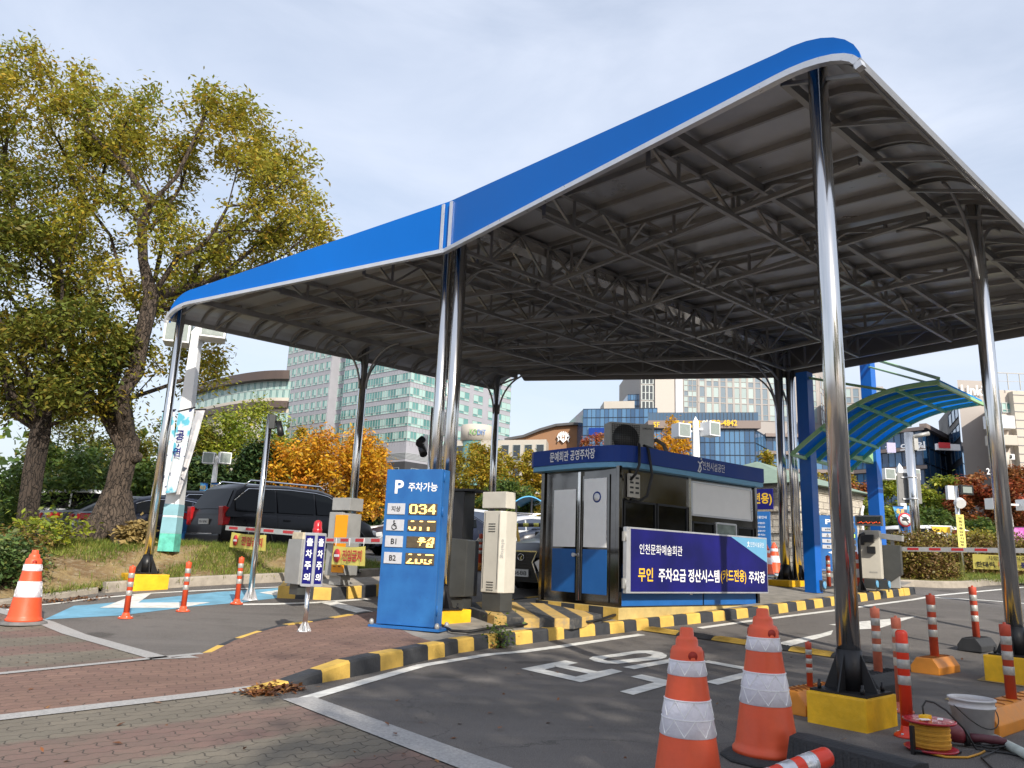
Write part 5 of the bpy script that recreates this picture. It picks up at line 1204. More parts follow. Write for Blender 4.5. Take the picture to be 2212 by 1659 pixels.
# clipped hedges
def hedge(label, p0, p1, w, h, lm, seed, n, name='hedge', zb=None):
    p0, p1 = Vector(p0), Vector(p1); d = p1 - p0; L = d.length; rng = np.random.default_rng(seed); z = zb if zb is not None else p0.z
    t = thing(name, label, 'hedge', (p0.x, p0.y, z), math.atan2(d.y, d.x)); u = rng.uniform(0, 1, (n, 3)); q = (rng.uniform(0, 1, n) ** .4)
    th = rng.uniform(-.15, math.pi + .15, n); x = u[:, 0] * L; e = np.minimum(1, np.minimum(x, L - x) / (w * .5) + .35)
    wob = 1 + .10 * np.sin(x * 2.1 + seed) + .06 * np.sin(x * 5.3)
    P = np.stack([x, np.cos(th) * w / 2 * q * e, np.abs(np.sin(th)) ** .7 * h * q * wob * np.sqrt(e)], 1)
    leaves('foliage', P, 26, .075, .075, lm, t, rng, droop=.1, aspect=.6, flat=.4)
    mb = MB(); 
    for k in range(max(3, int(L / .45))):
        x_ = (k + .5) * L / max(3, int(L / .45)); mb.tube([(x_, 0, -.05), (x_ + .03, .02, h * .4)], [.025, .02], 6)
        for s_ in (-1, 1): mb.tube([(x_, 0, h * .25), (x_ + .1 * s_, .18 * s_ * w, h * .7)], .01, 4)
    mb.build('stems', BARKD, t); return t
a = gp(1925, 1266); b = gp(2060, 1262)
hedge('rounded brown hedge behind the barrier arm beside the dark gate cabinet', at(1935, 1262, 19.6) , at(2042, 1256, 20.3), 1.3, 1.02, HEDG, 51, 700, zb=.92)
hedge('long brown hedge rising behind the yellow barrier banner', at(1985, 1245, 22.3), at(2240, 1245, 21.6), 1.5, 1.22, HEDG, 52, 1000, zb=.98)
hedge('yellow green hedge top behind the right barrier arm', at(1975, 1230, 24.5), at(2180, 1230, 24.0), 1.6, 1.32, HEDY, 53, 800, zb=1.08)
hedge('yellow hedge beside the dark gate cabinet at the foot of the stone wall', at(1890, 1230, 23.0), at(1985, 1240, 22.0), 1.0, .95, HEDY, 54, 350, zb=1.0)
hedge('small brown hedge at the pavilion corner left of the far cone', at(1636, 1215, 25.0), at(1666, 1215, 24.8), .8, .95, HEDG, 55, 220, zb=1.05)
hedge('clipped green hedge far behind the parked cars beside the blue sign', at(760, 1140, 46), at(850, 1140, 46), 2.0, 1.6, YG, 56, 400, zb=1.15)
# shrubs at far left
def bush(label, c, r, h, lm, seed, n, ls=.09, name='shrub'):
    rng = np.random.default_rng(seed); t = thing(name, label, 'shrub', c, 0); P = ell(rng, (0, 0, h * .5), (r, r, h * .55), n, .4); P = P[P[:, 2] > 0]
    leaves('foliage', P, 22, .09, ls, lm, t, rng, droop=.2, aspect=.5); mb = MB()
    for k in range(14): a = P[k % len(P)]; mb.tube([(0, 0, -.1), a * .5 + np.array((0, 0, .05)), a], [.016, .01, .005], 5)
    mb.build('stems', BARKD, t); return t
q = at(10, 1270, 12.2); bush('leafy green shrub at the left edge behind the cone', (q.x - .1, q.y, bedz(q.x, q.y)), .55, .68, SHRUB, 61, 150)
q = at(30, 1215, 13.0); bush('brownish shrub at the foot of the left dark trunk', (q.x, q.y, bedz(q.x, q.y)), .50, .55, HEDG, 62, 110, .07)
q = at(95, 1185, 14.6); bush('loose yellow leaved sapling in front of the parked sedans', (q.x, q.y, bedz(q.x, q.y)), .70, .55, YG, 63, 34, .11)
q = at(285, 1180, 15.6); bush('dry grass tuft at the right foot of the big trunk', (q.x, q.y, bedz(q.x, q.y) - .05), .20, .36, mat('dry_tuft', (.28, .20, .07), .9), 64, 60, .16)
# grass blades on the beds (uncountable)
def grass(name, pts, n, m, size, label, sig=.10):
    rng = np.random.default_rng(len(pts)); P = np.repeat(np.asarray(pts), n, 0); P[:, :2] += rng.normal(0, sig, (len(P), 2)); k = len(P)
    az = rng.uniform(0, 2 * np.pi, k); s = size * rng.uniform(.5, 1.4, k); d = np.stack([np.cos(az) * .6, np.sin(az) * .6, rng.uniform(.5, 1.1, k)], 1); w = np.stack([-np.sin(az), np.cos(az), np.zeros(k)], 1) * .006 * (size / .1)
    V = np.stack([P - w, P + w, P + d * s[:, None]], 1).reshape(-1, 3); me = bpy.data.meshes.new(name); me.vertices.add(3 * k); me.vertices.foreach_set('co', V.ravel())
    me.loops.add(3 * k); me.loops.foreach_set('vertex_index', np.arange(3 * k)); me.polygons.add(k); me.polygons.foreach_set('loop_start', np.arange(k) * 3); me.update(calc_edges=True); me.materials.append(m)
    o = bpy.data.objects.new(name, me); COL.objects.link(o); return tag(o, label, 'grass', None, 'stuff')
GRS = leaf_mat('grass_blade', (.19, .25, .04), (.13, .20, .03), (.38, .33, .09), .9, .35)
rng = np.random.default_rng(77); pts = []
for _ in range(16000):
    x, y = rng.uniform(-9.5, -1.2), rng.uniform(12.2, 18.4); yk = float(np.interp(x, kxs, kys)); d = y - yk
    if d < .2: continue
    bare = math.sin(1.9 * x + .6) * math.sin(2.2 * y) + .5 * math.sin(4.3 * x - 3 * y)
    if x < -6.2 and d < 3.4 and not (d < .75 and x > -7.3): 
        if rng.uniform() > .06: continue
    elif bare > .62: continue
    pts.append((x, y, bedz(x, y) - .01))
grass('grass', pts, 7, GRS, .105, 'rough sunlit grass on the planted bed behind the left kerb')
pts = []
for _ in range(2500):
    x, y = rng.uniform(9.5, 17), rng.uniform(18.9, 23)
    if rbz(x, y) > 0 and y > 19.4 + abs(x - 12.5) * .05: pts.append((x, y, rbz(x, y) - .01))
grass('grass', pts, 8, GRS, .11, 'sunlit grass strip in front of the right hedges')
# fallen leaves
def litter(pts, n, sig, size, name, label):
    rng = np.random.default_rng(len(pts) + 3); lm_ = leaf_mat('fallen_leaf', (.20, .075, .025), (.13, .05, .022), (.30, .15, .05), 3, .1)
    P = np.asarray(pts); o = leaves(name, P, n, (sig, sig, .008), size, lm_, None, rng, droop=0, aspect=.5, flat=.9); return tag(o, label, 'leaf litter', None, 'stuff')
lp = [np.array(gp(600 + 22 * math.sin(k * 1.7) - 35 * (k % 3 == 0), 1494 + 7 * math.cos(k * 2.1))) + np.array((0, 0, .02)) for k in range(26)]
litter(lp, 22, .055, .055, 'fallen_leaves', 'heap of rust brown fallen leaves at the kerb end')
lp = [np.array(gp(*p)) + np.array((0, 0, .02)) for p in [(x, 1311 - .085 * x + 3 * math.sin(x)) for x in range(0, 230, 7)]]
litter(lp, 12, .07, .06, 'fallen_leaves', 'brown leaves gathered along the left kerb')
rng2 = np.random.default_rng(5); lp = [np.array(gp(rng2.uniform(60, 2100), rng2.uniform(1380, 1650))) + np.array((0, 0, .012)) for _ in range(90)]
litter(lp, 1, .02, .05, 'fallen_leaves', 'single leaves scattered over the road and bricks')
lp = [np.array(gp(950 + 60 * k, 1404 - 9 * k)) + np.array((0, 0, .015)) for k in range(4)] + [np.array(gp(1075, 1400)) + np.array((0, 0, .02))] * 3
litter(lp, 8, .06, .05, 'fallen_leaves', 'few dry leaves along the foot of the striped kerb')
q = gp(1078, 1399); bush('small green weed growing from the striped kerb', (q.x, q.y, q.z), .08, .26, GRN, 66, 14, .05, 'weed')
# trees behind the photographer whose dappled shade lies over the lane
TB = 'trees behind the photographer'
for k, (x, y, H, w, lb) in enumerate([(11.5, -8.5, 13.5, 3.6, 'tall tree behind the photographer on the right'), (5.5, -7.0, 9.0, 2.8, 'tree behind the photographer, middle'), (17.5, -9.0, 14.0, 3.8, 'tall tree far right behind the photographer'), (0.5, -7.5, 6.2, 2.6, 'low tree behind the photographer on the left'), (8.2, -9.8, 14.0, 3.0, 'tall slender tree behind the photographer, right of the middle one')]):
    make_tree('shade_tree', lb, (x, y, 0), [np.zeros(3), np.array((.05, 0, H * .18)), np.array((0, .05, H * .33))], [((0, 0, H * .66), (w, w, H * .33), 3)], 110, ZELD, BARKD, 90 + k, lsize=.26, per=52, sig=.34, rmax=.22, group=TB, twig=2, path_w=.3, seg=.7, aspect=.6)

# surroundings just beyond the right edge of the picture, mirrored in the booth's glass and steel
for k, (x, y, H, w, lb) in enumerate([(24, 3.5, 8.5, 2.8, 'tree beyond the right edge of the photo, nearest'), (27, 12.5, 9.5, 3.2, 'tree beyond the right edge of the photo, farther')]):
    make_tree('roadside_tree', lb, (x, y, g(y)), [np.zeros(3), np.array((.05, 0, H * .16)), np.array((0, .05, H * .3))], [((0, 0, H * .62), (w, w, H * .36), 3)], 80, MIXG, BARKD, 120 + k, lsize=.34, per=70, sig=.4, rmax=.2, group='trees beyond the right edge', twig=2, path_w=.4, seg=.8, aspect=.6)
wt = thing('gate_house', 'low cream building beyond the right edge of the photo', 'building', (34, 2, g(2)), R(8)); mb = MB(); mb.bb((0, -4, 0), (7, 16, 3.4)); mb.build('wall', CREAM, wt)
mb = MB(); mb.bb((-.4, -4.4, 3.4), (7.4, 16.4, 3.9)); mb.build('roof', DGREY, wt)
for k in range(5): mb = MB(); mb.bb((-.05, -3 + k * 3.8, 1.0), (0, -.6 + k * 3.8, 2.6)); mb.build('window', GLASSD, wt)
# ------------------------------------------------------------------ right hand gate: machine, cabinet, arm, signs
def placed(px, py, dz=.15): q = gp(px, py, dz); return Vector((q.x, q.y, zi(q.x, q.y) if dz else q.z))
tag(kerb('striped_kerb', resample([tuple(gp(*p)[:2]) for p in ((1955, 1287), (1985, 1283))], .28), .12, .15, [KY, KB], stripes=lambda i: i % 2, hf=lambda x, y: .15), kind='structure')
q = at(1888, 1276, 16.9); q.z = g(16.9) + .15; t = thing('ticket_machine', 'cream ticket machine with black camera unit and display on top', 'ticket machine', q, R(-32))
H = hz(1885, 1146, q.y) - q.z; h0_ = hz(1888, 1250, q.y) - q.z
mb = MB(); mb.bb((-.21, -.15, h0_), (.19, .20, H)); mb.build('cabinet', CREAM, t, bevel=.02)
mb = MB(); mb.bb((-.17, -.12, 0), (.15, .16, h0_ - .003)); mb.build('plinth', DGREY, t)
mb = MB(); mb.box((-.06, -.22, H - .18), (.30, .14, .16)); mb.box((.02, -.19, H - .42), (.16, .10, .15)); mb.box((-.16, -.20, H - .26), (.10, .08, .12)); mb.build('camera_unit', BLACKP, t, bevel=.012)
mb = MB(); letters(mb, 'doroe', (.03, -.151, h0_ + .14), (1, 0, 0), (0, 0, 1), .045, .16, .0); mb.build('lettering', GREYM, t)
dz0, dz1 = hz(1882, 1136, q.y) - q.z, hz(1882, 1114, q.y) - q.z
mb = MB(); mb.bb((-.28, -.12, dz0), (.26, .06, dz1)); db = mb.build('display_box', GREYM, t, bevel=.008)
mb = MB(); mb.bb((-.25, -.126, dz0 + .03), (.23, -.121, dz1 - .03)); mb.build('screen', mat('dark_screen', (.03, .04, .025), .3), db)
mb = MB()
for k in range(14): mb.box((-.22 + k * .033, -.128, dz0 + .055 + .010 * (k % 3)), (.018, .003, .02 if k % 4 else .008))
mb.build('led_text', LEDR, db)
mb = MB(); mb.tube([(-.02, 0, H), (-.02, 0, dz0)], .025, 10); mb.build('neck', CREAM, t)
q2 = at(1862, 1281, 16.2); q2.z = g(16.2) + .15; t = thing('camera_stalk', 'thin bent black stalk on a ribbed foot left of the cream ticket machine', 'post', q2, 0); H2 = hz(1858, 1152, 16.2) - q2.z
mb = MB(); mb.tube([(0, 0, 0), (0, 0, H2 - .15), (.02, 0, H2 - .04), (.12, 0, H2)], .03, 10); mb.build('stalk', DARKST, t)
mb = MB(); mb.lathe([(.14, 0), (.14, .012), (.03, .02)], 12)
for k in range(4): mb.M = Matrix.Rotation(k * math.pi / 2 + .4, 4, 'Z'); mb.prism([(.03, 0, .01), (.13, 0, .01), (.03, 0, .22)], (0, -.006, 0), (0, .006, 0))
mb.build('foot', DARKST, t)
q = at(1928, 1276, 17.1); q.z = g(17.1) + .15; t = thing('barrier_cabinet', 'dark grey gate cabinet with sloped underside at the end of the right arm', 'barrier gate', q, R(-32)); H = hz(1925, 1178, q.y) - q.z; h0_ = hz(1925, 1246, q.y) - q.z
mb = MB(); mb.prism([(-.22, -.16, h0_ + .04), (-.02, -.16, h0_ - .12), (.22, -.16, h0_ + .06), (.22, -.16, H), (-.22, -.16, H)], (0, 0, 0), (0, .34, 0)); mb.build('cabinet', DGREY, t, bevel=.012)
mb = MB(); mb.bb((-.05, -.1, 0), (.16, .12, h0_ + .02)); mb.build('pedestal', GREYM, t)
mb = MB(); mb.box((.06, -.05, H + .17), (.46, .14, .12), -.2, 0, .12); mb.box((.06, 0, H + .05), (.07, .07, .12)); mb.build('camera_housing', GREYM, t, bevel=.01)
for px, lb in ((1882, 'small grey floodlight with blue lens in front of the cream ticket machine'), (1908, 'small grey floodlight with blue lens in front of the dark gate cabinet'), (1768, 'small dark floodlight with blue lens at the foot of the blue post')):
    y_ = 16.3 if px > 1800 else 15.7; f = at(px, 1280, y_); f.z = g(y_) + .15; t = thing('floodlight', lb, 'floodlight', f, R(-40), 'small floodlights on the island')
    mb = MB(); mb.bb((-.11, -.06, .05), (.11, .08, .24)); mb.bb((-.12, -.02, 0), (-.10, .02, .16)); mb.bb((.10, -.02, 0), (.12, .02, .16)); mb.build('housing', DGREY, t, bevel=.01)
    mb = MB(); mb.tube([(.111, 0, .15), (.14, 0, .15)], .07, 14); mb.build('lens', SKYBLUE, t)
a0 = at(1945, 1186, 17.2); a1 = a0 + Vector((.66, -.75, 0)) * 3.1; a1.z = hz(2212, 1210, a1.y) if False else a0.z + .02
arm('boom_barrier', 'long striped barrier arm crossing the right lane in front of the hedges', a0, a1, stripes=7, off=.1)
def slow(t, d, n, w, h):
    mb = MB(); e = n * .022
    letters(mb, '차량번호 인식중입니다', d * (w * .5) + e + Vector((0, 0, -h * .26)), d, (0, 0, 1), h * .27, w * .62, .01); letters(mb, '한대씩', d * (w * .15) + e + Vector((0, 0, -h * .68)), d, (0, 0, 1), h * .38, w * .22, .03); mb.build('black_lettering', LETK, t)
    mb = MB(); letters(mb, '천천히', d * (w * .41) + e + Vector((0, 0, -h * .68)), d, (0, 0, 1), h * .38, w * .22, .03); mb.build('red_lettering', LETR, t)
    mb = MB(); letters(mb, '통과하세요', d * (w * .76) + e + Vector((0, 0, -h * .68)), d, (0, 0, 1), h * .38, w * .40, .03); mb.build('navy_lettering', NAVY, t)
dv = (a1 - a0); s0 = .46
vinyl('slow_banner', 'yellow banner with black, red and navy lettering under the right barrier arm', a0 + dv * s0 - Vector((0, 0, .08)), dv, 1.52, .30, 0, slow)

# blue steel posts with the curved translucent roof
p1 = Vector((*gp(1747, 1279, .15)[:2], 0)); p1 = Vector((6.12, 15.72, zi(6.12, 15.72))); e1 = at(1741, 900, 15.72); p1.x = e1.x
t = thing('curved_shelter', 'blue posts carrying a curved translucent blue roof on pale green frames', 'shelter', (0, 0, 0))
BST = mat('blue_steel', (.004, .12, .50), .38, var=.06); PGREEN = mat('pale_green_steel', (.30, .52, .27), .45, var=.08)
p2 = at(1893, 1100, 17.5); p2.z = g(17.5) + .1
for p_, top in ((p1, hz(1741, 806, p1.y)), (p2, hz(1886, 766, 17.5))):
    mb = MB(); mb.box((p_.x, p_.y, (p_.z + top) / 2), (.25, .25, top - p_.z), LANE); mb.build('post', BST, t, bevel=.008)
mb = MB(); zb_ = 3.72; mb.bar((p1.x, p1.y, hz(1755, 950, p1.y)), (p2.x, p2.y, hz(1893, 992, p2.y)), .12, .26); mb.build('cross_beam', PGREEN, t)
hA, hB = atz(2028, 821, 4.55), atz(2122, 866, 4.55); lA, lB = atz(1712, 975, 3.35), atz(1838, 1010, 3.35)
def sh(u, v):
    a = lA.lerp(hA, u); b = lB.lerp(hB, u); p_ = a.lerp(b, v); p_.z += .34 * math.sin(math.pi * u) * 1.0; return p_
NU, NV = 20, 5; mb = MB(); vs = [sh(i / NU, j / NV) for j in range(NV + 1) for i in range(NU + 1)] + [sh(i / NU, j / NV) + Vector((0, 0, .012)) for j in range(NV + 1) for i in range(NU + 1)]; o = (NU + 1) * (NV + 1); fs = []
for j in range(NV):
    for i in range(NU): a = j * (NU + 1) + i; fs += [(a, a + NU + 1, a + NU + 2, a + 1), (o + a, o + a + 1, o + a + NU + 2, o + a + NU + 1)]
mb.add(vs, fs, 0, True)
pm = bpy.data.materials.new('blue_polycarbonate'); pm.use_nodes = True; tt, bb_, LL = nodes(pm); bb_.inputs['Base Color'].default_value = (.01, .20, .55, 1); bb_.inputs['Roughness'].default_value = .25
trn = tt.nodes.new('ShaderNodeBsdfTranslucent'); trn.inputs['Color'].default_value = (.06, .50, 1.0, 1); msx = tt.nodes.new('ShaderNodeMixShader'); msx.inputs[0].default_value = .75
LL.new(bb_.outputs[0], msx.inputs[1]); LL.new(trn.outputs[0], msx.inputs[2]); LL.new(msx.outputs[0], tt.nodes['Material Output'].inputs['Surface'])
mb.build('roof_sheet', pm, t)
GBAR = mat('green_bar', (.13, .42, .25), .45, var=.1)
for j in range(NV + 1):
    mb = MB(); w_ = .07 if j in (0, NV) else .045
    for i in range(NU): mb.bar(sh(i / NU, j / NV) - Vector((0, 0, .045)), sh((i + 1) / NU, j / NV) - Vector((0, 0, .045)), w_, .075)
    mb.build('rib', PGREEN if j == 0 else GBAR, t)
for u in (0, .22, .48, .74, 1): 
    mb = MB(); mb.bar(sh(u, -.02) - Vector((0, 0, .07)), sh(u, 1.02) - Vector((0, 0, .07)), .05, .06); mb.build('purlin', PGREEN if u in (0, 1) else GBAR, t)
mb = MB(); mb.bar((p2.x, p2.y, hz(1888, 772, p2.y)), sh(1, 0) + Vector((0, 0, .03)), .05); mb.bar((p2.x, p2.y, hz(1888, 792, p2.y)), sh(.93, .1), .035); mb.bar((p1.x, p1.y, hz(1741, 815, p1.y)), sh(.66, 0), .05); mb.build('tie_rods', PGREEN, t)

# ------------------------------------------------------------------ light poles
def lamp_pole(label, px, pyb, y, pyt, heads, w=.13, hs=.36, group='white car park light poles', zb=None, arm_=.42, low=None):
    b = at(px, pyb, y); b.z = zb if zb is not None else b.z; top = hz(px, pyt, y) - b.z; t = thing('light_pole', label, 'light pole', b, 0, group)
    mb = MB(); w0 = w * 1.25
    mb.add([(sx * w0 / 2, sy * w0 / 2, 0) for sx, sy in ((-1,-1),(1,-1),(1,1),(-1,1))] + [(sx * w * .35, sy * w * .35, top) for sx, sy in ((-1,-1),(1,-1),(1,1),(-1,1))] + [(0, 0, top + w * .8)], [(3,2,1,0),(0,1,5,4),(1,2,6,5),(2,3,7,6),(3,0,4,7),(4,5,8),(5,6,8),(6,7,8),(7,4,8)])
    mb.build('pole', WHITE, t)
    for (dx, dy, dz, rz) in heads:
        h = MB(); h.M = Matrix.Translation((dx, dy, top + dz)) @ Matrix.Rotation(rz, 4, 'Z'); h.bb((-hs / 2, -hs / 2, -hs / 2), (hs / 2, hs / 2, hs / 2)); hd_ = h.build('lamp_head', WHITE, t, bevel=.008)
        h = MB(); h.M = Matrix.Translation((dx, dy, top + dz)) @ Matrix.Rotation(rz, 4, 'Z')
        h.bb((-hs * .42, -hs * .515, -hs * .42), (hs * .42, -hs * .505, hs * .42)); h.bb((hs * .505, -hs * .42, -hs * .42), (hs * .515, hs * .42, hs * .42)); h.build('lamp_glass', LAMPG, hd_)
        a = MB(); a.bar((0, 0, top + dz), (dx, dy, top + dz), .06); a.build('bracket_arm', WHITE, t)
    return t
lp = lamp_pole('tall white light pole with blue painted foot and cloth banners beside the canopy column', 362, 1205, 15.4, 715, [(-.42, .05, -.02, .3), (.34, -.05, .08, .35)], w=.24, hs=.50, zb=bedz(-7.0, 15.4) - .05)
lpw = lp.location; BLT = mat('mural_blue', (.26, .48, .55), .6, var=.2, scale=2); TEAL = mat('mural_teal', (.12, .50, .40), .6, var=.4, scale=7)
mb = MB(); zt_ = hz(385, 1090, 15.4) - lpw.z
for z0, z1, mi in ((0.0, .34, 1), (.345, zt_ * .72, 0), (zt_ * .76, zt_, 0)):
    r0, r1 = [.24 * (.625 - .275 * z / 4.6) + .004 for z in (z0, z1)]
    mb.add([(sx * r0, sy * r0, z0) for sx, sy in ((-1,-1),(1,-1),(1,1),(-1,1))] + [(sx * r1, sy * r1, z1) for sx, sy in ((-1,-1),(1,-1),(1,1),(-1,1))], [(0,1,5,4),(1,2,6,5),(2,3,7,6),(3,0,4,7)], mi)
mb.build('painted_foot', [BLT, TEAL], lp)
def cloth_mat(nm, base, acc, dark, sc=2.2):
    m = bpy.data.materials.new(nm); m.use_nodes = True; t, b, L = nodes(m); co = objco(t)
    c = mixcol(t, noise(t, co, sc, 3, .5, .50, .54), base, acc); c = mixcol(t, noise(t, co, sc * 3.2, 2, .4, .66, .68), c, dark); L.new(c, b.inputs['Base Color']); b.inputs['Roughness'].default_value = .7
    return m
CL1 = cloth_mat('festival_cloth', (.66, .70, .74), (.10, .42, .55), (.03, .05, .14)); CL2 = cloth_mat('grey_festival_cloth', (.62, .60, .62), (.45, .46, .50), (.06, .07, .10))
def pole_banner(label, quad, y, mt, group=None, wav=.05, words=None, wm=None):
    """quad: tl, tr, br, bl in photo pixels, cloth hanging in a plane at depth y"""
    P = [at(px, py, y) for px, py in quad]; t = thing('pole_banner', label, 'banner', P[0], 0, group); NX, NY = 8, 14; vs = []; o0 = P[0]
    for s_ in (0, 1):
        for j in range(NY + 1):
            for i in range(NX + 1):
                u, v = i / NX, j / NY; p_ = P[0].lerp(P[1], u).lerp(P[3].lerp(P[2], u), v) - o0; vs.append(p_ + Vector((0, wav * math.sin(u * 7 + v * 3) * v + .004 * s_, 0)))
    o = (NX + 1) * (NY + 1); fs = []
    for j in range(NY):
        for i in range(NX): a = j * (NX + 1) + i; fs += [(a, a + 1, a + NX + 2, a + NX + 1), (o + a, o + a + NX + 1, o + a + NX + 2, o + a + 1)]
    mb = MB(); mb.add(vs, fs, 0, True); mb.build('cloth', mt, t)
    mb = MB(); mb.bar((P[0] - o0) + Vector((-.02, 0, .01)), (P[1] - o0) + Vector((.02, 0, .01)), .025); mb.build('rod', DARKST, t)
    if words:
        mb = MB(); n_ = len(words)
        for k, (s_, u, v, h, w) in enumerate(words):
            c = P[0].lerp(P[1], u).lerp(P[3].lerp(P[2], u), v) - o0; letters(mb, s_, c + Vector((0, -wav - .02, 0)), (1, 0, 0), (0, 0, 1), h, w, .02)
        mb.build('lettering', wm or LETK, t)
    return t
pole_banner('white banner with blue print hanging left of the light pole', [(352, 890), (378, 886), (372, 1066), (326, 1072)], 15.2, CL1, 'cloth banners on the tall light pole', words=[('문', .5, .25, .16, .12), ('화', .5, .5, .16, .12)], wm=NAVY)
pole_banner('white and teal banner narrowing downward in front of the light pole', [(386, 890), (420, 881), (382, 1062), (356, 1066)], 14.95, CL1, 'cloth banners on the tall light pole', words=[('공', .5, .32, .2, .16), ('연', .5, .52, .18, .14)], wm=NAVY)
pole_banner('greyish white banner slanting out to the right of the light pole', [(424, 886), (443, 885), (390, 1066), (378, 1070)], 15.1, CL2, 'cloth banners on the tall light pole')
BLB = cloth_mat('blue_banner_cloth', (.02, .16, .50), (.10, .36, .62), (.55, .60, .30), 1.6); PKB = cloth_mat('pink_banner_cloth', (.50, .10, .42), (.62, .22, .55), (.10, .04, .12), 1.8)
lamp_pole('slim white light pole with blue banners rising behind the black van', 452, 1120, 26, 990, [(-.25, 0, 0, .2), (.27, 0, .02, .5)], w=.16, hs=.38, zb=g(26))
pole_banner('left blue banner on the slim pole behind the black van', [(433, 1042), (449, 1044), (447, 1082), (428, 1082)], 25.8, BLB, 'blue banners behind the black van', words=[('맥주', .5, .28, .15, .2)], wm=LETY)
pole_banner('right blue banner on the slim pole behind the black van', [(456, 1044), (473, 1043), (467, 1072), (454, 1074)], 25.8, BLB, 'blue banners behind the black van', words=[('맥주', .5, .28, .15, .2)], wm=LETY)
lamp_pole('white twin headed light pole rising behind the booth roof', 1506, 1180, 24, 912, [(-.46, 0, -.30, .35), (.46, 0, -.22, .5)], w=.24, hs=.44, zb=g(24))
lamp_pole('white light pole with blue banners left of the road sign', 1955, 1180, 25.5, 1012, [(-.42, 0, -.22, .1), (.4, 0, -.2, .4)], w=.22, hs=.36, zb=g(25))
pole_banner('left blue festival banner between the road sign and the blue post', [(1928, 1093), (1952, 1094), (1954, 1157), (1948, 1150)], 25.2, BLB, 'blue banners beside the road sign', words=[('축제', .5, .2, .2, .25)], wm=LETY)
pole_banner('right blue festival banner beside the road sign pole', [(1960, 1092), (1983, 1093), (1988, 1158), (1962, 1150)], 25.2, BLB, 'blue banners beside the road sign', words=[('축제', .5, .2, .2, .25)], wm=LETY)
lamp_pole('white light pole with pink banners at the far right', 2186, 1200, 26, 1085, [(-.45, 0, -.08, .2), (.6, 0, -.08, .2)], w=.22, hs=.36, zb=g(26))
pole_banner('left pink banner at the far right edge behind the column', [(2168, 1139), (2180, 1141), (2186, 1192), (2180, 1180)], 25.8, PKB, 'pink banners at the far right')
pole_banner('right pink banner at the far right edge of the photo', [(2190, 1139), (2214, 1139), (2214, 1192), (2194, 1190)], 25.8, PKB, 'pink banners at the far right')
lamp_pole('small white light pole far off left of the blue sign', 840, 1150, 48, 1078, [(-.25, 0, .05, .2), (.3, 0, .05, .4)], w=.16, hs=.36, zb=1.15)
# road sign seen from behind
q = at(1980, 1170, 22.5); q.z = g(22.5); t = thing('road_sign', 'grey back of a road sign clamped to a tall chrome pole', 'sign', q, 0); H = hz(1976, 935, 22.5) - q.z
mb = MB(); mb.tube([(0, 0, 0), (0, 0, H)], .125, 16); mb.build('pole', STEEL, t)
z0, z1 = hz(1980, 1087, 22.5) - q.z, hz(1980, 1021, 22.5) - q.z
mb = MB(); mb.bb((-.36, .13, z0), (.32, .15, z1)); mb.build('sign_back', mat('sign_back_grey', (.20, .20, .20), .5, .3, var=.08), t, bevel=.006)
mb = MB(); 
for z in (z0 + .12, z1 - .14): mb.bb((-.25, .10, z - .02), (.22, .128, z + .02)); mb.lathe([(.132, z - .03), (.132, z + .03)], 14)
mb.build('clamps', TRIM, t)
mb = MB(); mb.tube([(.1, 0, H - .12), (.55, -.12, H - .02)], .06, 12); mb.box((.16, -.03, H - .35), (.12, .12, .34)); mb.build('camera', GREYM, t)
q = at(1957, 1160, 25.0); t = thing('no_entry_sign', 'small round red rimmed no car sign on the white pole', 'sign', at(1955, 1123, 25.1), 0)
mb = MB(); mb.M = frame((0, 0, 0), (1, 0, 0), (0, 0, 1)); mb.lathe([(0, 0), (.23, 0), (.23, .01), (0, .01)], 22); dsk = mb.build('disc', LETR, t)
mb = MB(); mb.M = frame((0, -.012, 0), (1, 0, 0), (0, 0, 1)); mb.lathe([(0, 0), (.175, 0), (.175, .004), (0, .004)], 22); mb.build('white_face', LETW, dsk)
mb = MB(); mb.box((0, -.019, 0), (.22, .004, .07)); mb.box((0, -.019, .06), (.12, .004, .07)); mb.bar((-.12, -.02, .12), (.12, -.02, -.12), .03, .004, up=(0, 1, 0)); mb.build('car_symbol', LETK, t)
# camera pole with yellow vertical sign
def head_flood(t, H):
    mb = MB(); mb.box((-.16, 0, H - .18), (.16, .12, .36)); mb.tube([(0, -.08, H - .42), (0, -.2, H - .48)], .13, 14); mb.build('camera', WHITE, t)
    mb = MB(); mb.box((.24, -.06, H - .10), (.36, .10, .25), .15); mb.build('floodlight', BLACKP, t, bevel=.01)
    mb = MB(); mb.box((.24, -.118, H - .10), (.26, .01, .16), .15); mb.build('floodlight_glass', LAMPG, t)
cp = cam_pole(2082, 1262, (2064, 1050), 'chrome pole with floodlight and camera behind the right barrier arm', head_flood, .055, y=20.3)
ys_ = thing('yellow_strip_sign', 'narrow yellow vertical sign with black lettering on the camera pole', 'sign', cp.location + Vector((0, -.075, 0)), 0); z0, z1 = hz(2077, 1193, 20.3) - cp.location.z, hz(2072, 1112, 20.3) - cp.location.z
mb = MB(); mb.bb((-.10, -.012, z0), (.10, 0, z1)); mb.build('plate', BANY, ys_)
mb = MB()
for k, ch in enumerate('보행자출입금지및주의'): letters(mb, ch, (0, -.012, z1 - .06 - (z1 - z0 - .1) * (k + .4) / 10), (1, 0, 0), (0, 0, 1), (z1 - z0) * .062, .10, .02)
mb.build('lettering', LETK, ys_)

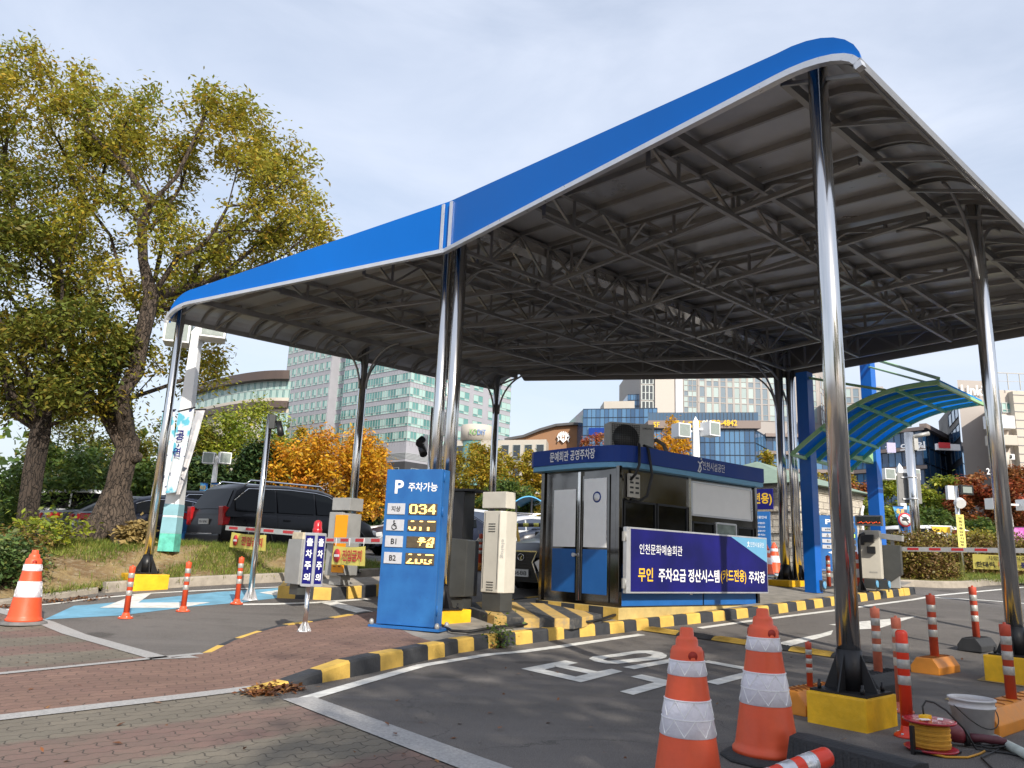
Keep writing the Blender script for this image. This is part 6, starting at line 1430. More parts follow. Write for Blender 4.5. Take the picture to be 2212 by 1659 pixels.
# ------------------------------------------------------------------ stone pavilion with green roof
def stone_mat():
    m = bpy.data.materials.new('stone_blocks'); m.use_nodes = True; t, b, L = nodes(m); co = objco(t)
    s = t.nodes.new('ShaderNodeSeparateXYZ'); L.new(co, s.inputs[0]); ad = t.nodes.new('ShaderNodeMath'); L.new(s.outputs[0], ad.inputs[0]); L.new(s.outputs[1], ad.inputs[1])
    c_ = t.nodes.new('ShaderNodeCombineXYZ'); L.new(ad.outputs[0], c_.inputs[0]); L.new(s.outputs[2], c_.inputs[1])
    br = t.nodes.new('ShaderNodeTexBrick'); L.new(c_.outputs[0], br.inputs['Vector']); br.inputs['Scale'].default_value = 1; br.inputs['Brick Width'].default_value = .62; br.inputs['Row Height'].default_value = .24; br.inputs['Mortar Size'].default_value = .014; br.inputs['Mortar Smooth'].default_value = .3
    br.inputs['Color1'].default_value = (.60, .55, .46, 1); br.inputs['Color2'].default_value = (.50, .45, .38, 1); br.inputs['Mortar'].default_value = (.16, .14, .12, 1)
    c = mixcol(t, noise(t, co, 9, 5, .6, .5, .8), br.outputs['Color'], (.36, .31, .25)); L.new(c, b.inputs['Base Color']); b.inputs['Roughness'].default_value = .9
    bumpin(t, b, noise(t, co, 14, 5, .6, .2, .8), .8, .05); return m
STONE = stone_mat()
pc = at(1726, 1200, 26.5); PC = Vector((pc.x, pc.y, g(26.5))); pv = thing('stone_pavilion', 'small stone block pavilion with green hipped roof behind the booth', 'building', PC, LANE)
LX, LY = 5.0, 5.6; zt_ = hz(1726, 1044, 26.5) - PC.z
mb = MB(); mb.bb((0, 0, -.1), (LX, LY, zt_)); mb.build('wall', STONE, pv)
mb = MB()
for k in range(3): z = zt_ - .2 - .75 * k; mb.bb((-.06, -.06, z), (LX + .06, LY + .06, z + .10))
mb.build('stone_courses', STONE, pv, bevel=.02)
rz_ = hz(1640, 985, 28) - PC.z
mb = MB(); a = .35; mb.add([(-a, -a, zt_ + .01), (LX + a, -a, zt_ + .01), (LX + a, LY + a, zt_ + .01), (-a, LY + a, zt_ + .01), (LX * .35, LY * .45, rz_), (LX * .5, LY * .62, rz_)], [(0, 3, 2, 1), (0, 1, 4), (1, 2, 5, 4), (2, 3, 5), (3, 0, 4, 5)]); mb.build('roof', mat('green_roof', (.20, .27, .21), .7, var=.15, scale=4), pv)
for x0, x1 in ((1.5, 2.0), (2.4, 2.9)):
    mb = MB(); mb.bb((x0, -.015, .7), (x1, .0, 2.0)); w_ = mb.build('window', GLASSD, pv); mb = MB()
    for p_ in (((x0, .7), (x1, .7)), ((x0, 2.0), (x1, 2.0)), ((x0, .7), (x0, 2.0)), ((x1, .7), (x1, 2.0))): mb.bar((p_[0][0], -.03, p_[0][1]), (p_[1][0], -.03, p_[1][1]), .08, .06, up=(0, 1, 0))
    mb.build('frame', STONE, w_)
mb = MB(); mb.bb((-.02, 1.2, .3), (0, 2.6, 2.2)); mb.build('door', GLASSD, pv)
mb = MB(); mb.tube([(4.6, -.12, 0), (4.6, -.12, zt_ - .7), (4.75, -.12, zt_ - .45)], .05, 10); mb.build('drainpipe', WHITE, pv)
PT = Matrix.Translation(PC) @ Matrix.Rotation(LANE, 4, 'Z')
sg = thing('card_only_sign', 'navy sign with big yellow lettering on the pavilion beside the booth', 'sign', PT @ Vector((-.30, .35, 0)), LANE)
z0, z1 = hz(1655, 1098, 26.5) - PC.z, hz(1655, 1053, 26.5) - PC.z
mb = MB(); mb.bb((-.06, 0.35, z0), (0, 3.2, z1)); mb.build('panel', NAVY, sg, bevel=.01)
mb = MB(); letters(mb, '(카드전용)', (-.062, 1.12, (z0 + z1) / 2), (0, -1, 0), (0, 0, 1), (z1 - z0) * .62, 1.5, .03); mb.build('lettering', LETY, sg)
q = at(1644, 1185, 24.5); q.z = g(24.5); ib = thing('information_board', 'tall blue information board with white notices right of the booth', 'sign', q, R(-35)); z1 = hz(1644, 1105, 24.5) - q.z
mb = MB(); mb.bb((-.5, 0, .15), (.30, .08, z1)); mb.build('board', SIGNB, ib, bevel=.01)
mb = MB(); letters(mb, '주차장이용안내', (-.1, 0, z1 - .18), (1, 0, 0), (0, 0, 1), .09, .6, .01)
for k, s_ in enumerate(('본 주차장은', '24시간 무인으로', '운영하고 있습니다', '이용시 문의는', '관리실로 연락')): letters(mb, s_, (-.1, 0, z1 - .36 - .12 * k), (1, 0, 0), (0, 0, 1), .06, .5, .01)
mb.build('lettering', LETW, ib)
q = at(1774, 1228, 22.0); s2h = hz(1774, 1113, 22.0) - (g(22.0) + .15)
LG = [['  ###   ## ', ' ## ## ### ', ' ## ##  ## ', ' ## ##  ## ', '  ###   ## '], ['  ###   ###', ' ## ## ## #', ' ## ## ## #', ' ## ## ## #', '  ###   ###'], ['      ###  ', '     ## ## ', '      ###  ', '     ## ## ', '      ###  '], ['  ####  ## ', '    ## ### ', '  ###   ## ', ' ##     ## ', ' #####  ## ']]
parking_sign('parking_sign', 'second blue parking counter sign with a white arrow behind the column', (q.x, q.y, g(22.0) + .15), R(-12), 1.0, .3, s2h, ['B구역', '#', 'B1', 'B2'], LG, led_m=LEDG, arrow=True)
t = thing('ad_cabinet', 'white and red lettered advertising box behind the right hedge', 'sign', at(2040, 1190, 27.5), R(-10)); mb = MB(); mb.bb((-.42, 0, -.6), (.30, .4, hz(2035, 1135, 27.5) - t.location.z)); mb.build('cabinet', WHITE, t)
mb = MB(); zq = hz(2035, 1144, 27.5) - t.location.z; letters(mb, 'PREMIUM', (-.06, 0, zq - .28), (1, 0, 0), (0, 0, 1), .13, .6, .01); letters(mb, '다국적', (-.06, 0, zq - .50), (1, 0, 0), (0, 0, 1), .16, .5, .02); mb.build('lettering', LETK, t)
mb = MB(); mb.bb((-.36, -.01, zq - .1), (.24, 0, zq + .1)); mb.build('yellow_header', LETY, t)
mb = MB(); mb.bb((.34, 0, -.6), (1.0, .4, zq - .02)); mb.build('red_side', LETR, t)

# ------------------------------------------------------------------ small shelter, pipe barrier behind the booth
t = thing('arched_shelter', 'low arched shelter with sky blue roof left of the booth', 'shelter', (0, 0, 0)); y_ = 36
a = at(1108, 1102, y_); b = at(1185, 1108, y_); mb = MB(); pts = []
for k in range(13):
    u = k / 12; pts.append(Vector((a.x + (b.x - a.x) * u, y_ - 1, a.z + (b.z - a.z) * u + .95 * math.sin(math.pi * min(1, u * .9 + .1)) ** .8 * .62)))
vs = pts + [p_ + Vector((.8, 4.5, 0)) for p_ in pts] + [p_ + Vector((0, 0, .05)) for p_ in pts] + [p_ + Vector((.8, 4.5, .05)) for p_ in pts]; n = 13
mb.add(vs, [f for k in range(12) for f in ((k, n + k, n + k + 1, k + 1), (2*n + k, 2*n + k + 1, 3*n + k + 1, 3*n + k), (k, k + 1, 2*n + k + 1, 2*n + k))]); mb.build('roof', mat('shelter_blue', (.12, .45, .80), .35, var=.06), t)
for k in (1, 6, 11):
    mb = MB(); mb.tube([(pts[k].x, pts[k].y, 1.1), (pts[k].x, pts[k].y, pts[k].z - .01)], .05, 8); mb.build('post', DARKST, t)
t = thing('pipe_barrier', 'yellow and black striped pipe barrier on A legs before the dark sedan', 'barrier', (0, 0, 0)); y_ = 22; a = at(1085, 1134, y_); b = at(1175, 1134, y_); zb_ = g(y_)
for k in range(8):
    mb = MB(); mb.tube([a.lerp(b, k / 8), a.lerp(b, (k + 1) / 8)], .055, 10); mb.build('pipe_section', KB if k % 2 else mat('pipe_yellow', (.62, .58, .10), .5, var=.1), t)
for s_ in (-1, 1):
    m_ = a.lerp(b, .33); mb = MB(); mb.tube([m_, (m_.x + s_ * .22, m_.y, zb_)], .045, 8); mb.build('leg', KY, t)

# ------------------------------------------------------------------ vehicles
TYRE = mat('tyre', (.018, .018, .019), .8, var=.2); RIM = mat('alloy_rim', (.50, .50, .51), .3, .8, var=.1); CHROME = mat('chrome', (.7, .7, .71), .12, 1.0, var=.05)
TAIL = mat('tail_lamp', (.40, .012, .015), .15, var=.2, coat=.6); HEADL = mat('head_lamp', (.68, .69, .70), .08, .2, var=.2, coat=.8); CARGL = mat('car_glass', (.004, .005, .006), .04, 0, var=.1, spec=.2, rvar=.01); CARGLB = mat('clear_car_glass', (.05, .065, .10), .04, 0, var=.1, spec=.5, rvar=.01); PLATE = mat('number_plate', (.62, .62, .60), .4, var=.05)
def paint(n, c): return mat(n, c, .30, .0, var=.05, coat=.12, scale=2, rvar=.04, spec=.25)
PBLK, PNAVY, PSIL, PWHT, PBLU, PDG = paint('black_car_paint', (.010, .010, .013)), paint('navy_car_paint', (.014, .018, .035)), paint('silver_car_paint', (.48, .50, .53)), paint('white_car_paint', (.74, .75, .76)), paint('blue_car_paint', (.012, .075, .20)), paint('grey_car_paint', (.06, .065, .07))
KINDS = {  # L, W, H, belt, roof profile (x, z) rear to front, lower body top (x, z)
 'van': (4.80, 1.98, 1.80, 1.06, [(-2.36, 1.04), (-2.05, 1.64), (-1.85, 1.75), (-.6, 1.80), (.45, 1.76), (.85, 1.66), (1.72, 1.04)], [(-2.40, .75), (-2.34, 1.04), (1.70, 1.04), (2.15, .90), (2.38, .62)], (-1.48, 1.52)),
 'suv': (4.70, 1.88, 1.70, 1.02, [(-2.28, 1.0), (-1.95, 1.52), (-1.75, 1.64), (-.5, 1.70), (.40, 1.66), (.70, 1.58), (1.35, 1.02)], [(-2.35, .75), (-2.25, 1.0), (1.30, 1.02), (2.05, .92), (2.33, .68)], (-1.40, 1.40)),
 'sedan': (4.85, 1.84, 1.46, .93, [(-1.80, .95), (-1.05, 1.36), (-.6, 1.45), (.1, 1.46), (.55, 1.40), (1.35, .95)], [(-2.42, .70), (-2.36, .92), (-1.80, .96), (1.30, .95), (2.05, .80), (2.40, .58)], (-1.42, 1.45)),
 'pickup': (4.90, 1.90, 1.74, 1.05, [(-.95, 1.03), (-.80, 1.60), (-.5, 1.72), (.35, 1.72), (.7, 1.62), (1.4, 1.04)], [(-2.45, 1.02), (-.9, 1.04), (1.4, 1.04), (2.1, .92), (2.42, .66)], (-1.5, 1.5))}
PLT = []
def make_car(name, label, kind, loc, rz, pm, plate=None, rails=False, glass=None, tail='block', cat='car', group=None, grille=False, emblem=False):
    Lc, Wd, Hc, belt, roof, low, axles = KINDS[kind]; w = Wd / 2; t = thing(name, label, cat, loc, rz, group); glass = glass or CARGL
    xs = sorted(set([p_[0] for p_ in low] + list(np.linspace(low[0][0], low[-1][0], 15)))); lx, lz = zip(*low)
    hw = lambda x: w * (1 - .16 * max(0, abs(x) / (Lc / 2) - .72) / .28 * (.6 + .4 * abs(x) / (Lc / 2)))
    mb = MB(); ring = []
    for x in xs:
        zt = float(np.interp(x, lx, lz)); h = hw(x); zb = .22 + .12 * max(0, abs(x) / (Lc / 2) - .85) / .15; m_ = zb + (zt - zb) * .55
        half = [(0, zb), (h * .86, zb), (h * .97, zb + .09), (h, m_), (h * .985, zt - .10), (h * .94, zt - .02), (h * .80, zt + .012), (0, zt + .035)]
        ring.append([(x, y, z) for y, z in half] + [(x, -y, z) for y, z in half[-2:0:-1]])
    n = len(ring[0]); vs = sum(ring, []); fs = [(i*n+j, i*n+(j+1) % n, (i+1)*n+(j+1) % n, (i+1)*n+j) for i in range(len(ring)-1) for j in range(n)]
    fs += [list(range(n))[::-1], [(len(ring)-1)*n+j for j in range(n)]]; mb.add(vs, fs, 0, True)
    wb = w * .93; k_ = .30; rx, rz_ = zip(*roof); sy = lambda z: wb - k_ * max(0, z - belt)
    ring = []; xr = sorted(set(list(rx) + list(np.linspace(rx[0], rx[-1], 14))))
    for x in xr:
        z = float(np.interp(x, rx, rz_)); zz_ = max(belt - .04, z - .06); y = sy(zz_)
        ring.append([(x, y0, z0) for y0, z0 in ((wb, belt - .12), (y, zz_), (max(y - .10, .1), z), (0, z + .02), (-max(y - .10, .1), z), (-y, zz_), (-wb, belt - .12))])
    n = 7; vs = sum(ring, []); fs = [(i*n+j, i*n+j+1, (i+1)*n+j+1, (i+1)*n+j) for i in range(len(ring)-1) for j in range(n-1)] + [list(range(n))[::-1], [(len(ring)-1)*n+j for j in range(n)]]
    mb.add(vs, fs, 0, True); body = mb.build('body', pm, t)
    body.data.set_sharp_from_angle(angle=R(38)) if hasattr(body.data, 'set_sharp_from_angle') else None
    # side glass panes between pillars
    x0, x1 = roof[1][0] - .10, roof[-1][0] - .30; npn = 3 if kind != 'pickup' else 2
    for s_ in (-1, 1):
        for k in range(npn):
            a, b = x0 + (x1 - x0) * k / npn + .03, x0 + (x1 - x0) * (k + 1) / npn - .03; P = []
            m2 = 6; top = []; bot = []
            for i in range(m2 + 1):
                x = a + (b - a) * i / m2; zr = float(np.interp(x, rx, rz_)) - .12; zr = max(zr, belt + .012); top.append((x, s_ * (sy(zr) + .006), zr)); bot.append((x, s_ * (sy(belt + .03) + .006), min(belt + .03, zr)))
            q = MB(); q.add(bot + top, [(i, i+1, m2+2+i, m2+1+i) for i in range(m2)]); q.build('side_window', glass, t)
    def endglass(pa, pb, nm, o):
        (xa, za), (xb, zb2) = pa, pb; f0, f1 = .10, .93; q = MB(); P = []
        for f in (f0, f1):
            x, z = xa + (xb - xa) * f, za + (zb2 - za) * f; y = max(sy(max(belt - .04, z - .06)) - .13, .1); P.append((x + o * .012, y, z + .022)); P.append((x + o * .012, 0, z + .036)); P.append((x + o * .012, -y, z + .022))
        q.add(P, [(0, 1, 4, 3), (1, 2, 5, 4)], 0, True); q.build(nm, glass, t)
    endglass(roof[0], roof[1] if kind != 'van' else roof[1], 'rear_window', -1); endglass(roof[-1], roof[-2], 'windscreen', 1)
    for s_ in (-1, 1):
        for k in range(npn + 1):
            x = x0 + (x1 - x0) * k / npn; zt = float(np.interp(x, lx, lz)); h = hw(x); q = MB(); q.tube([(x, s_ * (h * .97 + .002), .33), (x, s_ * (h + .002), .22 + (zt - .22) * .55), (x, s_ * (h * .985 + .002), zt - .10), (x, s_ * (h * .94 + .002), zt - .02)], .006, 4); q.build('door_seam', BLACKP, t)
    for ax in axles:
        for s_ in (-1, 1):
            y = s_ * (w - .10); q = MB(); q.M = Matrix.Translation((ax, y, .33)) @ Matrix.Rotation(R(90) * -s_, 4, 'X')
            q.lathe([(.20, -.10), (.31, -.10), (.335, -.07), (.335, .08), (.31, .105), (.235, .108)], 26); wl_ = q.build('wheel', TYRE, t)
            q = MB(); q.M = Matrix.Translation((ax, y, .33)) @ Matrix.Rotation(R(90) * -s_, 4, 'X'); q.lathe([(.235, .06), (.24, .104), (.215, .108), (.21, .07)], 26)
            for k in range(8): aa = k * math.pi / 4; q.bar((.03 * math.cos(aa), .03 * math.sin(aa), .095), (.22 * math.cos(aa), .22 * math.sin(aa), .100), .045, .02)
            q.lathe([(0, .11), (.05, .108), (.05, .08)], 12); q.build('rim', RIM, wl_)
            q = MB(); q.tube([(ax + .39 * math.cos(aa), s_ * (w - .012), .33 + .39 * math.sin(aa)) for aa in [R(-10 + 20 * k) for k in range(11)]], .035, 6); q.M = Matrix.Identity(4)
            q.M = Matrix.Translation((ax, s_ * (w - .02), .34)) @ Matrix.Rotation(R(90) * -s_, 4, 'X'); q.lathe([(.0, 0), (.385, 0), (.385, .022), (.0, .022)], 24); q.build('wheel_arch', BLACKP, t)
    for s_ in (-1, 1):
        q = MB(); xr_ = low[0][0]; hh = .46 if kind in ('van', 'suv') else .17; zc = belt - (.10 if hh > .3 else .12); wdt = .20 if hh > .3 else .42
        q.M = Matrix.Translation((xr_ + .03, s_ * (hw(xr_) - wdt * .42), zc)); q.box((0, 0, 0), (.10, wdt, hh), 0, 0, -.06 if hh > .3 else 0); q.box((.10, s_ * wdt * .46, .0), (.28, .05, hh * .92)); q.build('tail_light', TAIL, t, bevel=.02)
        q = MB(); xf = low[-1][0]; q.M = Matrix.Translation((xf - .10, s_ * (hw(xf) - .20), low[-1][1] + .05)); q.box((0, 0, 0), (.20, .40, .13), -s_ * .3, 0, .15); q.build('headlight', HEADL, t, bevel=.03)
        q = MB(); q.box((roof[-1][0] - .42, s_ * (w + .09), belt + .07), (.12, .20, .14)); q.build('side_mirror', pm, t, bevel=.03)
        q = MB(); 
        for xh in (-.15, .85): q.box((xh - .55, s_ * (w * .985 + .012), belt - .16), (.2, .025, .03))
        q.build('door_handles', CHROME if kind != 'van' else pm, t)
        if rails: q = MB(); q.tube([(roof[1][0] + .25, s_ * .68, Hc - .06), (roof[1][0] + .4, s_ * .68, Hc + .06), (.45, s_ * .68, Hc + .05), (.6, s_ * .68, Hc - .06)], .022, 8); q.build('roof_rail', CHROME, t)
        q = MB(); pts_ = [(x, s_ * (sy(z_) + .012), z_) for x, z_ in [(x, max(belt + .02, float(np.interp(x, rx, rz_)) - .11)) for x in np.linspace(x0, roof[-1][0] - .25, 10)]]; q.tube(pts_, .013, 5); q.build('window_trim', CHROME, t)
    for x, s_, nm in ((low[0][0] - .02, -1, 'rear'), (low[-1][0] + .03, 1, 'front')):
        zp = .82 if (nm == 'rear' and kind in ('van', 'suv')) else (.66 if nm == 'rear' else .42)
        x = x + (.055 if grille and nm == 'front' else 0); q = MB(); q.box((x, 0, zp), (.03, .44, .13)); pl = q.build('number_plate', PLATE, t)
        if plate and plate[0] == nm: q = MB(); letters(q, plate[1], (x + s_ * .016, 0, zp), (0, s_, 0), (0, 0, 1), .075, .36, .01); q.build('lettering', LETK, pl)
    q = MB(); q.box((low[0][0] + .02, 0, .42), (.14, Wd * .80, .22)); q.build('bumper', pm, t, bevel=.04); q = MB(); q.box((low[-1][0] - .02, 0, .36), (.14, Wd * .80, .20)); q.build('bumper', pm, t, bevel=.04)
    q = MB(); q.box((low[0][0] - .055, 0, .53), (.01, Wd * .5, .02)); q.build('bumper_trim', CHROME, t)
    if grille:
        xf = low[-1][0] + .035; q = MB(); q.prism([(xf, -.42, .80), (xf, .42, .80), (xf, .30, .62), (xf, .46, .26), (xf, -.46, .26), (xf, -.30, .62)], (0, 0, 0), (.025, 0, 0)); gr_ = q.build('grille', BLACKP, t)
        q = MB()
        for k in range(9): zz_ = .30 + k * .055; q.box((xf + .03, 0, zz_), (.012, .60 if .4 < zz_ < .7 else .72, .012))
        q.build('grille_bars', DARKST, gr_)
        q = MB(); q.bar((xf + .03, -.44, .81), (xf + .03, .44, .81), .03, .025)
        for s_ in (-1, 1): q.bar((xf + .03, s_ * .44, .81), (xf + .03, s_ * .31, .62), .03, .02); q.bar((xf + .03, s_ * .31, .62), (xf + .03, s_ * .48, .26), .03, .02)
        q.M = Matrix.Translation((xf + .035, 0, .70)); q.tube([(0, .085 * math.cos(a_), .06 * math.sin(a_)) for a_ in [k * math.pi / 9 for k in range(19)]], .009, 6); q.bar((0, .05, .035), (0, -.02, -.035), .02, .014); q.bar((0, -.02, -.035), (0, .05, -.035), .02, .014)
        q.build('emblem_and_trim', CHROME, gr_)
        for s_ in (-1, 1):
            q = MB(); q.prism([(xf - .02, s_ * .34, .62), (xf - .10, s_ * .86, .86), (xf - .10, s_ * .84, .72), (xf - .03, s_ * .50, .36)], (0, 0, 0), (.03, 0, 0)); q.build('headlight', HEADL, t)
    return t
def carpos(px, py, y, kind, rz, end): # put the named end's ground point on a pixel column
    p_ = at(px, py, y); p_.z = g(y); L_ = KINDS[kind][0] / 2; d = Vector((math.cos(rz), math.sin(rz), 0)); c = p_ + d * (L_ if end == 'rear' else -L_); c.z = g(c.y); return c
def pitch(o, kind):
    c = o.location; d = Vector((math.cos(o.rotation_euler.z), math.sin(o.rotation_euler.z), 0)); s = g(c.y + d.y * 1.4) - g(c.y - d.y * 1.4); o.rotation_euler.y = -math.atan2(s, 2.8)
def car(label, px, y, kind, deg, end, pm, name='parked_car', cat='car', **k):
    o = make_car(name, label, kind, carpos(px, 1180, y, kind, R(deg), end), R(deg), pm, cat=cat, **k); pitch(o, kind); return o
CG = 'cars in the car park'
car('black minivan with roof rails parked on the grass edge behind the barrier', 436, 19.3, 'van', 50, 'rear', PBLK, 'minivan', 'van', plate=('rear', '70나 8746'), rails=True)
car('blue pickup truck between the light pole and the black minivan', 372, 21.0, 'pickup', 50, 'rear', PBLU, 'pickup_truck', 'truck')
car('black suv behind the left canopy column with a roof spoiler', 318, 21.8, 'suv', 50, 'rear', PBLK, 'suv', 'suv')
car('black sedan seen from behind, just left of the big trunk', 152, 20.6, 'sedan', 38, 'rear', PNAVY, 'sedan', 'car')
car('dark grey sedan behind the yellow sapling at far left', 84, 21.8, 'sedan', 42, 'rear', PDG, 'sedan', 'car')
car('white suv at the far left behind the dark trunk', 40, 25.5, 'suv', 24, 'rear', PWHT, 'suv', 'suv')
car('silver sedan facing left behind the black equipment box', 996, 27.5, 'sedan', 203, 'front', PSIL, 'sedan', 'car', glass=CARGLB)
car('dark suv parked sideways behind the silver sedan', 960, 33, 'suv', 185, 'front', PNAVY, 'suv', 'suv', rails=True)
car('dark sedan behind the striped pipe barrier left of the booth', 1088, 27.0, 'sedan', 205, 'front', PNAVY, 'sedan', 'car', glass=CARGLB)
car('silver hatchback behind the orange gate machine', 815, 27.5, 'suv', 212, 'front', PSIL, 'suv', 'suv', glass=CARGLB)
car('white suv roof showing behind the silver car and the orange gate', 770, 32, 'suv', 200, 'front', PWHT, 'suv', 'suv', glass=CARGLB)
car('dark navy car nose just right of the orange gate machine', 790, 24.5, 'sedan', 215, 'front', PNAVY, 'sedan', 'car')
car('white car partly seen above the silver hatchback, behind the blue sign', 740, 37, 'sedan', 190, 'front', PWHT, 'sedan', 'car')
o = make_car('suv', 'black suv with spindle grille waiting in the lane beside the booth', 'suv', carpos(1130, 1280, 14.6, 'suv', R(221), 'front'), R(221), PBLK, plate=('front', '0688'), grille=True, cat='suv', glass=CARGLB); pitch(o, 'suv')
car('white van parked far right behind the ticket machine', 1905, 28, 'suv', 10, 'rear', PWHT, 'suv', 'suv')
# ------------------------------------------------------------------ buildings beyond the car park
def pane_mat(name, a, b, rough=.06, metal=.0, light=None, spec=.9):
    m = bpy.data.materials.new(name); m.use_nodes = True; t, bs, L = nodes(m); ge = t.nodes.new('ShaderNodeNewGeometry')
    c = mixcol(t, ge.outputs['Random Per Island'], a, b)
    if light:
        f = t.nodes.new('ShaderNodeMath'); f.operation = 'MULTIPLY'; f.inputs[1].default_value = 5.37; L.new(ge.outputs['Random Per Island'], f.inputs[0]); g2 = t.nodes.new('ShaderNodeMath'); g2.operation = 'FRACT'; L.new(f.outputs[0], g2.inputs[0])
        r = t.nodes.new('ShaderNodeMapRange'); r.inputs[1].default_value = .68; r.inputs[2].default_value = .74; L.new(g2.outputs[0], r.inputs[0]); c = mixcol(t, r.outputs[0], c, light)
    L.new(c, bs.inputs['Base Color']); bs.inputs['Roughness'].default_value = rough; bs.inputs['Metallic'].default_value = metal; bs.inputs['Specular IOR Level'].default_value = spec
    return m
TEALG = pane_mat('teal_glass', (.07, .20, .19), (.13, .30, .28), .08, light=(.34, .50, .46))
OFFG = pane_mat('pale_office_glass', (.30, .37, .36), (.40, .48, .46), .10, light=(.16, .21, .25))
BLUG = pane_mat('blue_curtain_glass', (.028, .08, .17), (.05, .135, .27), .06, light=(.08, .19, .34))
DBLUG = pane_mat('dark_blue_glass', (.015, .04, .09), (.03, .09, .20), .06, light=(.05, .15, .30))
DKG = pane_mat('dark_window_glass', (.02, .026, .032), (.04, .05, .06), .07)
CLAD = mat('grey_cladding', (.34, .34, .375), .6, var=.07, scale=.35); CLAD2 = mat('cream_cladding', (.50, .455, .39), .7, var=.08, scale=.4); BEIGE = mat('beige_stone', (.36, .325, .30), .7, var=.06, scale=.3)
BROWN = mat('brown_metal_roof', (.085, .060, .050), .5, var=.1, scale=.3); LOBBY = mat('dark_stone', (.05, .05, .055), .5, var=.15, scale=.5); MULL = mat('window_mullion', (.40, .43, .42), .5, .2, var=.05); WOODP = mat('orange_brown_panel', (.24, .115, .05), .6, var=.12, scale=.4)
def onl(P, d, px, py=940):
    r = ray(px, py); A = np.array([[r[0], -d[0]], [r[1], -d[1]]]); s = np.linalg.solve(A, np.array([P[0], P[1]])); return Vector((P[0] + d[0] * s[1], P[1] + d[1] * s[1], 0))
def band(parent, p0, p1, z0, z1, n, gm, split=None, name='window_band', fm=MULL, rec=-.02, fw=.10):
    """one storey's strip of windows on a facade: panes and their frames"""
    p0, p1 = Vector((p0[0], p0[1], 0)), Vector((p1[0], p1[1], 0)); d = (p1 - p0); L = d.length; d.normalize(); nrm = Vector((d.y, -d.x, 0)); 
    if nrm.dot(-p0) < 0: nrm = -nrm
    mb = MB(); rows = [(z0, z1)] if not split else [(z0, z0 + (z1 - z0) * split), (z0 + (z1 - z0) * split, z1)]
    for k in range(n):
        a, b = p0 + d * (L * k / n + fw / 2), p0 + d * (L * (k + 1) / n - fw / 2)
        for za, zb in rows: mb.add([a + nrm * .03 + Vector((0, 0, za + .05)), b + nrm * .03 + Vector((0, 0, za + .05)), b + nrm * .03 + Vector((0, 0, zb - .05)), a + nrm * .03 + Vector((0, 0, zb - .05))], [(0, 1, 2, 3)], 0)
    for k in range(n + 1): q = p0 + d * (L * k / n); mb.bar(q + nrm * .05 + Vector((0, 0, z0)), q + nrm * .05 + Vector((0, 0, z1)), fw, .10, 1, up=nrm)
    for za, zb in rows: mb.bar(p0 + nrm * .05 + Vector((0, 0, za)), p1 + nrm * .05 + Vector((0, 0, za)), .12, .10, 1)
    mb.bar(p0 + nrm * .05 + Vector((0, 0, z1)), p1 + nrm * .05 + Vector((0, 0, z1)), .12, .10, 1)
    return mb.build(name, [gm, fm], parent)
def slabwall(parent, poly, z0, z1, m, name='wall'):
    mb = MB(); mb.prism([(p_[0], p_[1], 0) for p_ in poly], (0, 0, z0), (0, 0, z1)); return mb.build(name, m, parent)
def joints(parent, p0, p1, zs, n, m, h):
    """panel joints of a cladding band, thin vertical grooves"""
    p0, p1 = Vector((p0[0], p0[1], 0)), Vector((p1[0], p1[1], 0)); mb = MB(); d = (p1 - p0).normalized(); nrm = Vector((d.y, -d.x, 0)); nrm = nrm if nrm.dot(-p0) > 0 else -nrm
    for z in zs:
        for k in range(1, n): q = p0.lerp(p1, k / n) + nrm * .015; mb.bar(q + Vector((0, 0, z)), q + Vector((0, 0, z + h)), .07, .03, up=nrm)
    return mb.build('cladding_joints', m, parent)
# the grey and teal tower
tw = thing('office_tower', 'tall grey office tower with teal window bands, rising behind the left canopy', 'building', (0, 0, 0))
C = at(879, 940, 198); C.z = 0; dl = Vector((-.758, .652, 0)); dr = Vector((.652, .758, 0))
F1 = onl(C, dl, 733); F2 = onl(C, dl, 702); F3 = onl(C, dl, 604); G1 = onl(C, dr, 938)
back = dr * 4.5; H1 = G1 + dl * 5.0; G2 = onl(H1, dr, 1100); 
zbase = hz(879, 951.5, 198); FP = hz(879, 919.2, 198) - zbase; NF = 12; zt_ = zbase + NF * FP + 1
core = [C, F1, F1 + dr * 3, F2 + dr * 3, F2, F3, F3 + dr * 40, G2 + dl * 45, G2, H1, G1]
slabwall(tw, core, -2, zt_, CLAD)
JM = mat('joint_grey', (.24, .24, .26), .8)  # even grey of the cladding joints, darker than the panels
for k in range(NF):
    z0 = zbase + k * FP; z1 = z0 + FP * .66
    if hz(620, 735, 232) < z0: break
    band(tw, C, F1, z0, z1, 26, TEALG, .26); band(tw, C, G1, z0, z1, 9, TEALG, .26)
    band(tw, F1 + dr * 2.98, F2 + dr * 2.98, z0, z1, 4, TEALG, .26)
    for j in range(8): a, b = F2.lerp(F3, (j + .12) / 8), F2.lerp(F3, (j + .88) / 8); band(tw, a, b, z0, z1, 3 if j % 2 else 2, TEALG, .26, name='window')
    for j in range(4): a, b = H1.lerp(G2, .06 + j * .16), H1.lerp(G2, .06 + j * .16 + .11); band(tw, a, b, z0, z1, 2, TEALG, .26, name='window')
    band(tw, H1.lerp(G2, .72), G2, z0, z1, 5, TEALG, .26)
for a, b, n in ((C, F1, 26), (C, G1, 9), (F2, F3, 28)): joints(tw, a, b, [zbase + k * FP + FP * .68 for k in range(-1, NF)], n, JM, FP * .30)
ln = MB()
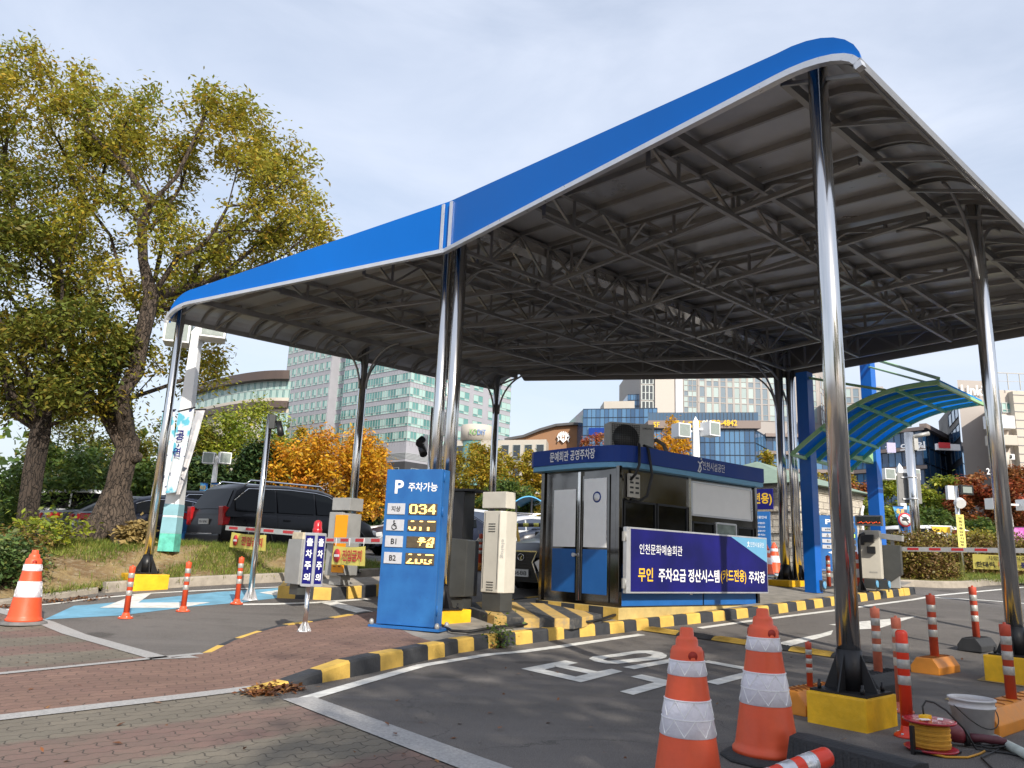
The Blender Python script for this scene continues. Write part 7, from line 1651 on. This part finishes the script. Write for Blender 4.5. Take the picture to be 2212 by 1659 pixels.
for k in range(5):
    z = zbase - 3.2 - k * .35
    for a, b in ((C, F1), (C, G1)):
        d_ = (b - a).normalized(); n_ = Vector((d_.y, -d_.x, 0)); n_ = n_ if n_.dot(-a) > 0 else -n_; ln.bar(a + n_ * .05 + Vector((0, 0, z)), b + n_ * .05 + Vector((0, 0, z)), .12, .12)
ln.build('louvre_lines', MULL, tw)
cc = C - (dl + dr) * .15; slabwall(tw, [cc, F1 - dr * .15, F1 + dr * 2, C + dr * 2 + dl * 2, G1 + dl * 2, G1 - dl * .15], -2, zbase - 5.4, LOBBY, 'stone_base')
band(tw, C - dr * .2 + dl * 2, C - dr * .2 + dl * 14, zbase - 14, zbase - 7, 5, DKG, .5, 'lobby_windows'); band(tw, C - dl * .2 + dr * 2, C - dl * .2 + dr * 9, zbase - 14, zbase - 7, 4, DKG, .5, 'lobby_windows')
# curved brown hall left of the tower
ch = thing('curved_hall', 'curved building with brown roof bands and teal glass left of the tower', 'building', (0, 0, 0))
cy = 190; def_ = lambda px, py, y=cy: hz(px, py, y)
arcp = []
for k in range(17):
    u = k / 16; px = 395 + 222 * u; y = 178 + 26 * (1 - u) ** 2; q = at(px, 940, y); arcp.append(Vector((q.x, q.y, 0)))
deep = Vector((.1, 40, 0))
def curved(z0, z1, o, m, nm):
    pts = [p_ + Vector((0, -o, 0)) for p_ in arcp]; mb = MB(); mb.prism([(p_.x, p_.y, 0) for p_ in pts] + [(arcp[-1] * 1.25)[:], (arcp[0] * 1.25)[:]], (0, 0, z0), (0, 0, z1)); return mb.build(nm, m, ch)
Z = [hz(530, p_, 182) for p_ in (808, 826, 863, 871, 885, 1100)]
curved(Z[1], Z[0], 2.0, BROWN, 'roof_band'); curved(Z[2] - .5, Z[1], 0, CLAD, 'wall'); curved(Z[3], Z[2], .5, CLAD2, 'cream_band'); curved(Z[4], Z[3], 1.2, BROWN, 'brown_band'); curved(Z[5], Z[4], -.5, CLAD2, 'lower_wall')
for k in range(16): band(ch, arcp[k], arcp[k + 1], Z[2], Z[1] - .1, 5, TEALG, .5, fw=.07)
for k in range(0, 16, 1):
    if k > 11: band(ch, arcp[k] + Vector((0, .3, 0)), arcp[k + 1] + Vector((0, .3, 0)), Z[5], Z[4] - 1.0, 4, TEALG, .5, 'lower_windows')
# cream low building with the round turret
kd = thing('cream_office', 'cream low building with a round turret carrying green and blue letters', 'building', (0, 0, 0))
a, b = at(960, 960, 158), at(1180, 960, 150); zr = [hz(1100, p_, 150) for p_ in (946, 957, 992, 1000, 1150)]
mb = MB(); mb.prism([(a.x, a.y, 0), (b.x, b.y, 0), (b.x + 4, b.y + 30, 0), (a.x - 4, a.y + 30, 0)], (0, 0, -2), (0, 0, zr[0])); mb.build('wall', CLAD2, kd)
A_, B_ = Vector((a.x, a.y, 0)), Vector((b.x, b.y, 0))
for r in range(2):
    for k in range(9):
        band(kd, A_.lerp(B_, (k + .18) / 9), A_.lerp(B_, (k + .82) / 9), zr[2] - r * (zr[1] - zr[2]) * 1.35, zr[1] - r * (zr[1] - zr[2]) * 1.35, 1, DKG, .25, 'window')
tc_ = at(1029, 960, 158); rr = 36 / FPX * 155; zt0, zt1, zt2 = hz(1029, 912, 152), hz(1029, 946, 152), hz(1029, 966, 152)
mb = MB(); mb.lathe([(rr, zt1), (rr, zt0), (rr * .9, zt0 + .2), (0, zt0 + .2)], 40, (tc_.x, tc_.y, 0)); mb.build('turret', CLAD2, kd)
mb = MB(); mb.lathe([(rr * .93, zt2 - 8), (rr * .93, zt1)], 28, (tc_.x, tc_.y, 0), 0, False); mb.build('turret_glass', TEALG, kd)
vd = Vector((-tc_.x, -tc_.y, 0)).normalized(); xd = Vector((-vd.y, vd.x, 0)); xd = xd if xd.x > 0 else -xd
o_ = Vector((tc_.x, tc_.y, (zt0 + zt1) / 2)) + vd * (rr + .25)
mb = MB(); letters(mb, 'KO', o_ - xd * .75, xd, (0, 0, 1), 1.15, 1.5, .02); mb.build('lettering', mat('green_sign', (.12, .30, .08), .5), kd)
mb = MB(); letters(mb, 'DIT', o_ + xd * .95, xd, (0, 0, 1), 1.1, 1.75, .02); mb.build('lettering', mat('blue_sign', (.10, .20, .42), .5), kd)
# orange brown arched building
ab = thing('arched_building', 'orange brown building with arched roof and a white crest behind the booth', 'building', (0, 0, 0)); y_ = 156
prof = [at(px, py, y_) for px, py in ((1090, 952), (1130, 945), (1165, 931), (1200, 921), (1235, 918), (1270, 920), (1300, 930))]
mb = MB(); mb.prism([(p_.x, p_.y, p_.z) for p_ in prof] + [(prof[-1].x, y_, -2), (prof[0].x, y_, -2)], (0, 0, 0), (3, 25, 0)); mb.build("wall", WOODP, ab)
mb = MB()
for p_, q_ in zip(prof[:-1], prof[1:]): mb.bar(p_ + Vector((0, -.4, .15)), q_ + Vector((0, -.4, .15)), 1.2, .5)
mb.build('roof_edge', LOBBY, ab)
mb = MB(); c = at(1217, 945, y_ - .6); 
mb.prism([c + Vector(v) for v in ((-.75, 0, .55), (0, 0, .75), (.75, 0, .55), (.7, 0, -.4), (0, 0, -1.1), (-.7, 0, -.4))], (0, 0, 0), (0, .2, 0))
for k in range(9):
    a_ = R(20 + 17.5 * k); mb.bar(c + Vector((.6 * math.cos(a_), 0, .5 * math.sin(a_))), c + Vector((1.25 * math.cos(a_), 0, 1.15 * math.sin(a_) + .1)), .16, .2)
for s_ in (-1, 1): mb.tube([c + Vector((s_ * .8, 0, .5)), c + Vector((s_ * 1.25, 0, .1)), c + Vector((s_ * .9, 0, -.4)), c + Vector((s_ * 1.15, 0, -.9))], .16, 6)
mb.build('crest', WHITE, ab)
mb = MB(); letters(mb, 'H', c + Vector((0, -.03, 0)), (1, 0, 0), (0, 0, 1), .9, .7, .03); mb.build('crest_letter', WOODP, ab)
a, b = at(1100, 948, 154), at(1180, 940, 154); mb = MB(); mb.prism([(a.x, 154, -2), (b.x, 154, -2), (b.x, 154, b.z - 1), (a.x, 154, a.z - .8)], (0, 0, 0), (0, 4, 0)); mb.build('annex', LOBBY, ab)
# low blue glass block
bb = thing('blue_glass_block', 'blue glass building with a cream roof storey left of the pale tower', 'building', (0, 0, 0)); a, b = at(1259, 940, 150), at(1420, 940, 146); A_, B_ = Vector((a.x, a.y, 0)), Vector((b.x, b.y, 0)); z1 = hz(1320, 882, 148); z2 = hz(1370, 852, 152)
slabwall(bb, [A_, B_, B_ + Vector((5, 30, 0)), A_ + Vector((-3, 30, 0))], -2, z1, DBLUG)
nf = 9
for k in range(nf): band(bb, A_, B_, z1 - (k + 1) * 1.75, z1 - k * 1.75, 17, BLUG, None, 'curtain_wall', mat('dark_mullion', (.04, .06, .09), .5) if k == 0 else bpy.data.materials['dark_mullion'], fw=.07)
DM = bpy.data.materials['dark_mullion']
P_ = A_.lerp(B_, .30) + Vector((0, 2, 0)); Q_ = A_.lerp(B_, .72) + Vector((0, 2, 0)); slabwall(bb, [P_, Q_, Q_ + Vector((0, 6, 0)), P_ + Vector((0, 6, 0))], z1, z1 + 1.9, CLAD2, 'roof_storey')
P_ = A_.lerp(B_, .66) + Vector((0, 5, 0)); Q_ = B_ + Vector((0, 5, 0)); slabwall(bb, [P_, Q_, Q_ + Vector((0, 12, 0)), P_ + Vector((0, 12, 0))], z1, z2, DBLUG, 'upper_block')
for k in range(4): band(bb, P_, Q_, z2 - (k + 1) * 1.2, z2 - k * 1.2, 8, BLUG, None, 'curtain_wall', DM, fw=.07)
sa, sb = A_.lerp(B_, .08), A_.lerp(B_, .55)
mb = MB(); mb.bar(sa + Vector((0, -.3, hz(1300, 935, 150))), sb + Vector((0, -.3, hz(1300, 935, 150))), .3, 1.5); mb.build('sign_panel', ROOFB, bb)
mb = MB(); letters(mb, '인천', sa.lerp(sb, .78) + Vector((0, -.47, hz(1300, 935, 150))), (1, 0, 0), (0, 0, 1), 1.0, 2.0, .02); mb.build('lettering', LETW, bb)
# pale office tower
ot = thing('office_building', 'pale office building with a gridded glass front and vertical louvres behind the booth', 'building', (0, 0, 0)); y_ = 150
X = lambda px, y=y_: Vector((at(px, 870, y).x, y, 0))
o0, o1, o2, o3, o4 = X(1384), X(1414), X(1456), X(1474), X(1505); oc = X(1770, 150); o5 = Vector((oc.x + 14, 172, 0))
zt_ = 42; zb_ = hz(1560, 912, y_)
slabwall(ot, [o0, oc, o5, o5 + Vector((-6, 20, 0)), o0 + Vector((0, 30, 0))], zb_ - 14, zt_, BEIGE)
mb = MB()
for k in range(16): q = o1.lerp(o2, (k + .5) / 16); mb.bb((q.x - .12, q.y - .55, zb_), (q.x + .12, q.y - .1, zt_))
mb.build('louvres', mat('pale_louvre', (.48, .43, .38), .6, var=.06), ot)
mb = MB(); mb.bb((o2.x + .2, y_ - .5, zb_), (o3.x, y_, zt_)); mb.build('stair_wall', mat('white_panel_wall', (.52, .52, .54), .6, var=.05, scale=.3), ot)
FPo = 3.3; k = 0; z = zb_ + .6
while z < zt_ - FPo and z < 40:
    band(ot, X(1386), o1 - Vector((.3, 0, 0)), z, z + FPo * .9, 3, DKG, .5, fw=.2)
    band(ot, o3 + Vector((.3, 0, 0)), o4, z, z + FPo, 3, OFFG, .33, fm=BEIGE, fw=.1); band(ot, o3 + Vector((.3, -.02, 0)), o4, z + FPo * .66, z + FPo, 3, OFFG, None, fm=BEIGE, fw=.1)
    band(ot, o4 + Vector((.4, 0, 0)), oc - Vector((.4, 0, 0)), z, z + FPo * .97, 17, OFFG, .34, fm=BEIGE, fw=.42)
    band(ot, oc + (o5 - oc) * .04, o5, z, z + FPo * .97, 13, OFFG, .34, fm=BEIGE, fw=.5); z += FPo
ob = thing('office_annex', 'lower gridded glass office wing at the right of the pale office building', 'building', (0, 0, 0)); a, b = X(1790, 140), X(1910, 138); z1 = hz(1850, 838, 140)
slabwall(ob, [a, b, b * 1.08, a * 1.08], -2, z1, BEIGE)
for k in range(4): band(ob, a, b, z1 - 3.1 * (k + 1), z1 - 3.1 * k - .35, 7, OFFG, .4, fm=BEIGE, fw=.4)
# blue glass clinic building (podium in front of the tower)
bc = thing('glass_clinic_building', 'blue glass clinic building with brown ledges and yellow lettering on its parapet', 'building', (0, 0, 0)); y_ = 122
p0, p1 = X(1398, 126), X(1628, y_); p2 = X(1652, y_ + 6); p3 = X(1830, y_ + 4); p4 = X(1985, y_ - 6); p5 = X(2090, y_ + 18)
zt_ = hz(1560, 921, y_); zp = hz(1560, 907, y_)
slabwall(bc, [p0, p1, p2, p3, p4, p5, p5 + Vector((0, 20, 0)), p0 + Vector((0, 12, 0))], -2, zt_ - .2, DBLUG)
LEDGE = mat('brown_ledge', (.24, .19, .17), .6, var=.06)
mb = MB(); d_ = (p1 - p0).normalized()
mb.prism([p0 + Vector((0, -.8, 0)), p1 + Vector((.8, -.8, 0)), p1 + Vector((.8, 3, 0)), p0 + Vector((0, 3, 0))], (0, 0, zt_ - .2), (0, 0, zp)); mb.build('parapet', LEDGE, bc)
mb = MB(); rail_z = zp
for k in range(30): q = p0.lerp(p1, (k + .5) / 30) + Vector((0, -.5, 0)); mb.bb((q.x - .035, q.y - .035, rail_z), (q.x + .035, q.y + .035, rail_z + 1.35))
mb.bar(p0 + Vector((0, -.5, rail_z + 1.35)), p1 + Vector((.5, -.5, rail_z + 1.35)), .06); mb.build('terrace_rail', DM, bc)
mb = MB(); mb.add([p0 + Vector((0, -.52, rail_z)), p1 + Vector((.5, -.52, rail_z)), p1 + Vector((.5, -.52, rail_z + 1.3)), p0 + Vector((0, -.52, rail_z + 1.3))], [(0, 1, 2, 3)]); mb.build('terrace_glass', pane_mat('rail_glass', (.05, .10, .17), (.06, .12, .2)), bc)
hh = 2.05
for k in range(9): band(bc, p0, p1, zt_ - .4 - hh * (k + 1), zt_ - .4 - hh * k, 22, BLUG, None, 'curtain_wall', DM, fw=.09); band(bc, p1, p2, zt_ - .4 - hh * (k + 1), zt_ - .4 - hh * k, 4, BLUG, None, 'curtain_wall', DM, fw=.09)
for k in range(6):
    z = zt_ - .5 - 2.95 * k; mb = MB(); o_ = Vector((0, -.9, 0)); mb.prism([p2 + Vector((-.3, -.9, 0)), p3 + o_, p4 + o_, p4 + Vector((0, 2, 0)), p3 + Vector((0, 2, 0)), p2 + Vector((0, 2, 0))], (0, 0, z), (0, 0, z + .55)); mb.build('floor_ledge', LEDGE, bc)
    band(bc, p2, p3, z - 2.3, z - .05, 12, BLUG if k % 2 else DBLUG, None, 'curtain_wall', DM, fw=.1); band(bc, p3, p4, z - 2.3, z - .05, 11, DBLUG, None, 'curtain_wall', DM, fw=.1)
zz2 = hz(1985, 925, y_ - 6)
for k in range(8): band(bc, p4, p5, zz2 - 2.6 * (k + 1), zz2 - 2.6 * k, 10, BLUG if k > 1 else DBLUG, None, 'curtain_wall', DM, fw=.09)
mb = MB(); mb.bar(p4 + Vector((0, -.6, zz2 + .3)), p5 + Vector((0, -.6, zz2 + .3)), 1.0, .7); mb.build('parapet', LEDGE, bc)
zl_ = (zt_ + zp) / 2 - .1; fr_ = lambda px: at(px, 917, y_ - 1.2)
mb = MB(); letters(mb, '톡스', Vector((fr_(1478).x, p0.lerp(p1, .35).y - .82, zl_)), d_, (0, 0, 1), 1.15, 2.3, .03); letters(mb, 'Q앤필', Vector((fr_(1515).x, p0.lerp(p1, .5).y - .82, zl_)), d_, (0, 0, 1), 1.2, 3.1, .03); letters(mb, '432-4842', Vector((fr_(1568).x, p0.lerp(p1, .74).y - .82, zl_ + .2)), d_, (0, 0, 1), .95, 4.3, .02); letters(mb, '5F', Vector((fr_(1428).x, p0.lerp(p1, .13).y - .82, zl_ - .1)), d_, (0, 0, 1), .85, 1.0, .02); mb.build('yellow_lettering', LETY, bc)
mb = MB(); letters(mb, '의원', Vector((fr_(1537).x, p0.lerp(p1, .60).y - .82, zl_ + .1)), d_, (0, 0, 1), 1.15, 2.0, .02)
letters(mb, '한 의 원', at(1955, 967, y_ - 6.8), (p4 - p3).normalized(), (0, 0, 1), 1.35, 6.2, .02); mb.build('white_lettering', LETW, bc)
mb = MB(); q = at(1925, 967, y_ - 6.9); mb.box(q, (1.3, .2, 1.5)); mb.build('logo_panel', mat('lilac_panel', (.45, .42, .62), .5), bc)
# beige tower at the right
lt = thing('beige_tower', 'plain beige stone tower with white roof lettering at the right', 'building', (0, 0, 0)); a, b = X(2072, 112), X(2140, 112); z1 = hz(2100, 822, 112)
slabwall(lt, [a, b, b * 1.15, a * 1.15], -2, z1, BEIGE)
e_ = X(2046, 122); slabwall(lt, [a + Vector((0, .4, 0)), e_, e_ + Vector((4, 10, 0)), a + Vector((4, 10, 0))], -2, z1 - 2.5, LOBBY, 'side_wall')
for k in range(9): band(lt, e_, a + Vector((0, .4, 0)), z1 - 5.5 - 3 * k, z1 - 3.5 - 3 * k, 3, DBLUG, None, 'curtain_wall', DM, fw=.12)
mb = MB(); letters(mb, 'LinkT', at(2107, 843, 111.6), (1, 0, 0), (0, 0, 1), 1.5, 4.2, .02); mb.build('lettering', LETW, lt)
mb = MB(); q = at(2047, 966, 110); mb.box(q, (3.4, .5, .9)); sp_ = mb.build('sign_panel', LETW, lt); mb = MB(); mb.box(at(2040, 962, 109.6), (1.6, .2, .8)); mb.build('sign_red', LETR, sp_)
# cream building at the far right with balconies and air conditioners
cb = thing('cream_building', 'cream building with a white balcony and air conditioner units at the right edge', 'building', (0, 0, 0)); a, b = X(2128, 98), X(2300, 98); z1 = hz(2170, 843, 98)
slabwall(cb, [a, b, b * 1.2, a * 1.2], -2, z1, mat('pink_cream_wall', (.50, .44, .39), .75, var=.08, scale=.5))
cw = X(2190, 97); slabwall(cb, [cw, X(2300, 97), X(2300, 98), cw + Vector((0, 1, 0))], -2, z1 - .3, CLAD2, 'side_cladding')
mb = MB()
for k in range(14): z = z1 - .8 - k * 1.1; mb.bar(cw + Vector((0, -.03, z)), X(2300, 97) + Vector((0, -.03, z)), .06, .09)
mb.build('cladding_joints', JM, cb)
for u, v, n in ((2134, 2154, 2), (2163, 2182, 2)): band(cb, X(u, 97.9), X(v, 97.9), hz(2150, 890, 98), hz(2150, 870, 98), n, TEALG, .3, 'window')
mb = MB(); A_, B_ = X(2134, 96.6), X(2188, 96.6); zb0, zb1 = hz(2150, 925, 97), hz(2150, 898, 97); mb.bb((A_.x, 96.6, zb0), (B_.x, 97.97, zb1)); mb.build('balcony', WHITE, cb)
mb = MB(); mb.bb((A_.x, 96.4, hz(2150, 962, 97)), (B_.x, 97.97, hz(2150, 940, 97))); mb.build('carved_band', CLAD2, cb, bevel=.1)
mb = MB(); mb.bb((A_.x + .3, 97.85, hz(2160, 1012, 97)), (B_.x - .3, 97.97, hz(2160, 978, 97))); mb.build('recess', LOBBY, cb)
for px, py in ((2163, 987), (2163, 998), (2182, 987)):
    mb = MB(); c = at(px, py, 97.3); mb.box(c, (.95, .4, .7)); ac_ = mb.build('outdoor_unit', WHITE, cb, bevel=.04); mb = MB(); mb.M = frame(c + Vector((-.12, -.205, 0)), (1, 0, 0), (0, 0, 1)); mb.lathe([(0, 0), (.28, 0), (.28, .02), (0, .02)], 16); mb.build('fan', DGREY, ac_)
mb = MB(); mb.tube([at(2173, 1014, 97.2), at(2173, 978, 97.2)], .38, 12); mb.build('pillar', CLAD2, cb)
band(cb, X(2134, 97.9), X(2188, 97.9), hz(2160, 1052, 97), hz(2160, 1024, 97), 3, TEALG, None, 'shop_window')
mb = MB(); letters(mb, '25-6575', at(2158, 1019, 97.5), (1, 0, 0), (0, 0, 1), .8, 3.2, .01); mb.build('lettering', LETW, cb)
mb = MB()
for k in range(7): q = X(2130 + 26 * k, 97.5); mb.bb((q.x - .05, 97.45, z1), (q.x + .05, 97.55, z1 + 2.2))
mb.bar(X(2125, 97.5) + Vector((0, 0, z1 + 2.2)), X(2300, 97.5) + Vector((0, 0, z1 + 2.2)), .12); mb.bar(X(2125, 97.5) + Vector((0, 0, z1 + 1.1)), X(2300, 97.5) + Vector((0, 0, z1 + 1.1)), .06); mb.build('roof_rail', GREYM, cb)
# far tree mass closing the horizon
rng = np.random.default_rng(4); P = np.stack([rng.uniform(-120, -18, 2600), rng.uniform(56, 90, 2600), 1.15 + np.abs(rng.normal(0, 2.6, 2600))], 1)
o = leaves('distant_trees', P, 16, 1.0, .8, GRN, None, rng, flat=.4, aspect=.7); tag(o, 'far dark tree mass closing off the car park at the left', 'trees', None, 'stuff')
P = np.stack([rng.uniform(-18, 90, 1800), rng.uniform(62, 84, 1800), 1.15 + np.abs(rng.normal(0, 1.6, 1800))], 1)
o = leaves('distant_trees', P, 16, .9, .7, MIXG, None, rng, flat=.4, aspect=.7); tag(o, 'far row of turning street trees below the office buildings', 'trees', None, 'stuff')
